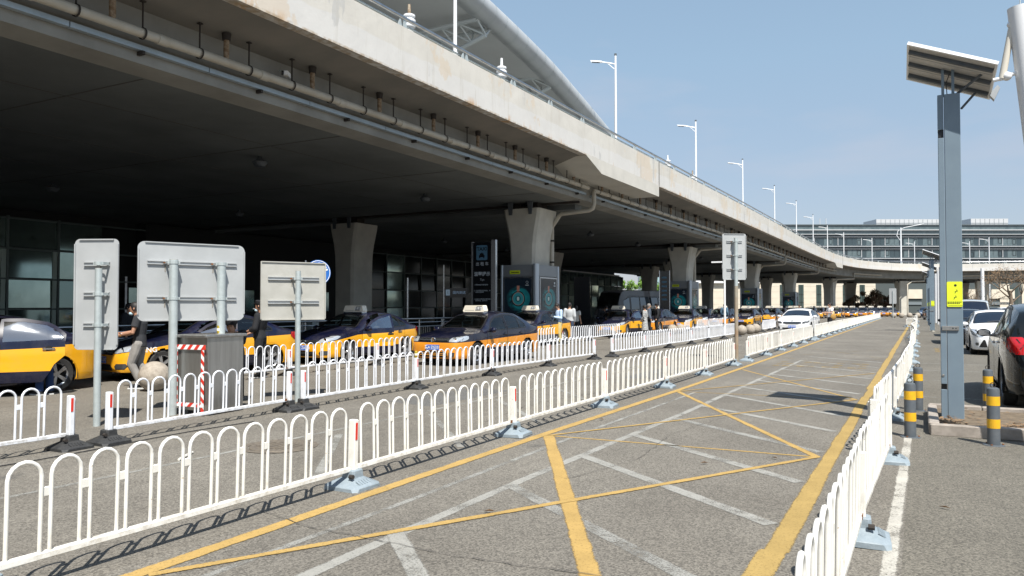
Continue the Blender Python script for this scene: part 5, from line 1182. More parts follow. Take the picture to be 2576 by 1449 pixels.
def make_car(name, spec, paint, label, cat='taxi', loc=(0, 0, 0), rz=0, group=None, roofsign=True, glass='cglass'):
    S = spec; L = S['L']; top, belt, plan = pch(S['top']), pch(S['belt']), pch(S['plan']); wr = S.get('wr', .335); zu = S.get('zu', .2); gl = M[glass]
    t = thing(name, label, cat, loc, rz, group); ax = S['axles']; HW = max(v for _, v in S['plan'])
    # ---- shell
    NX = 150; xs = [-L/2+L*(.5-.5*cos(pi*i/NX))*.12+L*(i/NX)*.88 for i in range(NX+1)]
    zlow = [0, .04, .12, .2, .3, .4, .5, .6, .7, .8, .9, 1.0]
    rings = []
    rf = S.get('tumble', .26)
    for x in xs:
        w, zt, zb = plan(x), top(x), min(belt(x), top(x)-.015); g = min(1, max(0, (zt-zb)/.42)); 
        ez = max(0, abs(x)-(L/2-.12))/.12; z0 = zu+.10*ez**2
        H = [(0, z0), (w*.8, z0)]
        for f in zlow:
            z = z0+.01+(zb-z0-.01)*f; bulge = 1-.045*(1-min(1, f*4))**2-.06*max(0, f-.75)**1.5*4*.6
            crease = .006*math.exp(-((f-.72)/.05)**2); H.append((w*bulge+crease*(g > .1), z))
        wb = H[-1][0]; zr = zt-(.035+.03*g); yr = wb*(1-rf*g)-.05*(1-g)*0
        if g < .99: yr = min(yr, wb*(.96-.10*(1-g)))
        zr = max(zr, zb+.004)
        for k in range(1, 8): f = k/7; H.append((wb+(yr-wb)*(f**1.25), zb+(zr-zb)*f))
        for f in (.93, .84, .7, .5, .25, 0): H.append((yr*f, zr+(zt-zr)*(1-f**2.2)))
        rings.append(H)
    n = len(rings[0]); b = B()
    for H in rings: b.v += [(xs[len(b.v)//(2*n-2)], y, z) for y, z in H]+[(xs[len(b.v)//(2*n-2)], -y, z) for y, z in reversed(H[1:-1])] if False else []
    V = []; m2 = 2*n-2
    for x, H in zip(xs, rings): V += [(x, y, z) for y, z in H]+[(x, -y, z) for y, z in H[-2:0:-1]]
    F = []
    for i in range(NX):
        for j in range(m2): jj = (j+1) % m2; F.append((i*m2+j, i*m2+jj, (i+1)*m2+jj, (i+1)*m2+j))
    F.append(tuple(range(m2-1, -1, -1))); F.append(tuple(NX*m2+j for j in range(m2)))
    bvh = BVHTree.FromPolygons([Vector(v) for v in V], F, epsilon=0)
    def hit(axis, a, c_, s=1):
        if axis == 'y': r = bvh.ray_cast(Vector((a, s*3, c_)), Vector((0, -s, 0)))
        elif axis == 'x': r = bvh.ray_cast(Vector((s*5, a, c_)), Vector((-s, 0, 0)))
        else: r = bvh.ray_cast(Vector((a, c_, 4)), Vector((0, 0, -1)))
        return r[0], r[1]
    def onto(axis, a, c_, off, s=1):
        p, nn = hit(axis, a, c_, s)
        if p is None:
            if axis == 'y': p = Vector((a, s*plan(a), c_)); nn = Vector((0, s, 0))
            elif axis == 'x': p = Vector((s*(L/2-.15), a, c_)); nn = Vector((s, 0, 0))
            else: p = Vector((a, c_, top(a))); nn = Vector((0, 0, 1))
        return p+nn*off if nn.dot(Vector((s if axis == 'x' else 0, s if axis == 'y' else 0, 1 if axis == 'z' else 0))) > 0 else p-nn*off
    def patch(nm, m_, axis, rows, nc=8, off=.004, s=1, par=t, sub=4, smooth=60, pos=False, flat=False):
        """rows: (u, v0, v1) strips; axis y: u=x v=z ; axis x: u=z v=y ; axis z: u=x v=y"""
        R_ = []
        for i in range(len(rows)-1):
            for k in range(sub): f = k/sub; R_.append([rows[i][q]*(1-f)+rows[i+1][q]*f for q in range(3)])
        R_.append(list(rows[-1])); vs = []
        for u, v0, v1 in R_:
            for j in range(nc+1):
                v = v0+(v1-v0)*j/nc
                vs.append(onto(axis, v, u, off, s) if axis == 'x' else onto(axis, u, v, off, s))
        fs = [(i*(nc+1)+j, i*(nc+1)+j+1, (i+1)*(nc+1)+j+1, (i+1)*(nc+1)+j) for i in range(len(R_)-1) for j in range(nc)]
        bb = B(); bb.add(vs, fs); me = bb.mesh(nm, m_, smooth)
        if pos: setpos(me)
        return link(me, nm, par)
    def outline(rows):
        return [(u, v0) for u, v0, v1 in rows]+[(u, v1) for u, v0, v1 in reversed(rows)]
    def dens(P, d=.05):
        o = []
        for i in range(len(P)):
            a, c_ = Vector(P[i]), Vector(P[(i+1) % len(P)]); k = max(1, int((c_-a).length/d))
            if (c_-a).length < 1e-6: continue
            for j in range(k): o.append(a.lerp(c_, j/k))
        return o
    def ringstrip(nm, m_, axis, rows, w0, w1, off=.006, s=1, par=t, pos=False):
        P = dens(outline(rows)); N = len(P); area = sum(P[i].x*P[(i+1) % N].y-P[(i+1) % N].x*P[i].y for i in range(N)); sg = 1 if area > 0 else -1; vs = []
        for i in range(N):
            d = (P[(i+1) % N]-P[i-1]).normalized(); q = Vector((d.y, -d.x))*sg
            for w_ in (w0, w1):
                p = P[i]+q*w_; vs.append(onto(axis, p.y, p.x, off, s) if axis == 'x' else onto(axis, p.x, p.y, off, s))
        bb = B(); bb.add(vs, [(2*i, 2*i+1, (2*i+3) % (2*N), (2*i+2) % (2*N)) for i in range(N)]); me = bb.mesh(nm, m_, 50)
        if pos: setpos(me)
        return link(me, nm, par)
    def inside(P, x, y):
        c_ = False; j = len(P)-1
        for i in range(len(P)):
            if (P[i][1] > y) != (P[j][1] > y) and x < (P[j][0]-P[i][0])*(y-P[i][1])/(P[j][1]-P[i][1])+P[i][0]: c_ = not c_
            j = i
        return c_
    sidew = S['side_windows']; ws, rw = S['windshield'], S['rear_window']; od = S.get('open_door')
    polys = [outline(w_) for w_ in sidew]; pz = [outline(ws), outline(rw)]
    if od is not None: doorpoly = outline(S['doors'][od]); odw = S['door_windows'][od]
    KF = []
    for f in F[:-2]:
        c_ = Vector((0, 0, 0)); 
        for q in f: c_ += Vector(V[q])
        c_ /= 4; w_ = plan(c_.x); drop = False
        for a in ax:
            if (c_.x-a)**2+(c_.z-wr)**2 < (wr+.045)**2 and abs(c_.y) > w_*.5: drop = True
        if not drop and abs(c_.y) > w_*.5 and any(inside(P, c_.x, c_.z) for P in polys) and abs(c_.y) > w_*.62: drop = True
        if not drop and c_.z > belt(c_.x)+.01 and any(inside(P, c_.x, c_.y) for P in pz): drop = True
        if not drop and od is not None and c_.y > w_*.5 and inside(doorpoly, c_.x, c_.z): drop = True
        if not drop: KF.append(f)
    KF += F[-2:]
    bb = B(); bb.add(V, KF); me = bb.mesh('body_shell', paint, 38); setpos(me); link(me, 'body_shell', t)
    # ---- arches, wheels
    tyre = B(); w2 = .10; tyre.lathe([(wr*.64, -w2+.01), (wr*.9, -w2), (wr*.985, -w2+.02), (wr, -w2+.04), (wr, w2-.04), (wr*.985, w2-.02), (wr*.9, w2), (wr*.64, w2-.01)], 28, axis='y'); tme = tyre.mesh('tyre', M['rubber'], 40)
    rim = B(); rim.lathe([(wr*.66, w2-.008), (wr*.66, w2-.03), (wr*.60, w2-.05), (wr*.58, -w2+.02)], 28, axis='y'); rim.lathe([(.001, w2-.035), (.05, w2-.035), (.06, w2-.05)], 14, axis='y')
    ns = S.get('spokes', 5)
    for k in range(ns):
        for dd in ((-.11, .11) if ns == 5 else (0,)):
            a = 2*pi*k/ns+dd; wv = .03 if ns == 5 else .035
            c0, s0_ = cos(a), sin(a); px_, pz_ = -s0_*wv/2, c0*wv/2; r0, r1 = .045, wr*.635
            q = [(c0*r0+px_*1.3, w2-.034, s0_*r0+pz_*1.3), (c0*r1+px_, w2-.022, s0_*r1+pz_), (c0*r1-px_, w2-.022, s0_*r1-pz_), (c0*r0-px_*1.3, w2-.034, s0_*r0-pz_*1.3)]
            rim.add(q+[(x_, y_-.035, z_) for x_, y_, z_ in q], [(0, 1, 2, 3), (7, 6, 5, 4), (0, 4, 5, 1), (1, 5, 6, 2), (2, 6, 7, 3), (3, 7, 4, 0)])
    rme = rim.mesh('rim', M['alu'], 30); hub = B().lathe([(.001, -.02), (wr*.58, -.02)], 20, axis='y').mesh('brake_disc', M['arch_dark'])
    for s in (1, -1):
        for a in ax:
            ya = plan(a)-w2-.022; o = link(tme, 'wheel', t, (a, s*ya, wr), (0, 0, 0 if s > 0 else pi)); link(rme, 'rim', o); link(hub, 'brake_disc', o)
            lb = B(); N = 18; R2 = wr+.05
            for i in range(N): 
                a0, a1 = -.35+(pi+.7)*i/N, -.35+(pi+.7)*(i+1)/N
                lb.quad((a+R2*cos(a0), s*plan(a)*.995, wr+R2*sin(a0)), (a+R2*cos(a1), s*plan(a)*.995, wr+R2*sin(a1)), (a+R2*cos(a1), s*.42, wr+R2*sin(a1)), (a+R2*cos(a0), s*.42, wr+R2*sin(a0)))
            lb.quad((a-R2, s*.42, .1), (a+R2, s*.42, .1), (a+R2, s*.42, wr+R2), (a-R2, s*.42, wr+R2)); lb.build('wheel_well', M['arch_dark'], t)
            al = B(); prev = None
            for i in range(N+5):
                a0 = -.30+(pi+.60)*i/(N+4); pr_ = []
                for r_, o_ in ((R2-.014, -.004), (R2-.010, .007), (R2+.028, .004)):
                    p = onto('y', a+r_*cos(a0), max(zu+.02, wr+r_*sin(a0)), o_, s); 
                    if r_ < R2: p.y = s*(plan(a+r_*cos(a0))+o_-.004)
                    pr_.append(p)
                k = len(al.v); al.v += [tuple(q) for q in pr_]
                if i: 
                    for j in range(2): al.f.append((k-3+j, k+j, k+1+j, k-2+j)); al.m.append(0)
            me = al.mesh('arch_lip', paint, 60); setpos(me); link(me, 'arch_lip', t)
    B().bx(-L/2+.25, L/2-.25, -HW*.78, HW*.78, zu-.02, zu+.015).build('underbody', M['arch_dark'], t)
    # ---- glass
    for s in (1, -1):
        for i, w_ in enumerate(sidew):
            if s == 1 and od is not None and i in S['door_of_window'] and S['door_of_window'][i] == od: continue
            p = patch('side_window', gl, 'y', w_, 3, .002, s, sub=3); ringstrip('window_seal', M['trim'], 'y', w_, -.012, .022, .005, s, p)
    p = patch('windshield', gl, 'z', ws, 8, .003); ringstrip('window_seal', M['trim'], 'z', ws, -.02, .025, .006, 1, p)
    p = patch('rear_window', gl, 'z', rw, 8, .003); ringstrip('window_seal', M['trim'], 'z', rw, -.02, .025, .006, 1, p)
    # ---- doors
    for s in (1, -1):
        for i, d_ in enumerate(S['doors']):
            if s == 1 and od == i: continue
            dl = S['door_lower'][i]; p = patch('door', paint, 'y', dl, 6, .0022, s, pos=True); ringstrip('door_gap', M['arch_dark'], 'y', d_, -.004, .005, .0035, s, p)
            hx, hz = S['handles'][i]; q = onto('y', hx, hz, .02, s); B().bev(q, (.19, .03, .028), .008).build('handle', M['chrome'] if S.get('chrome_handles') else paint, p)
            bb = B(); q = onto('y', hx, hz, .004, s); bb.lathe([(.001, 0), (.05, 0)], 12, q, 'y'); bb.build('handle_cup', M['trim'], p)
        mx_, mz_ = S['mirror']; q = onto('y', mx_, mz_, .0, s); mo = B(); mo.lathe([(.001, -.09), (.06, -.075), (.085, -.02), (.085, .02), (.055, .04), (.001, .042)], 16, (0, 0, 0), 'x')
        for k in range(len(mo.v)): x_, y_, z_ = mo.v[k]; mo.v[k] = (-x_*.85, y_*1.35, z_*.85)
        mm_ = mo.build('mirror', S.get('mirror_mat') or paint, t, smooth=50, loc=(q.x+.03, q.y+s*.13, q.z+.02)); setpos(mm_.data, (q.x+.03, q.y, q.z+.02))
        B().box((0, -s*.10, -.05), (.05, .14, .03)).build('mirror_arm', M['trim'], mm_); B().box((-.042, 0, 0), (.006, .17, .10)).build('mirror_glass', M['chrome'], mm_)
    # ---- lights, grille, plate
    for nm, rows, m_, ax_, s_, mir in S['front']:
        for s in ((1, -1) if mir else (1,)):
            rr = [(u, s*v0, s*v1) for u, v0, v1 in rows] if ax_ == 'x' else rows
            p = patch(nm, M[m_], ax_, rr, 8, .006, (s_ if ax_ == 'x' else s), sub=3)
            if nm == 'headlight' and ax_ == 'x':
                cx = sum(u for u, _, _ in rr)/len(rr); cy = sum((v0+v1)/2 for _, v0, v1 in rr)/len(rr); q = onto('x', cy, cx, .008, 1); B().lathe([(.001, .0), (.045, .004), (.055, 0)], 14, q, 'x').build('lamp_lens', M['chrome'], p)
            ringstrip('edge_gap', M['trim'], ax_, rr, -.002, .005, .0065, (s_ if ax_ == 'x' else s), p)
    for nm, zc, hw_, hh, m_ in S.get('bars', []):
        patch(nm, M[m_], 'x', [(zc-hh, -hw_, hw_), (zc+hh, -hw_, hw_)], 14, .014, 1, sub=1)
    if S.get('plate'):
        z, s_ = S['plate']; q = onto('x', 0, z, .02, s_); pl = B().bev((q.x, 0, z), (.012, .44, .14), .004).build('number_plate', M['plate_blue'], t)
        link(text_mesh(S.get('plate_text', '冀A·ZG'), .105, M['white'], 0, 'CENTER', .002), 'lettering', pl, (q.x+.0075*s_, 0, z), (pi/2, 0, pi/2*s_)); fr = B()
        xx = q.x+.0072*s_; fr.bx(xx-.0005, xx+.0005, -.212, .212, z+.060, z+.064); fr.bx(xx-.0005, xx+.0005, -.212, .212, z-.064, z-.060); fr.build('plate_rim', M['white'], pl)
    q, _n = hit('x', 0, S['badge_z'], 1); q = q or Vector((L/2, 0, S['badge_z']))
    bd = B(); bd.lathe([(.052, 0), (.066, .012), (.068, .004), (.072, 0)], 24, (q.x+.012, 0, S['badge_z']), 'x')
    if S['badge'] == 'vw': 
        o = bd.build('badge', M['chrome'], t)
        for tx_, z_ in (('V', .026), ('W', -.022)): link(text_mesh(tx_, .068, M['chrome'], .003), 'lettering', o, (q.x+.02, 0, S['badge_z']+z_), FACE_PX)
    elif S['badge'] == 'h':
        o = bd.build('badge', M['chrome'], t); o.scale = (1, 1.25, .7); o.location.z = S['badge_z']*.3
        link(text_mesh('H', .085, M['chrome'], .003), 'lettering', t, (q.x+.02, 0, S['badge_z']), FACE_PX)
    elif S['badge'] == 'oval': o = B().lathe([(.001, .004), (.05, .002), (.055, 0)], 20, (q.x+.012, 0, S['badge_z']), 'x').build('badge', M['chrome'], t)
    # wipers
    for y_ in (-.35, .25): 
        xw = ws[-1][0]; a_ = onto('z', xw-.05, y_, .016); c_ = onto('z', xw-.10, y_+.38, .016); B().tube([a_, c_], .007, 5).build('wiper', M['trim'], t)
    # ---- inside
    zi = zu+.03; sc_ = M['seat_white'] if S.get('white_seats') else M['seat']
    B().bx(-1.5 if L > 4 else -1.2, 1.15, -HW*.80, HW*.80, zi, zi+.04).build('cabin_floor', M['seat'], t)
    xd = ws[-1][0]-.22; B().bev((xd-.05, 0, belt(xd)-.10), (.42, HW*1.55, .16), .04).build('dashboard', M['trim'], t)
    if not S.get('van'):
        for y_ in (.36, -.36):
            se = B(); se.bev((-.02, y_, .42), (.5, .48, .16), .04); se.bev((-.33, y_, .73), (.14, .46, .56), .04); se.bev((-.37, y_, 1.09), (.09, .24, .18), .03); se.build('front_seat', sc_, t)
        se = B(); se.bev((-1.0, 0, .45), (.45, 1.25, .16), .04); se.bev((-1.25, 0, .72), (.14, 1.25, .5), .04)
        for y_ in (.38, -.38): se.bev((-1.25, y_, 1.02), (.08, .22, .14), .03)
        se.build('rear_seat', sc_, t)
        B().lathe([(.17, -.012), (.185, 0), (.17, .012), (.155, 0), (.17, -.012)], 22, (0, 0, 0), 'x').build('steering_wheel', M['trim'], t, loc=(.42, .36, .88), rot=(0, -.4, 0))
    # ---- open door
    if od is not None:
        dd_ = outline(S['doors'][od]); hx = max(p_[0] for p_ in dd_); ang = S['open_angle']
        hp = Vector((hx, plan(hx), 0)); dm = thing_child = bpy.data.objects.new('door', None); bpy.data.objects.remove(dm)
        # outer skin with the window cut out, thickness inwards
        def skin(rows, off, nc, sub): 
            R_ = []
            for i in range(len(rows)-1):
                for k in range(sub): f = k/sub; R_.append([rows[i][q_]*(1-f)+rows[i+1][q_]*f for q_ in range(3)])
            R_.append(list(rows[-1])); vs = []
            for u, v0, v1 in R_:
                for j in range(nc+1): vs.append(onto('y', u, v0+(v1-v0)*j/nc, off, 1)-hp)
            return vs, [(i*(nc+1)+j, i*(nc+1)+j+1, (i+1)*(nc+1)+j+1, (i+1)*(nc+1)+j) for i in range(len(R_)-1) for j in range(nc)], nc, len(R_)
        bb = B(); vs, fs, nc, nr = skin(S['door_lower'][od], .003, 8, 4); bb.add(vs, fs); k0 = len(bb.v)
        vs2 = [v-Vector((0, .07, 0)) for v in vs]; bb.mi = 1; bb.add(vs2, [f[::-1] for f in fs]); per = [i*(nc+1) for i in range(nr)]+[(nr-1)*(nc+1)+j for j in range(1, nc+1)]+[i*(nc+1)+nc for i in range(nr-2, -1, -1)]+[j for j in range(nc-1, 0, -1)]
        bb.mi = 0
        for i in range(len(per)): a_, c_ = per[i], per[(i+1) % len(per)]; bb.f.append((a_, c_, c_+k0, a_+k0)); bb.m.append(0)
        me = bb.mesh('open_door', [paint, M['seat']], 40); setpos(me, hp); do = link(me, 'open_door', t, tuple(hp), (0, 0, ang))
        for wrows in odw:
            vs, fs, _, _ = skin(wrows, .0, 3, 3); g = B().add(vs, fs).build('side_window', M['cglass_film'], do, smooth=60)
            P = dens(outline(wrows)); N = len(P); area = sum(P[i].x*P[(i+1) % N].y-P[(i+1) % N].x*P[i].y for i in range(N)); sg = 1 if area > 0 else -1; fb = B()
            for i in range(N):
                d = (P[(i+1) % N]-P[i-1]).normalized(); q_ = Vector((d.y, -d.x))*sg
                for w_, o_ in ((-.012, .004), (.045, .004), (.045, -.03), (-.012, -.03)): p_ = P[i]+q_*w_; v_ = onto('y', p_.x, p_.y, 0, 1)-hp; v_.y += o_; fb.v.append(tuple(v_))
            for i in range(N):
                j = (i+1) % N
                for e in range(4): fb.f.append((4*i+e, 4*i+(e+1) % 4, 4*j+(e+1) % 4, 4*j+e)); fb.m.append(0)
            me = fb.mesh('window_frame', paint, 40); setpos(me, hp); link(me, 'window_frame', do)
        hx_, hz_ = S['handles'][od]; q = onto('y', hx_, hz_, .02, 1)-hp; B().bev(q, (.2, .03, .03), .008).build('handle', M['chrome'], do)
        q = onto('y', hx_, hz_, .006, 1)-hp; B().lathe([(.001, 0), (.055, 0)], 12, q, 'y').build('handle_cup', M['trim'], do)
        if S.get('door_marks'): 
            for k in range(5): q = onto('y', .25-.12*k, .60, .006, 1)-hp; B().box(q, (.07, .003, .07)).build('worn_lettering', M['worn_letter'], do)
    if roofsign:
        rx = S.get('sign_x', .12); zt = top(rx); sg_ = B(); sg_.ext([(-.36, 0), (.36, 0), (.37, .03), (.33, .17), (.31, .185), (-.27, .185), (-.30, .17), (-.37, .03)], -.10, .10, 'yz')
        rs_ = sg_.build('roof_sign', M['cream'], t, loc=(rx, 0, zt+.025)); B().bx(-.12, .12, -.34, .34, -.045, -.001).build('sign_foot', M['alu'], rs_)
        B().ext([(.06, .035), (.25, .035), (.30, .155), (.12, .155)], .1005, .1025, 'yz').build('black_field', M['plate_navy'], rs_)
        link(text_mesh('石家庄', .088, M['white'], 0, 'CENTER', .0025), 'lettering', rs_, (.1035, .18, .095), FACE_PX)
        B().bx(.1005, .102, -.30, .03, .035, .047).build('small_print', M['print_grey'], rs_)
        B().bx(.1005, .102, .275, .31, .10, .12).build('small_print', M['print_grey'], rs_)
    if S.get('worn'): 
        for k in range(5): q = onto('y', .25-.12*k, .56, .004, 1); B().box(q, (.06, .003, .06)).build('worn_lettering', M['worn_letter'], t)
    if S.get('flank_text'):
        tx_, x_, z_, sz_ = S['flank_text']; q = onto('y', x_, z_, .012, 1); link(text_mesh(tx_, sz_, M['white'], 0, 'CENTER', .003), 'lettering', t, tuple(q), (pi/2, 0, pi-.18))
    return t
M['plate_navy'] = mat('sign_navy', (.02, .025, .04), .4); M['print_grey'] = mat('print_grey', (.2, .19, .17), .6); M['worn_letter'] = mat('worn_letter', (.22, .22, .10), .7)

HY = dict(L=4.5, axles=(1.34, -1.33), wr=.325, zu=.19, tumble=.27,
  top=[(2.25, .56), (2.22, .66), (2.12, .735), (1.9, .81), (1.5, .90), (1.12, .975), (.92, 1.02), (.6, 1.185), (.25, 1.35), (-.05, 1.425), (-.45, 1.455), (-.85, 1.43), (-1.2, 1.33), (-1.5, 1.19), (-1.75, 1.09), (-2.0, 1.06), (-2.16, 1.03), (-2.23, .93), (-2.25, .72)],
  belt=[(2.25, .5), (2.1, .66), (1.7, .80), (1.2, .875), (.9, .905), (0, .93), (-1.0, .965), (-1.8, .985), (-2.15, .94), (-2.25, .66)],
  plan=[(2.25, .46), (2.22, .58), (2.12, .70), (1.95, .79), (1.6, .85), (1.2, .872), (0, .868), (-1.3, .875), (-1.8, .85), (-2.05, .78), (-2.2, .68), (-2.25, .58)],
  windshield=[(.26, -.50, .50), (.32, -.53, .53), (.55, -.60, .60), (.80, -.67, .67), (.90, -.68, .68)],
  rear_window=[(-1.66, -.56, .56), (-1.58, -.60, .60), (-1.35, -.56, .56), (-1.18, -.50, .50)],
  side_windows=[[(.62, .945, .965), (.40, .945, 1.13), (.15, .95, 1.25), (-.20, .955, 1.33)], [(-.29, .96, 1.335), (-.6, .97, 1.335), (-.95, .985, 1.27), (-1.02, .985, 1.245)], [(-1.07, .995, 1.225), (-1.2, 1.0, 1.16), (-1.35, 1.005, 1.06)]],
  doors=[[(.78, .28, .90), (.60, .25, .99), (.38, .25, 1.18), (.12, .25, 1.31), (-.24, .25, 1.39)], [(-.27, .25, 1.39), (-.6, .25, 1.38), (-.9, .25, 1.33), (-1.0, .40, 1.29), (-1.08, .56, 1.24), (-1.25, .72, 1.12)]],
  door_lower=[[(.78, .28, .895), (.60, .25, .915), (.12, .25, .93), (-.24, .25, .938)], [(-.27, .25, .94), (-.6, .25, .95), (-.9, .25, .96), (-1.0, .40, .965), (-1.08, .56, .97), (-1.25, .72, .985)]],
  door_windows=[[[(.62, .945, .965), (.40, .945, 1.13), (.15, .95, 1.25), (-.20, .955, 1.33)]], [[(-.29, .96, 1.335), (-.6, .97, 1.335), (-.95, .985, 1.27), (-1.08, .99, 1.20), (-1.22, 1.0, 1.08)]]],
  door_of_window={0: 0, 1: 1, 2: 1}, handles=[(-.12, .80), (-1.0, .84)], mirror=(.62, .94), chrome_handles=True, badge='h', badge_z=.635, sign_x=.05,
  plate=(.46, 1), plate_text='冀A ZG138', spokes=5, open_angle=0,
  front=[('grille', [(.57, -.46, .46), (.62, -.5, .5), (.665, -.46, .46)], 'lampdark', 'x', 1, False),
         ('air_intake', [(.24, -.40, .40), (.30, -.46, .46), (.36, -.40, .40)], 'arch_dark', 'x', 1, False),
         ('headlight', [(.60, .52, .60), (.64, .50, .76), (.70, .54, .82), (.745, .66, .83)], 'lampglass', 'x', 1, True),
         ('fog_lamp', [(.27, .56, .70), (.33, .54, .74), (.38, .58, .72)], 'lampdark', 'x', 1, True),
         ('headlight', [(2.03, .655, .735), (1.9, .67, .775), (1.78, .70, .785), (1.70, .74, .775)], 'lampglass', 'y', 1, True),
         ('tail_light', [(.72, .42, .66), (.80, .40, .72), (.93, .46, .70)], 'tail', 'x', -1, True),
         ('tail_light', [(-2.17, .76, .94), (-2.05, .77, .96), (-1.92, .86, .96)], 'tail', 'y', 1, True)],
  bars=[('grille_bar', .645, .44, .006, 'chrome'), ('grille_bar', .605, .44, .006, 'chrome')])
VW = dict(HY); VW.update(L=4.47, wr=.315,
  top=[(2.235, .58), (2.21, .70), (2.12, .77), (1.9, .835), (1.5, .905), (1.2, .95), (1.02, .985), (.7, 1.17), (.38, 1.36), (.1, 1.435), (-.35, 1.465), (-.8, 1.445), (-1.15, 1.36), (-1.45, 1.21), (-1.68, 1.10), (-1.9, 1.075), (-2.1, 1.055), (-2.2, .97), (-2.235, .75)],
  belt=[(2.235, .54), (2.12, .70), (1.8, .80), (1.2, .875), (.9, .90), (0, .92), (-1.0, .94), (-1.8, .965), (-2.12, .95), (-2.235, .7)],
  plan=[(2.235, .56), (2.2, .68), (2.08, .76), (1.85, .82), (1.4, .852), (0, .855), (-1.4, .855), (-1.9, .83), (-2.1, .77), (-2.235, .62)],
  windshield=[(.38, -.53, .53), (.44, -.56, .56), (.65, -.62, .62), (.88, -.68, .68), (.98, -.69, .69)],
  rear_window=[(-1.60, -.56, .56), (-1.52, -.60, .60), (-1.3, -.57, .57), (-1.12, -.52, .52)],
  side_windows=[[(.72, .93, .955), (.5, .93, 1.13), (.25, .935, 1.27), (-.13, .94, 1.34)], [(-.22, .945, 1.345), (-.55, .95, 1.345), (-.88, .96, 1.285)], [(-.93, .965, 1.27), (-1.1, .97, 1.18), (-1.25, .98, 1.06)]],
  doors=[[(.88, .28, .89), (.70, .25, .98), (.48, .25, 1.18), (.22, .25, 1.33), (-.17, .25, 1.40)], [(-.20, .25, 1.40), (-.55, .25, 1.395), (-.85, .25, 1.34), (-.98, .42, 1.29), (-1.15, .66, 1.18)]],
  door_lower=[[(.88, .28, .885), (.70, .25, .90), (.22, .25, .915), (-.17, .25, .925)], [(-.20, .25, .925), (-.55, .25, .935), (-.85, .25, .945), (-.98, .42, .95), (-1.15, .66, .96)]],
  door_windows=[], handles=[(-.05, .80), (-.95, .82)], mirror=(.74, .92), chrome_handles=False, badge='vw', badge_z=.70, plate=(.50, 1), plate_text='冀A·ZG331', sign_x=.22,
  front=[('grille', [(.655, -.50, .50), (.70, -.50, .50), (.745, -.48, .48)], 'lampdark', 'x', 1, False),
         ('air_intake', [(.25, -.44, .44), (.32, -.46, .46), (.385, -.44, .44)], 'arch_dark', 'x', 1, False),
         ('headlight', [(.645, .52, .72), (.69, .51, .78), (.745, .54, .79), (.775, .60, .77)], 'lampglass', 'x', 1, True),
         ('fog_lamp', [(.27, .52, .66), (.37, .52, .68)], 'lampdark', 'x', 1, True),
         ('headlight', [(2.05, .655, .765), (1.93, .67, .79), (1.80, .70, .80), (1.74, .73, .79)], 'lampglass', 'y', 1, True),
         ('tail_light', [(.76, .46, .70), (.84, .44, .74), (.95, .46, .70)], 'tail', 'x', -1, True),
         ('tail_light', [(-2.17, .78, .94), (-2.05, .79, .96), (-1.95, .86, .95)], 'tail', 'y', 1, True)],
  bars=[('grille_bar', .723, .47, .005, 'chrome'), ('grille_bar', .677, .47, .005, 'chrome'), ('grille_bar', .30, .43, .008, 'bumper_y'), ('grille_bar', .345, .43, .008, 'bumper_y')], worn=True, white_seats=False)
M['bumper_y'] = mat('bumper_orange', (.70, .30, .03), .4, coat=1)
P_HY = carpaint('taxi_paint_yellow', 'hood', (.0032, .0052, .024), (.80, .38, .012), .825, .445, 1.02)
P_VW = carpaint('taxi_paint_orange', 'flat', (.003, .0046, .020), (.72, .27, .018), .705, .46, .98)
TX = []
# --- first taxi: rear door open at the left picture edge
h0 = dict(HY); h0.update(open_door=1, open_angle=-R(38), plate=None, badge='')
t0_ = make_car('taxi', h0, P_HY, 'yellow and navy taxi at the left picture edge with its rear door open', rz=-pi/2+R(3), loc=(-14.95, 7.02, 0), roofsign=True)
h1 = dict(HY); h1.update(open_door=0, open_angle=-R(26), plate_text='冀A ZG267', flank_text=('CNG', 1.66, .66, .15), badge='')
t1_ = make_car('taxi', h1, P_HY, 'yellow and navy taxi behind the man in black T-shirt with its driver door open', rz=-pi/2-R(10), loc=(-15.05, 12.3, 0))
h2 = dict(HY); h2.update(open_door=0, open_angle=-R(24), plate_text='冀A ZA138', door_marks=True)
tN = make_car('taxi', h2, P_HY, 'yellow and navy taxi with open driver door, left of the dark blue and orange one', rz=-pi/2+R(1), loc=(-14.9, 17.72, 0))
tV = make_car('taxi', VW, P_VW, 'dark blue and orange saloon taxi in front of the pier with white roof sign', rz=-pi/2-R(3), loc=(-11.36, 19.0, 0))
tH = make_car('taxi', dict(HY), P_HY, 'yellow and navy taxi half hidden behind the dark blue and orange one', rz=-pi/2-R(4), loc=(-14.25, 28.0, 0))
dup(tN, (-13.6+-.75, 38.6, 0), -pi/2+R(5), 'navy and yellow taxi with open driver door beside the woman in checks')
qd = [('V', 1650, 46.5, -2, 'second taxi in the queue behind the two stone balls, left of the grey advert box'), ('H', 1725, 50.0, 4, 'taxi in the queue directly right of the second advert box'), ('V', 1770, 57, 0, 'taxi in the queue where a man in a denim jacket stands'),
      ('V', 1822, 58, -3, 'taxi in the queue just left of the tall sign pole'), ('H', 1880, 60.5, 1, 'taxi in the queue just right of the tall sign pole'), ('N', 1902, 69, 2, 'taxi with an opened door in the queue right of the tall sign pole')]
src = {'V': tV, 'H': tH, 'N': tN}
def qx(px, cd): x, y, _ = CW((px-1288)/1900*cd, cd); return x-.1, y
for k, px, cd, a, l in qd: x, y = qx(px, cd); dup(src[k], (x, y, 0), -pi/2+R(a), l, skip=('worn_lettering',))
random.seed(8)
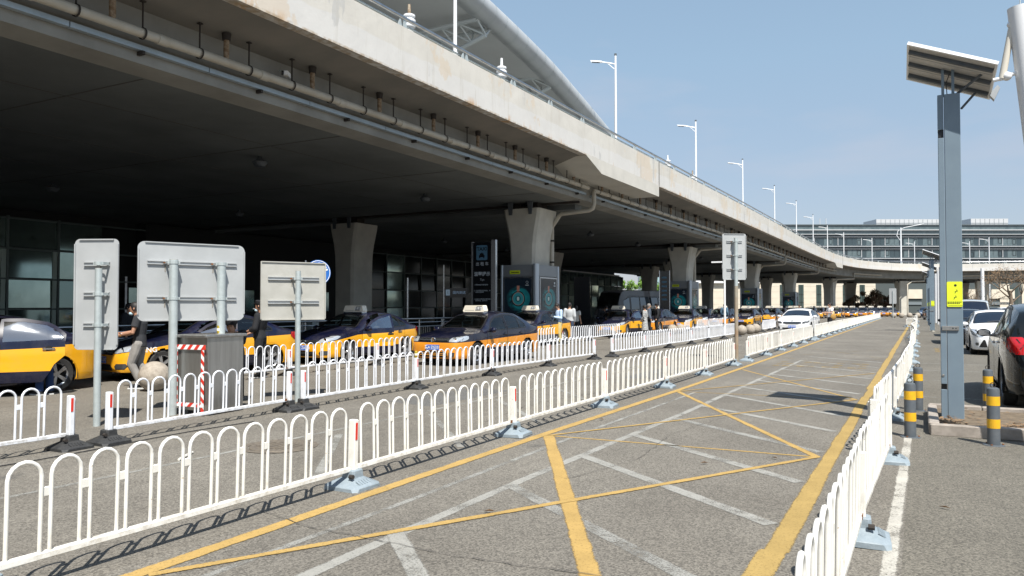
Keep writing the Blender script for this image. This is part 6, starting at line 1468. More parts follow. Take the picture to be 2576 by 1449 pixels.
for k, (px, cd) in enumerate([(1940, 72), (1962, 80), (1995, 84), (2010, 93), (2040, 96), (2060, 99), (2078, 104), (2105, 104), (2125, 108), (2146, 108), (2170, 110), (2192, 113), (2214, 115), (2238, 118), (1985, 92), (2050, 110), (2090, 116), (2128, 120)]):
    x, y = qx(px, cd); dup(src['VH'[k % 2]], (x, y, 0), -pi/2+R(random.uniform(-5, 5)+(20 if k > 10 else 0)), 'distant navy and orange taxi in the long queue towards the viaduct curve', 'distant taxis in the queue', skip=('worn_lettering', 'lettering', 'small_print', 'print_line', 'dashboard', 'door_gap', 'wiper', 'cabin_floor'))

# --- private cars
white = carpaint('white_paint', 'plain', (.76, .77, .78)); darkp = carpaint('dark_paint', 'plain', (.006, .008, .009)); blackp = carpaint('black_paint', 'plain', (.008, .009, .011)); silverp = carpaint('silver_paint', 'plain', (.35, .38, .40)); bluep = carpaint('blue_paint', 'plain', (.02, .04, .09))
K5 = dict(HY); K5.update(L=4.84, wr=.34, zu=.17, open_door=None,
  top=[(2.42, .55), (2.39, .68), (2.28, .76), (2.0, .86), (1.5, .965), (1.25, 1.0), (1.05, 1.04), (.7, 1.19), (.3, 1.36), (0, 1.44), (-.45, 1.465), (-.9, 1.43), (-1.3, 1.32), (-1.7, 1.17), (-1.95, 1.10), (-2.2, 1.08), (-2.36, 1.02), (-2.42, .8)],
  belt=[(2.42, .5), (2.3, .70), (1.9, .83), (1.3, .92), (0, .97), (-1.0, 1.0), (-2.0, 1.02), (-2.3, .97), (-2.42, .7)],
  plan=[(2.42, .60), (2.38, .72), (2.25, .81), (2.0, .87), (1.5, .905), (0, .915), (-1.4, .91), (-2.0, .87), (-2.3, .78), (-2.42, .65)],
  axles=(1.42, -1.38), windshield=[(.33, -.56, .56), (.4, -.60, .60), (.65, -.67, .67), (.92, -.73, .73), (1.02, -.74, .74)], rear_window=[(-1.85, -.6, .6), (-1.7, -.62, .62), (-1.45, -.58, .58), (-1.28, -.54, .54)],
  side_windows=[[(.72, .985, 1.005), (.5, .985, 1.14), (.2, .99, 1.28), (-.20, .995, 1.345)], [(-.29, 1.0, 1.35), (-.7, 1.01, 1.335), (-1.05, 1.02, 1.25)], [(-1.10, 1.03, 1.235), (-1.3, 1.035, 1.15), (-1.45, 1.04, 1.09)]],
  badge='oval', badge_z=.74, plate=(.42, 1), plate_text='冀A·GN993', mirror=(.78, .97), mirror_mat=None, handles=[(-.1, .86), (-1.05, .88)], 
  front=[('grille', [(.555, -.30, .30), (.60, -.50, .50), (.66, -.50, .50), (.69, -.46, .46)], 'lampdark', 'x', 1, False),
         ('air_intake', [(.27, -.48, .48), (.33, -.56, .56), (.36, -.50, .50)], 'arch_dark', 'x', 1, False),
         ('headlight', [(.60, .56, .66), (.65, .55, .82), (.70, .60, .86), (.73, .72, .86)], 'lampdark', 'x', 1, True),
         ('fog_lamp', [(.28, .66, .74), (.36, .66, .80), (.42, .70, .80)], 'lampdark', 'x', 1, True),
         ('headlight', [(2.2, .66, .72), (2.08, .68, .77), (1.95, .72, .80)], 'lampdark', 'y', 1, True),
         ('tail_light', [(.78, .5, .74), (.94, .5, .74)], 'tail', 'x', -1, True)], bars=[('grille_trim', .695, .46, .005, 'chrome'), ('bumper_crease', .47, .62, .003, 'trim')])
kx, ky = -6.46, 48.4
make_car('white_sedan', K5, white, 'white sedan with dark windows and blue plate driving towards the camera between guardrails', 'car', (kx, ky, 0), -pi/2-R(2), roofsign=False, glass='cglass_dark')
FO = dict(K5); FO.update(L=4.36, wr=.33, zu=.17,
  top=[(2.18, .52), (2.16, .68), (2.06, .78), (1.85, .86), (1.5, .95), (1.22, 1.0), (1.05, 1.04), (.7, 1.21), (.35, 1.38), (.05, 1.455), (-.5, 1.48), (-1.1, 1.45), (-1.55, 1.37), (-1.8, 1.24), (-2.0, 1.08), (-2.12, 1.0), (-2.18, .75)],
  belt=[(2.18, .48), (2.06, .70), (1.7, .84), (1.2, .93), (0, .97), (-1.2, 1.03), (-1.8, 1.06), (-2.1, .95), (-2.18, .65)],
  plan=[(2.18, .56), (2.14, .68), (2.02, .79), (1.8, .86), (1.4, .90), (0, .91), (-1.3, .90), (-1.9, .85), (-2.1, .76), (-2.18, .62)],
  axles=(1.32, -1.32), windshield=[(.30, -.58, .58), (.36, -.62, .62), (.62, -.69, .69), (.9, -.74, .74), (1.02, -.74, .74)], rear_window=[(-1.95, -.58, .58), (-1.85, -.6, .6), (-1.68, -.55, .55), (-1.58, -.5, .5)],
  side_windows=[[(.72, .985, 1.01), (.5, .985, 1.15), (.2, .99, 1.29), (-.18, .995, 1.365)], [(-.27, 1.0, 1.37), (-.7, 1.015, 1.36), (-1.05, 1.03, 1.31)], [(-1.10, 1.04, 1.30), (-1.3, 1.05, 1.25), (-1.5, 1.07, 1.16)]],
  plate=None, badge='oval', badge_z=.72, mirror_mat=None,
  front=[('grille', [(.66, -.42, .42), (.70, -.42, .42)], 'lampdark', 'x', 1, False), ('air_intake', [(.27, -.40, .40), (.36, -.36, .36), (.48, -.30, .30)], 'arch_dark', 'x', 1, False),
         ('side_intake', [(.27, .44, .66), (.36, .46, .62), (.50, .50, .54)], 'arch_dark', 'x', 1, True),
         ('headlight', [(.60, .58, .70), (.66, .50, .82), (.73, .54, .85), (.79, .66, .85)], 'lampglass', 'x', 1, True), ('fog_lamp', [(.32, .68, .74), (.36, .67, .76), (.41, .68, .75)], 'lampdark', 'x', 1, True),
         ('headlight', [(2.0, .66, .76), (1.85, .70, .82), (1.68, .78, .84)], 'lampglass', 'y', 1, True), ('tail_light', [(.8, .5, .74), (1.05, .5, .74)], 'tail', 'x', -1, True)], bars=[('grille_bar', .68, .40, .008, 'chrome')])
wf = make_car('white_hatchback', FO, white, 'white hatchback parked facing the camera behind the lamp column', 'car', (2.32, 31.0, 0), -pi/2, roofsign=False, glass='cglass_dark')
SU = dict(K5); SU.update(L=4.64, wr=.37, zu=.24, tumble=.22,
  top=[(2.32, .6), (2.28, .82), (2.1, .92), (1.5, 1.06), (1.25, 1.10), (1.1, 1.14), (.75, 1.36), (.4, 1.56), (.1, 1.64), (-.5, 1.68), (-1.2, 1.65), (-1.75, 1.57), (-1.95, 1.40), (-2.12, 1.15), (-2.25, 1.05), (-2.32, .8)],
  belt=[(2.32, .55), (2.2, .80), (1.7, .96), (1.2, 1.02), (0, 1.06), (-1.2, 1.12), (-1.9, 1.14), (-2.2, 1.0), (-2.32, .7)],
  plan=[(2.32, .6), (2.26, .74), (2.1, .86), (1.8, .92), (1.3, .945), (0, .95), (-1.4, .95), (-1.9, .91), (-2.15, .84), (-2.28, .76), (-2.32, .66)],
  axles=(1.4, -1.37), windshield=[(.36, -.6, .6), (.45, -.64, .64), (.75, -.72, .72), (1.05, -.76, .76)], rear_window=[(-2.10, -.6, .6), (-2.0, -.62, .62), (-1.88, -.6, .6), (-1.80, -.56, .56)],
  side_windows=[[(.76, 1.08, 1.11), (.5, 1.08, 1.34), (.2, 1.085, 1.49), (-.16, 1.09, 1.56)], [(-.25, 1.095, 1.57), (-.7, 1.11, 1.56), (-1.05, 1.13, 1.53)], [(-1.10, 1.14, 1.52), (-1.4, 1.16, 1.46), (-1.7, 1.19, 1.33)]],
  doors=[[(.9, .36, 1.02), (.6, .33, 1.28), (.4, .33, 1.45), (.1, .33, 1.58), (-.19, .33, 1.62)], [(-.22, .33, 1.62), (-.9, .33, 1.60), (-1.05, .55, 1.58), (-1.3, .85, 1.53)]],
  door_lower=[[(.9, .36, 1.0), (.6, .33, 1.04), (-.19, .33, 1.06)], [(-.22, .33, 1.06), (-.9, .33, 1.09), (-1.05, .55, 1.10), (-1.3, .85, 1.12)]], door_windows=[],
  handles=[(-.05, .96), (-1.08, 1.0)], mirror=(.84, 1.08), badge='', badge_z=.8, plate=None,
  front=[('headlight', [(.74, .55, .80), (.86, .6, .82)], 'lampglass', 'x', 1, True), ('grille', [(.6, -.4, .4), (.8, -.4, .4)], 'lampdark', 'x', 1, False),
         ('tail_light', [(.86, .56, .80), (.95, .50, .86), (1.05, .62, .88), (1.12, .70, .86)], 'tail', 'x', -1, True), ('tail_light', [(-2.25, .88, 1.0), (-2.12, .89, 1.09), (-1.98, .97, 1.11)], 'tail', 'y', 1, True),
         ('bumper_trim', [(.30, -.70, .70), (.48, -.74, .74)], 'trim', 'x', -1, False)], bars=[])
make_car('dark_suv', SU, darkp, 'glossy dark grey car seen from behind at the right picture edge', 'car', (2.08, 16.0, 0), pi/2-R(.5), roofsign=False)
VAN = dict(SU); VAN.update(L=4.9, wr=.33, zu=.22, tumble=.14, van=True,
  top=[(2.45, .7), (2.4, .95), (2.2, 1.05), (1.9, 1.15), (1.7, 1.25), (1.3, 1.62), (1.0, 1.86), (.7, 1.93), (-.8, 1.96), (-2.0, 1.93), (-2.3, 1.85), (-2.42, 1.4), (-2.45, .8)],
  belt=[(2.45, .6), (2.3, .85), (1.8, 1.02), (1.2, 1.08), (0, 1.1), (-2.2, 1.1), (-2.45, .75)], plan=[(2.45, .65), (2.38, .78), (2.2, .86), (1.8, .90), (0, .92), (-2.1, .92), (-2.35, .88), (-2.45, .8)],
  axles=(1.5, -1.4), windshield=[(1.05, -.66, .66), (1.3, -.71, .71), (1.62, -.76, .76)], rear_window=[(-2.41, -.6, .6), (-2.36, -.66, .66), (-2.32, -.62, .62)],
  side_windows=[[(1.35, 1.12, 1.3), (1.1, 1.12, 1.65), (.6, 1.12, 1.78)], [(.5, 1.12, 1.8), (-.6, 1.12, 1.8)], [(-.7, 1.12, 1.8), (-2.1, 1.12, 1.78)]],
  doors=[[(1.5, .3, 1.1), (1.1, .3, 1.75), (.55, .3, 1.85)], [(.5, .3, 1.86), (-.75, .3, 1.86)]], door_lower=[[(1.5, .3, 1.07), (.55, .3, 1.09)], [(.5, .3, 1.09), (-.75, .3, 1.09)]], handles=[(.65, .95), (.3, .95)], mirror=(1.4, 1.14),
  front=[('headlight', [(.72, .52, .78), (.9, .56, .80)], 'lampglass', 'x', 1, True), ('grille', [(.62, -.42, .42), (.8, -.42, .42)], 'lampdark', 'x', 1, False), ('tail_light', [(.8, .72, .88), (1.2, .72, .88)], 'tail', 'x', -1, True)])
vn = make_car('silver_van', VAN, silverp, 'silver grey van with blue-tinted windows parked beside the second lamp column', 'van', (2.25, 46.5, 0), -pi/2, roofsign=False, glass='cglass_dark')
def repaint(src_, pnew, loc, rz, label, cat, pold, nm, group=None):
    o = dup(src_, loc, rz, label, group, skip=('cabin_floor',)); o.name = nm; o['category'] = cat
    if 'group' in o and not group: del o['group']
    for c in bpy.data.objects:
        q = c
        if c.parent == o or (c.parent and c.parent.parent == o):
            for sl_ in c.material_slots:
                if sl_.material == pold: sl_.link = 'OBJECT'; sl_.material = pnew
    return o
repaint(wf, blackp, (1.75, 38.2, 0), -pi/2, 'black car parked just right of the second lamp column', 'car', white, 'black_car')
repaint(wf, bluep, (2.4, 53.5, 0), -pi/2, 'dark blue car parked behind the white hatchback', 'car', white, 'blue_car')
repaint(vn, silverp, (5.9, 47, 0), -pi/2, 'pale van in the second line of parked cars behind the white hatchback', 'van', silverp, 'pale_van')
repaint(wf, white, (6.0, 53, 0), -pi/2, 'white car far back at the right behind the bare tree', 'car', white, 'white_car')
for i, (px, cd, pn) in enumerate([(2420, 66, blackp), (2350, 88, bluep), (2495, 60, darkp), (2530, 72, white), (2560, 60, silverp), (2470, 80, white), (2375, 74, darkp), (2575, 78, darkp), (2330, 104, bluep), (2352, 112, silverp)]):
    x, y, _ = CW((px-1288)/1900*cd, cd); repaint(wf, pn, (x, y, 0), -pi/2+(.2 if i % 2 else 0), 'far parked car low among the others at the right', 'car', white, 'parked_car', 'far parked cars')
# --- minibus in the shade
mb = make_car('minibus', dict(VAN, L=6.2, zu=.3, wr=.36, open_door=None, top=[(3.1, .8), (3.05, 1.2), (2.9, 1.4), (2.6, 2.2), (2.3, 2.6), (2.0, 2.68), (-2.6, 2.7), (-2.95, 2.6), (-3.05, 2.0), (-3.1, .9)],
  belt=[(3.1, .75), (3.0, 1.15), (2.6, 1.25), (0, 1.28), (-2.9, 1.28), (-3.1, .85)], plan=[(3.1, .85), (3.0, .95), (2.7, 1.0), (0, 1.02), (-2.8, 1.02), (-3.0, .98), (-3.1, .9)], axles=(2.0, -1.7),
  windshield=[(2.42, -.78, .78), (2.6, -.82, .82), (2.84, -.84, .84)], rear_window=[(-3.04, -.7, .7), (-3.0, -.7, .7)],
  side_windows=[[(2.3, 1.35, 1.95), (1.6, 1.35, 2.2)], [(1.45, 1.35, 2.2), (.5, 1.35, 2.2)], [(.4, 1.35, 2.2), (-.6, 1.35, 2.2)], [(-.7, 1.35, 2.2), (-1.7, 1.35, 2.2)], [(-1.8, 1.35, 2.2), (-2.8, 1.35, 2.2)]],
  doors=[[(2.45, .4, 1.9), (1.55, .4, 2.3)], [(1.5, .4, 2.3), (.45, .4, 2.3)]], door_lower=[[(2.45, .4, 1.24), (1.55, .4, 1.25)], [(1.5, .4, 1.25), (.45, .4, 1.25)]], handles=[(1.7, 1.1), (.6, 1.1)], mirror=(2.4, 1.5),
  front=[('headlight', [(.8, .6, .85), (1.0, .6, .85)], 'lampglass', 'x', 1, True)], badge='', plate=None), carpaint('minibus_paint', 'plain', (.13, .12, .115)), 'dark minibus parked in the shade behind the taxi with an open door', 'minibus', CW((1590-1288)/1900*52, 52), -pi/2-R(16), roofsign=False, glass='cglass_dark')
# ================================================================ PEOPLE: local frame faces -y, left hand on +x
SKIN = mat('skin', (.47, .27, .18), .55); SKIN_B = mat('skin_tan', (.36, .19, .12), .55); HAIR = mat('hair_black', (.012, .010, .010), .6); HAIR_G = mat('hair_grey', (.20, .19, .18), .7)
def fuse(b, name, m_, parent, voxel, sm=2):
    me = b.mesh('tmp', m_); o = bpy.data.objects.new('tmp', me); COL.objects.link(o)
    r = o.modifiers.new('r', 'REMESH'); r.mode = 'VOXEL'; r.voxel_size = voxel; r.use_smooth_shade = True
    s = o.modifiers.new('s', 'SMOOTH'); s.iterations = sm; s.factor = .6
    dg = bpy.context.evaluated_depsgraph_get(); me2 = bpy.data.meshes.new_from_object(o.evaluated_get(dg)); me2.name = name
    bpy.data.objects.remove(o); bpy.data.meshes.remove(me); me2.materials.clear(); me2.materials.append(m_)
    return link(me2, name, parent)
def erings(b, rings, n=16):       # closed stack of ellipses: (cx, cy, z, rx, ry)
    k = len(b.v)
    for cx, cy, z, rx, ry in rings:
        for j in range(n): a = 2*pi*j/n; b.v.append((cx+rx*cos(a), cy+ry*sin(a), z))
    for i in range(len(rings)-1):
        for j in range(n): jj = (j+1) % n; b.f.append((k+i*n+j, k+i*n+jj, k+(i+1)*n+jj, k+(i+1)*n+j)); b.m.append(0)
    b.f.append(tuple(k+j for j in range(n-1, -1, -1))); b.f.append(tuple(k+(len(rings)-1)*n+j for j in range(n))); b.m += [0, 0]
def limb(b, P, r, n=10):
    b.tube(P, r, n)
    for p, q in zip(P, r): b.ball(p, q*.98, 6)
def person(label, loc, rz, pose=None, h=1.72, top=('short', None), pants=None, skin=None, hair='short', haircol=None, shoe=None, near=False, dress=None, extra=None, group=None, cap=None, mask=None, lean=0):
    t = thing('person', label, 'person', loc, rz, group); t.scale = (h/1.74,)*3; p = dict(pose or {}); skin = skin or SKIN; vx = .0075 if near else .016
    J = dict(pel=(0, 0, .93), wst=(0, 0, 1.08), che=(0, .01, 1.28), nek=(0, .01, 1.47), hed=(0, -.015, 1.615), sl=(.185, .01, 1.405), sr=(-.185, .01, 1.405), el=(.235, .04, 1.13), er=(-.235, .04, 1.13), wl=(.25, -.06, .89), wr=(-.25, -.06, .89),
             hl=(.085, 0, .90), hr=(-.085, 0, .90), kl=(.10, -.02, .49), kr=(-.10, -.02, .49), al=(.10, .03, .09), ar=(-.10, .03, .09), fl=(.12, -.13, .035), fr=(-.12, -.13, .035), hy=0, curl=.5)
    J.update(p); V = {k: Vector(v) for k, v in J.items() if isinstance(v, tuple)}
    # body: one fused surface
    b = B(); c = V['che']; w_ = V['wst']; pe = V['pel']; nk = V['nek']; sh_ = (V['sl']+V['sr'])/2
    torso = lambda g: [(pe.x, pe.y, pe.z-.06, .145+g, .105+g), (pe.x, pe.y, pe.z+.02, .155+g, .112+g), (w_.x, w_.y, w_.z, .137+g, .10+g), ((w_.x+c.x)/2, (w_.y+c.y)/2, (w_.z+c.z)/2, .150+g, .112+g), (c.x, c.y, c.z+.02, .172+g, .118+g), (sh_.x, sh_.y, sh_.z-.015, .168+g, .098+g), (sh_.x, sh_.y, sh_.z+.035, .10+g, .072+g), (nk.x, nk.y, nk.z-.01, .058+g*.6, .058+g*.6)]
    erings(b, torso(0)); limb(b, [nk-Vector((0, 0, .04)), nk+(V['hed']-nk)*.45], [.056, .052])
    hd = V['hed']; HM = Matrix.Rotation(J['hy'], 4, 'Z'); hb = B()
    erings(hb, [(0, .005, -.115, .028, .035), (0, -.010, -.105, .042, .055), (0, -.008, -.07, .060, .078), (0, 0, -.02, .072, .092), (0, .006, .03, .076, .098), (0, .008, .075, .068, .088), (0, .010, .105, .045, .060), (0, .010, .118, .015, .02)])
    hb.add([(-.013, -.085, -.028), (.013, -.085, -.028), (0, -.119, -.026), (0, -.09, .022), (0, -.07, .0)], [(0, 1, 2), (0, 2, 3), (2, 1, 3), (0, 3, 4), (1, 4, 3), (0, 4, 1)])
    for s in (-1, 1): hb.ball((s*.078, .010, -.005), .018, 6, 1.6)
    hb.ball((0, -.083, -.062), .014, 6, .6)
    tl = p.get('tilt', 0); HT = HM @ Matrix.Rotation(tl, 4, 'X')
    k = len(b.v); b.v += [tuple(hd+(HT @ Vector(q))) for q in hb.v]; b.f += [tuple(i+k for i in f) for f in hb.f]; b.m += [0]*len(hb.f)
    for s in 'lr':
        limb(b, [V['s'+s], (V['s'+s]+V['e'+s])/2, V['e'+s], (V['e'+s]*.6+V['w'+s]*.4), V['w'+s]], [.052, .046, .038, .039, .026])
        limb(b, [V['h'+s], (V['h'+s]+V['k'+s])/2, V['k'+s], V['k'+s]*.65+V['a'+s]*.35, V['a'+s]], [.092, .076, .054, .055, .036])
        limb(b, [V['a'+s]-Vector((0, 0, .03)), V['f'+s]], [.035, .026])
        # hand: palm, four unequal fingers, thumb from the side
        wv = V['w'+s]; d = (wv-V['e'+s]).normalized(); sg = 1 if s == 'l' else -1; side = Vector((sg, 0, 0)); side = (side-d*side.dot(d)).normalized(); nrm = d.cross(side).normalized(); up_ = p.get('palm'+s)
        if up_: nrm = Vector(up_).normalized(); nrm = (nrm-d*nrm.dot(d)).normalized(); side = nrm.cross(d).normalized()
        b.tube([wv, wv+d*.045, wv+d*.085], [.026, .033, .034], 8)
        fr_ = .0088 if near else .012
        for i, (o_, L_) in enumerate(((-.027, .060), (-.009, .072), (.009, .068), (.027, .052))):
            q = wv+d*.080+side*o_*1.05; cu = J['curl']*(1+.15*i); d1 = (d*cos(cu*.6)+nrm*sin(cu*.6)).normalized(); d2 = (d*cos(cu*1.6)+nrm*sin(cu*1.6)).normalized()
            b.tube([q, q+d1*L_*.5, q+d1*L_*.5+d2*L_*.5], [fr_, fr_*.95, fr_*.8], 6)
        q = wv+d*.03-side*.028; dt = (d*.7-side*.6+nrm*.35).normalized(); b.tube([q, q+dt*.035, q+dt*.035+(dt+d).normalized()*.03], [.012, .011, .009], 6)
    body = fuse(b, 'body', skin, t, vx)
    for s in (-1, 1):
        q = hd+(HT @ Vector((s*.030, -.086, .006))); B().ball(q, .010, 6, .5).build('eye', M['black'], body); q = hd+(HT @ Vector((s*.032, -.089, .026))); B().box(q, (.032, .006, .006), rz=J['hy']).build('eyebrow', haircol or HAIR, body)
    q = hd+(HT @ Vector((0, -.092, -.062))); B().box(q, (.038, .006, .005), rz=J['hy']).build('mouth', mat('lips', (.3, .11, .09), .6) if 'lips' not in bpy.data.materials else bpy.data.materials['lips'], body)
    # hair
    if hair:
        h_ = B(); g = .010 if hair == 'short' else .016
        n = 16; prof = [(-.045, .58, .95), (0, .9, 1), (.03, 1, 1), (.075, 1, 1), (.105, 1, 1), (.125, 1, 1)]
        base = {-.045: (.070, .090), 0: (.075, .095), .03: (.077, .099), .075: (.069, .089), .105: (.047, .062), .125: (.016, .02)}; vs = []
        for z, _, _ in prof:
            rx, ry = base[z]
            for j in range(n):
                a = 2*pi*j/n; front = max(0, -sin(a)); zz = z
                if z < .06: zz = z+front**1.5*(.062-z)*.95
                f_ = 1.0 if front < .5 or zz > .06 else .93
                vs.append((rx*cos(a)*f_+g*cos(a)*f_, .008+ry*sin(a)*f_+g*sin(a)*f_, zz+(g*.6 if z > .1 else 0)))
        fs = [(i*n+j, i*n+(j+1) % n, (i+1)*n+(j+1) % n, (i+1)*n+j) for i in range(len(prof)-1) for j in range(n)]+[tuple((len(prof)-1)*n+j for j in range(n))]
        h_.add([hd+(HT @ Vector(v)) for v in vs], fs)
        if hair == 'long': 
            for o_ in range(5): a = .3+o_*.63; h_.tube([hd+Vector((.07*cos(a), .02+.07*sin(a), .03)), hd+Vector((.085*cos(a), .03+.085*sin(a), -.08)), hd+Vector((.07*cos(a), .04+.07*sin(a), -.17))], [.03, .034, .02], 6)
        if hair == 'bun': h_.ball(hd+Vector((0, .10, .07)), .045, 8)
        h_.build('hair', haircol or HAIR, t, smooth=60)
    if cap:
        cb_ = B(); cb_.lathe([(.095, .045), (.10, .06), (.105, .085), (.11, .11), (.09, .13), (.001, .135)], 18, (0, 0, 0)); cb_.ext([(-.07, .050), (.07, .050), (.06, .042), (-.06, .042)], -.16, -.08, 'xz')
        o = cb_.build('cap', cap, t, smooth=40); o.location = hd; o.rotation_euler = (tl, 0, J['hy'])
    if mask:
        mb_ = B(); q = hd+(HT @ Vector((0, -.055, -.105 if mask == 'chin' else -.06))); mb_.ball((0, 0, 0), .05, 8, .75); o = mb_.build('face_mask', M['mask'], t, smooth=60, loc=q)
    # clothes
    if top[0]:
        b = B(); g = top[2] if len(top) > 2 else .014; hem = top[3] if len(top) > 3 else .02
        T = torso(g); T = [(T[0][0], T[0][1], pe.z-hem, T[1][3]+.008, T[1][4]+.008)]+T[1:-1]+[(nk.x, nk.y, nk.z-.035, .062+g*.4, .062+g*.4)]; erings(b, T)
        for s in 'lr':
            if top[0] == 'short': e = V['s'+s]*.38+V['e'+s]*.62; limb(b, [V['s'+s], (V['s'+s]+e)/2], [.066+g, .062+g]); b.tube([(V['s'+s]+e)/2, e], [.062+g, .062+g], 10)
            elif top[0] == 'long': limb(b, [V['s'+s], (V['s'+s]+V['e'+s])/2, V['e'+s], (V['e'+s]+V['w'+s])/2], [.062+g, .055+g, .05+g, .044+g]); b.tube([(V['e'+s]+V['w'+s])/2, V['w'+s]], [.044+g, .034+g], 10)
            elif top[0] == 'rolled': limb(b, [V['s'+s], (V['s'+s]+V['e'+s])/2, V['e'+s]], [.06+g, .052+g, .047+g]); b.tube([V['e'+s], V['e'+s]*.6+V['w'+s]*.4], [.048+g, .044+g], 10)
        fuse(b, 'shirt' if top[0] != 'long' else 'jacket', top[1], t, vx*1.3, 3)
    if pants:
        b = B(); g = .016; erings(b, [(pe.x, pe.y, pe.z-.10, .155, .118), (pe.x, pe.y, pe.z, .163, .122), (pe.x, pe.y, pe.z+.09, .147, .112)])
        for s in 'lr':
            k_ = V['k'+s]; a_ = V['a'+s]; limb(b, [V['h'+s], (V['h'+s]+k_)/2, k_], [.098+g*.3, .083+g, .064+g]); b.tube([k_, k_*.5+a_*.5+Vector((0, .006, 0)), a_+Vector((0, 0, .02)), a_+Vector((0, 0, -.02))], [.066+g, .060+g, .056+g, .060+g], 10)
            if near:
                for i in range(4): q = a_+(k_-a_)*(.08+.13*i); b.ball(q+Vector((.02*(-1)**i, -.045, 0)), .03, 5, .35)
        fuse(b, 'trousers', pants, t, vx*1.3, 3)
    if dress:
        b = B(); T = torso(.02); erings(b, [(0, 0, .35, .23, .20), (0, 0, .6, .21, .17)]+T[1:-1]+[(nk.x, nk.y, nk.z-.03, .07, .07)])
        for s in 'lr': limb(b, [V['s'+s], V['e'+s]], [.07, .062]); b.tube([V['e'+s], V['w'+s]], [.06, .05], 10)
        fuse(b, 'dress', dress, t, .02, 2)
    for s in 'lr':
        b = B(); a_ = V['a'+s]; f_ = V['f'+s]; d = Vector((f_.x-a_.x, f_.y-a_.y, 0)).normalized(); b.tube([a_-d*.055+Vector((0, 0, -.045)), a_+Vector((0, 0, -.03)), f_+Vector((0, 0, .012)), f_+d*.06+Vector((0, 0, .0))], [.038, .048, .042, .028], 8)
        fuse(b, 'shoe', shoe or M['black'], t, .012, 1)
        so_ = B(); q = [a_-d*.08, f_+d*.085]; z = min(a_.z-.088, .0)+.002; nrm = Vector((-d.y, d.x, 0))*.040; so_.add([Vector((q[0].x, q[0].y, z))-nrm, Vector((q[1].x, q[1].y, z))-nrm*.8, Vector((q[1].x, q[1].y, z))+nrm*.8, Vector((q[0].x, q[0].y, z))+nrm]+[Vector((q[0].x, q[0].y, z+.022))-nrm, Vector((q[1].x, q[1].y, z+.022))-nrm*.8, Vector((q[1].x, q[1].y, z+.022))+nrm*.8, Vector((q[0].x, q[0].y, z+.022))+nrm], [(3, 2, 1, 0), (4, 5, 6, 7), (0, 1, 5, 4), (1, 2, 6, 5), (2, 3, 7, 6), (3, 0, 4, 7)])
        so_.build('shoe_sole', M['sole'], t)
    if extra: extra(t, V, J)
    return t
M['mask'] = mat('mask_blue', (.42, .58, .66), .8); M['sole'] = mat('shoe_sole', (.6, .6, .58), .7)
tee = mat('cloth_black', (.022, .024, .028), .9, var=(.035, .037, .042), vscale=6); grey_tr = mat('cloth_grey', (.30, .285, .265), .9, var=(.20, .19, .178), vscale=7, stretch=(1, 1, .5)); blk = mat('cloth_dark', (.010, .011, .014), .85)
lb = mat('cloth_pale_blue', (.42, .55, .74), .8); kh = mat('cloth_khaki', (.50, .42, .20), .85); pale = mat('cloth_pale_grey', (.42, .44, .46), .85); jean = mat('cloth_jeans', (.03, .05, .09), .9); dstone = mat('cloth_stone', (.5, .5, .48), .9); den = mat('cloth_denim', (.08, .15, .22), .9); slate = mat('cloth_slate', (.07, .09, .12), .85)
chk = bpy.data.materials.new('cloth_check'); chk.use_nodes = True; _n = chk.node_tree; _c = nd(_n, 'TexChecker'); _c.inputs['Scale'].default_value = 26; _c.inputs[1].default_value = (.6, .6, .58, 1); _c.inputs[2].default_value = (.05, .06, .07, 1); _t = nd(_n, 'TexCoord'); _n.links.new(_t.outputs['Object'], _c.inputs[0]); _n.links.new(_c.outputs[0], _n.nodes['Principled BSDF'].inputs['Base Color'])
# direction of facing: rz=0 looks along -y (towards the camera side); image-left is about -x+...
LFT = -pi/2+YAW      # facing the left of the picture
def smoke_ex(t, V, J):
    q = V['wr']+Vector((0, -.06, -.05)); B().tube([q+Vector((.01, -.02, .035)), q+Vector((-.01, -.075, -.03))], .0045, 6).build('cigarette', M['white'], t)
    w_ = V['wl']; d = (V['wl']-V['el']).normalized(); B().tube([w_-d*.025, w_-d*.003], .031, 12).build('wrist_watch', M['chrome'], t)
    B().tube([w_-d*.014+Vector((0, 0, .03)), w_-d*.014+Vector((0, 0, .040))], .017, 12).build('watch_face', M['white'], t)
x, y = G(350, 977)
person('person in black T-shirt and loose grey trousers strolling left with a cigarette', (x, y, 0), LFT+.15, dict(hed=(0, -.10, 1.60), nek=(0, -.05, 1.47), wl=(.07, -.33, 1.07), el=(.26, -.05, 1.12), palml=(0, -.3, 1), wr=(-.06, -.36, 1.10), er=(-.23, -.13, 1.13), palmr=(.6, -.4, -.4), kl=(.09, -.13, .50), al=(.09, .06, .10), fl=(.11, -.09, .04), kr=(-.10, -.04, .49), ar=(-.09, .20, .12), fr=(-.10, .06, .035), curl=.7, hy=0.0, tilt=-.05),
       1.69, ('short', tee, .012, .10), grey_tr, SKIN_B, near=True, shoe=blk, mask='chin', extra=smoke_ex)
x, y = G(655, 950)
def smoke2(t, V, J):
    q = V['hed']+Vector((0, -.10, -.065)); B().tube([q, q+Vector((0, -.055, .004))], .004, 6).build('cigarette', M['white'], t)
person('person in black uniform and cap smoking beside the open taxi door, pale mask under chin', (x, y, 0), LFT-.1, dict(hed=(0, -.03, 1.62), wl=(.14, -.30, 1.02), el=(.27, -.02, 1.12), wr=(-.12, -.31, 1.0), er=(-.25, -.04, 1.12), curl=.8, tilt=-.12, pel=(0, -.02, .93), wst=(0, -.05, 1.08)), 1.72, ('rolled', blk, .022, .04), blk, SKIN_B, near=True, cap=blk, hair='short', mask='chin', extra=smoke2)
def phone(t, V, J):
    q = (V['wl']+V['wr'])/2+Vector((0, -.07, .03)); B().box(q, (.07, .012, .14), rx=.7).build('phone', M['black'], t)
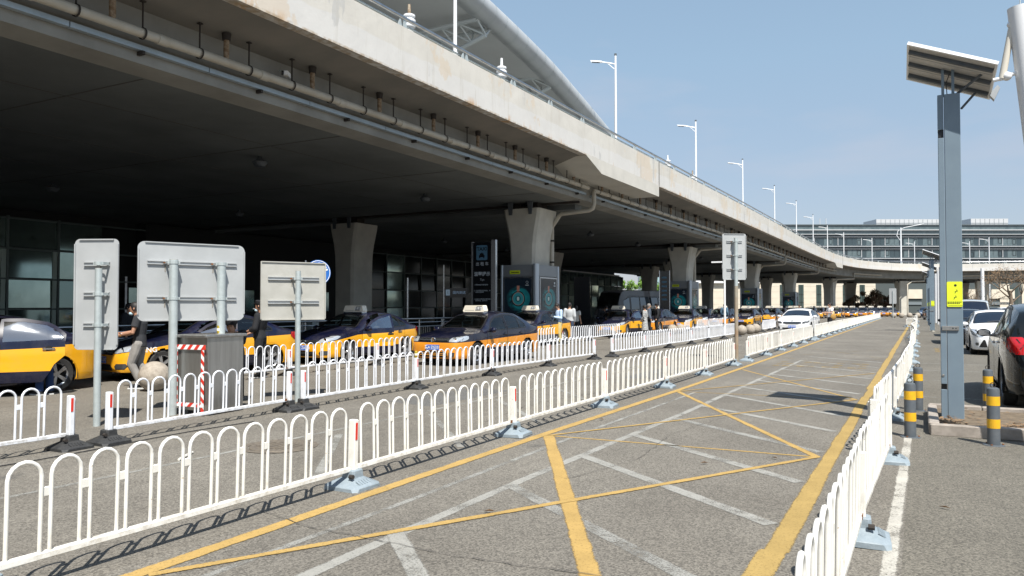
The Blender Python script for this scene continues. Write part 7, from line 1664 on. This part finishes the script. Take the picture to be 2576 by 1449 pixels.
x, y = G(1405, 866)
person('person in pale blue shirt and khaki trousers looking down at a phone', (x, y, 0), LFT+.5, dict(hed=(0, -.06, 1.60), tilt=-.5 if False else .45, wl=(.06, -.28, 1.16), el=(.24, -.02, 1.10), wr=(-.06, -.28, 1.16), er=(-.24, -.02, 1.10), curl=1.0), 1.73, ('long', lb, .012, .03), kh, extra=phone)
x, y = G(1433, 859)
person('person in pale grey jacket and dark jeans seen from behind, near the phone user', (x, y, 0), pi+.2, dict(wl=(.20, -.06, .88), wr=(-.20, -.06, .88)), 1.76, ('long', pale, .03, .03), jean)
x, y, _ = CW((1449-1288)/1900*37, 37)
person('person in white top half hidden behind the pale grey jacket', (x, y, 0), pi, None, 1.62, ('short', dstone, .02, .03), blk, hair='long')
x, y, _ = CW((1622-1288)/1900*39.5, 39.5)
person('person in black and white checked dress walking past the queue of taxis', (x, y, 0), LFT-.6, dict(wl=(.20, -.12, .95), wr=(-.2, -.1, .95)), 1.64, (None, None), blk, hair='bun', dress=chk)
x, y, _ = CW((1632-1288)/1900*41.5, 41.5)
person('person with grey hair and open dark jacket beside the checked dress', (x, y, 0), pi/2+YAW, dict(al=(.1, .14, .1), fl=(.11, -.02, .04), ar=(-.1, -.12, .1), fr=(-.11, -.26, .04)), 1.74, ('long', slate, .03, .06), blk, haircol=HAIR_G)
x, y, _ = CW((1652-1288)/1900*43, 43)
person('person in black with dark cap turning back behind the grey-haired person', (x, y, 0), LFT, None, 1.74, ('long', blk, .03, .04), blk, cap=blk, mask='on')
x, y, _ = CW((1516-1288)/1900*41, 41)
person('person in black leaning over the left side of the taxi in the shade', (x, y, 0), .9, dict(hed=(.10, -.22, 1.52), nek=(.05, -.12, 1.42), che=(0, -.05, 1.26), tilt=.4), 1.7, ('long', blk, .03, .04), blk, mask='on')
x, y, _ = CW((1822-1288)/1900*56.5, 56.5)
person('person in denim jacket standing among the queued taxis left of the thin white mast', (x, y, 0), pi, None, 1.76, ('long', den, .03, .02), blk)
def bags(t, V, J):
    o = B().lathe([(.001, -.11), (.12, -.10), (.19, -.02), (.19, .03), (.12, .08), (.001, .09)], 18, (0, 0, 0), 'x').build('straw_bag', mat('straw', (.42, .26, .07), .9, var=(.25, .14, .04), vscale=30), t, smooth=60, loc=(.12, .10, .92))
    B().bev((.0, .14, 1.12), (.30, .16, .26), .05).build('yellow_bag', mat('yellow_cloth', (.72, .50, .22), .85), t); B().bev((-.05, .13, .93), (.26, .14, .24), .05).build('red_bag', mat('red_cloth', (.55, .02, .015), .85), t)
    B().tube([(-.14, .10, 1.42), (0, .15, 1.28), (.05, .17, 1.14)], .012, 6).build('bag_strap', bpy.data.materials['yellow_cloth'], t)
x, y = G(2101, 837)
person('person in white T-shirt with yellow, straw and red bags by the white sedan', (x-.25, y-.2, 0), LFT+.25, dict(hed=(0, -.03, 1.62), hy=-.3, wl=(.10, -.34, 1.18), el=(.24, -.10, 1.14), wr=(-.2, -.30, 1.16), er=(-.24, -.04, 1.12), kl=(.09, -.06, .49), al=(.09, .0, .09), ar=(-.1, .18, .12), fr=(-.1, .05, .035)), 1.80, ('short', mat('cloth_white', (.72, .72, .72), .9), .016, .03), blk, SKIN, extra=bags)
# only legs show behind the open rear door of the first taxi
person('person in blue jeans standing behind the open rear door, only the legs showing', (-13.93, 8.0, 0), -pi/2, dict(hed=(0, -.52, 1.27), nek=(0, -.42, 1.22), che=(0, -.26, 1.12), wst=(0, -.10, 1.02), sl=(.18, -.38, 1.20), sr=(-.18, -.38, 1.20), el=(.2, -.5, .98), er=(-.2, -.5, .98), wl=(.12, -.66, .90), wr=(-.12, -.66, .9), tilt=.5), 1.60, ('short', blk, .02, .02), mat('cloth_blue_jeans', (.012, .035, .11), .9), shoe=blk)
x, y, _ = CW((585-1288)/1900*12.9, 12.9)
person('person in black bending behind the steel bin with a hand on its top', (-10.25, 9.05, 0), LFT+1.65, dict(hed=(0, -.22, 1.36), nek=(0, -.14, 1.28), che=(0, -.08, 1.14), sl=(.18, -.12, 1.24), sr=(-.18, -.12, 1.24), el=(.22, -.3, 1.1), er=(-.22, -.3, 1.1), wl=(.12, -.50, 1.19), wr=(-.16, -.5, 1.19), curl=.1), 1.60, ('long', blk, .02, .03), blk, cap=blk)
x, y, _ = CW((325-1288)/1900*20, 20)
person('person as a dark figure behind the steel railing under the viaduct', (x, y, 0), 2, None, 1.68, ('long', blk, .03, .03), blk)
x, y, _ = CW((2011-1288)/1900*70, 70)
person('person in dark clothes, head and shoulders above the taxis behind the white sedan', (x, y, 0), LFT, None, 1.75, ('short', blk, .02, .03), blk)
# driver seen through the window of the open door
person('person sitting at the wheel of the taxi with its driver door open', (-14.62, 17.80, -.28), pi*.06, dict(pel=(0, 0, .76), wst=(0, .02, .9), che=(0, .02, 1.1), nek=(0, .02, 1.27), hed=(0, 0, 1.41), sl=(.18, 0, 1.2), sr=(-.18, 0, 1.2), el=(.24, -.14, .98), er=(-.24, -.14, .98), wl=(.14, -.38, 1.06), wr=(-.14, -.38, 1.06), hl=(.085, 0, .76), hr=(-.085, 0, .76), kl=(.11, -.42, .80), kr=(-.11, -.42, .80), al=(.11, -.55, .46), ar=(-.11, -.55, .46), fl=(.11, -.7, .42), fr=(-.11, -.7, .42)), 1.68, ('short', dstone, .02, .02), blk)
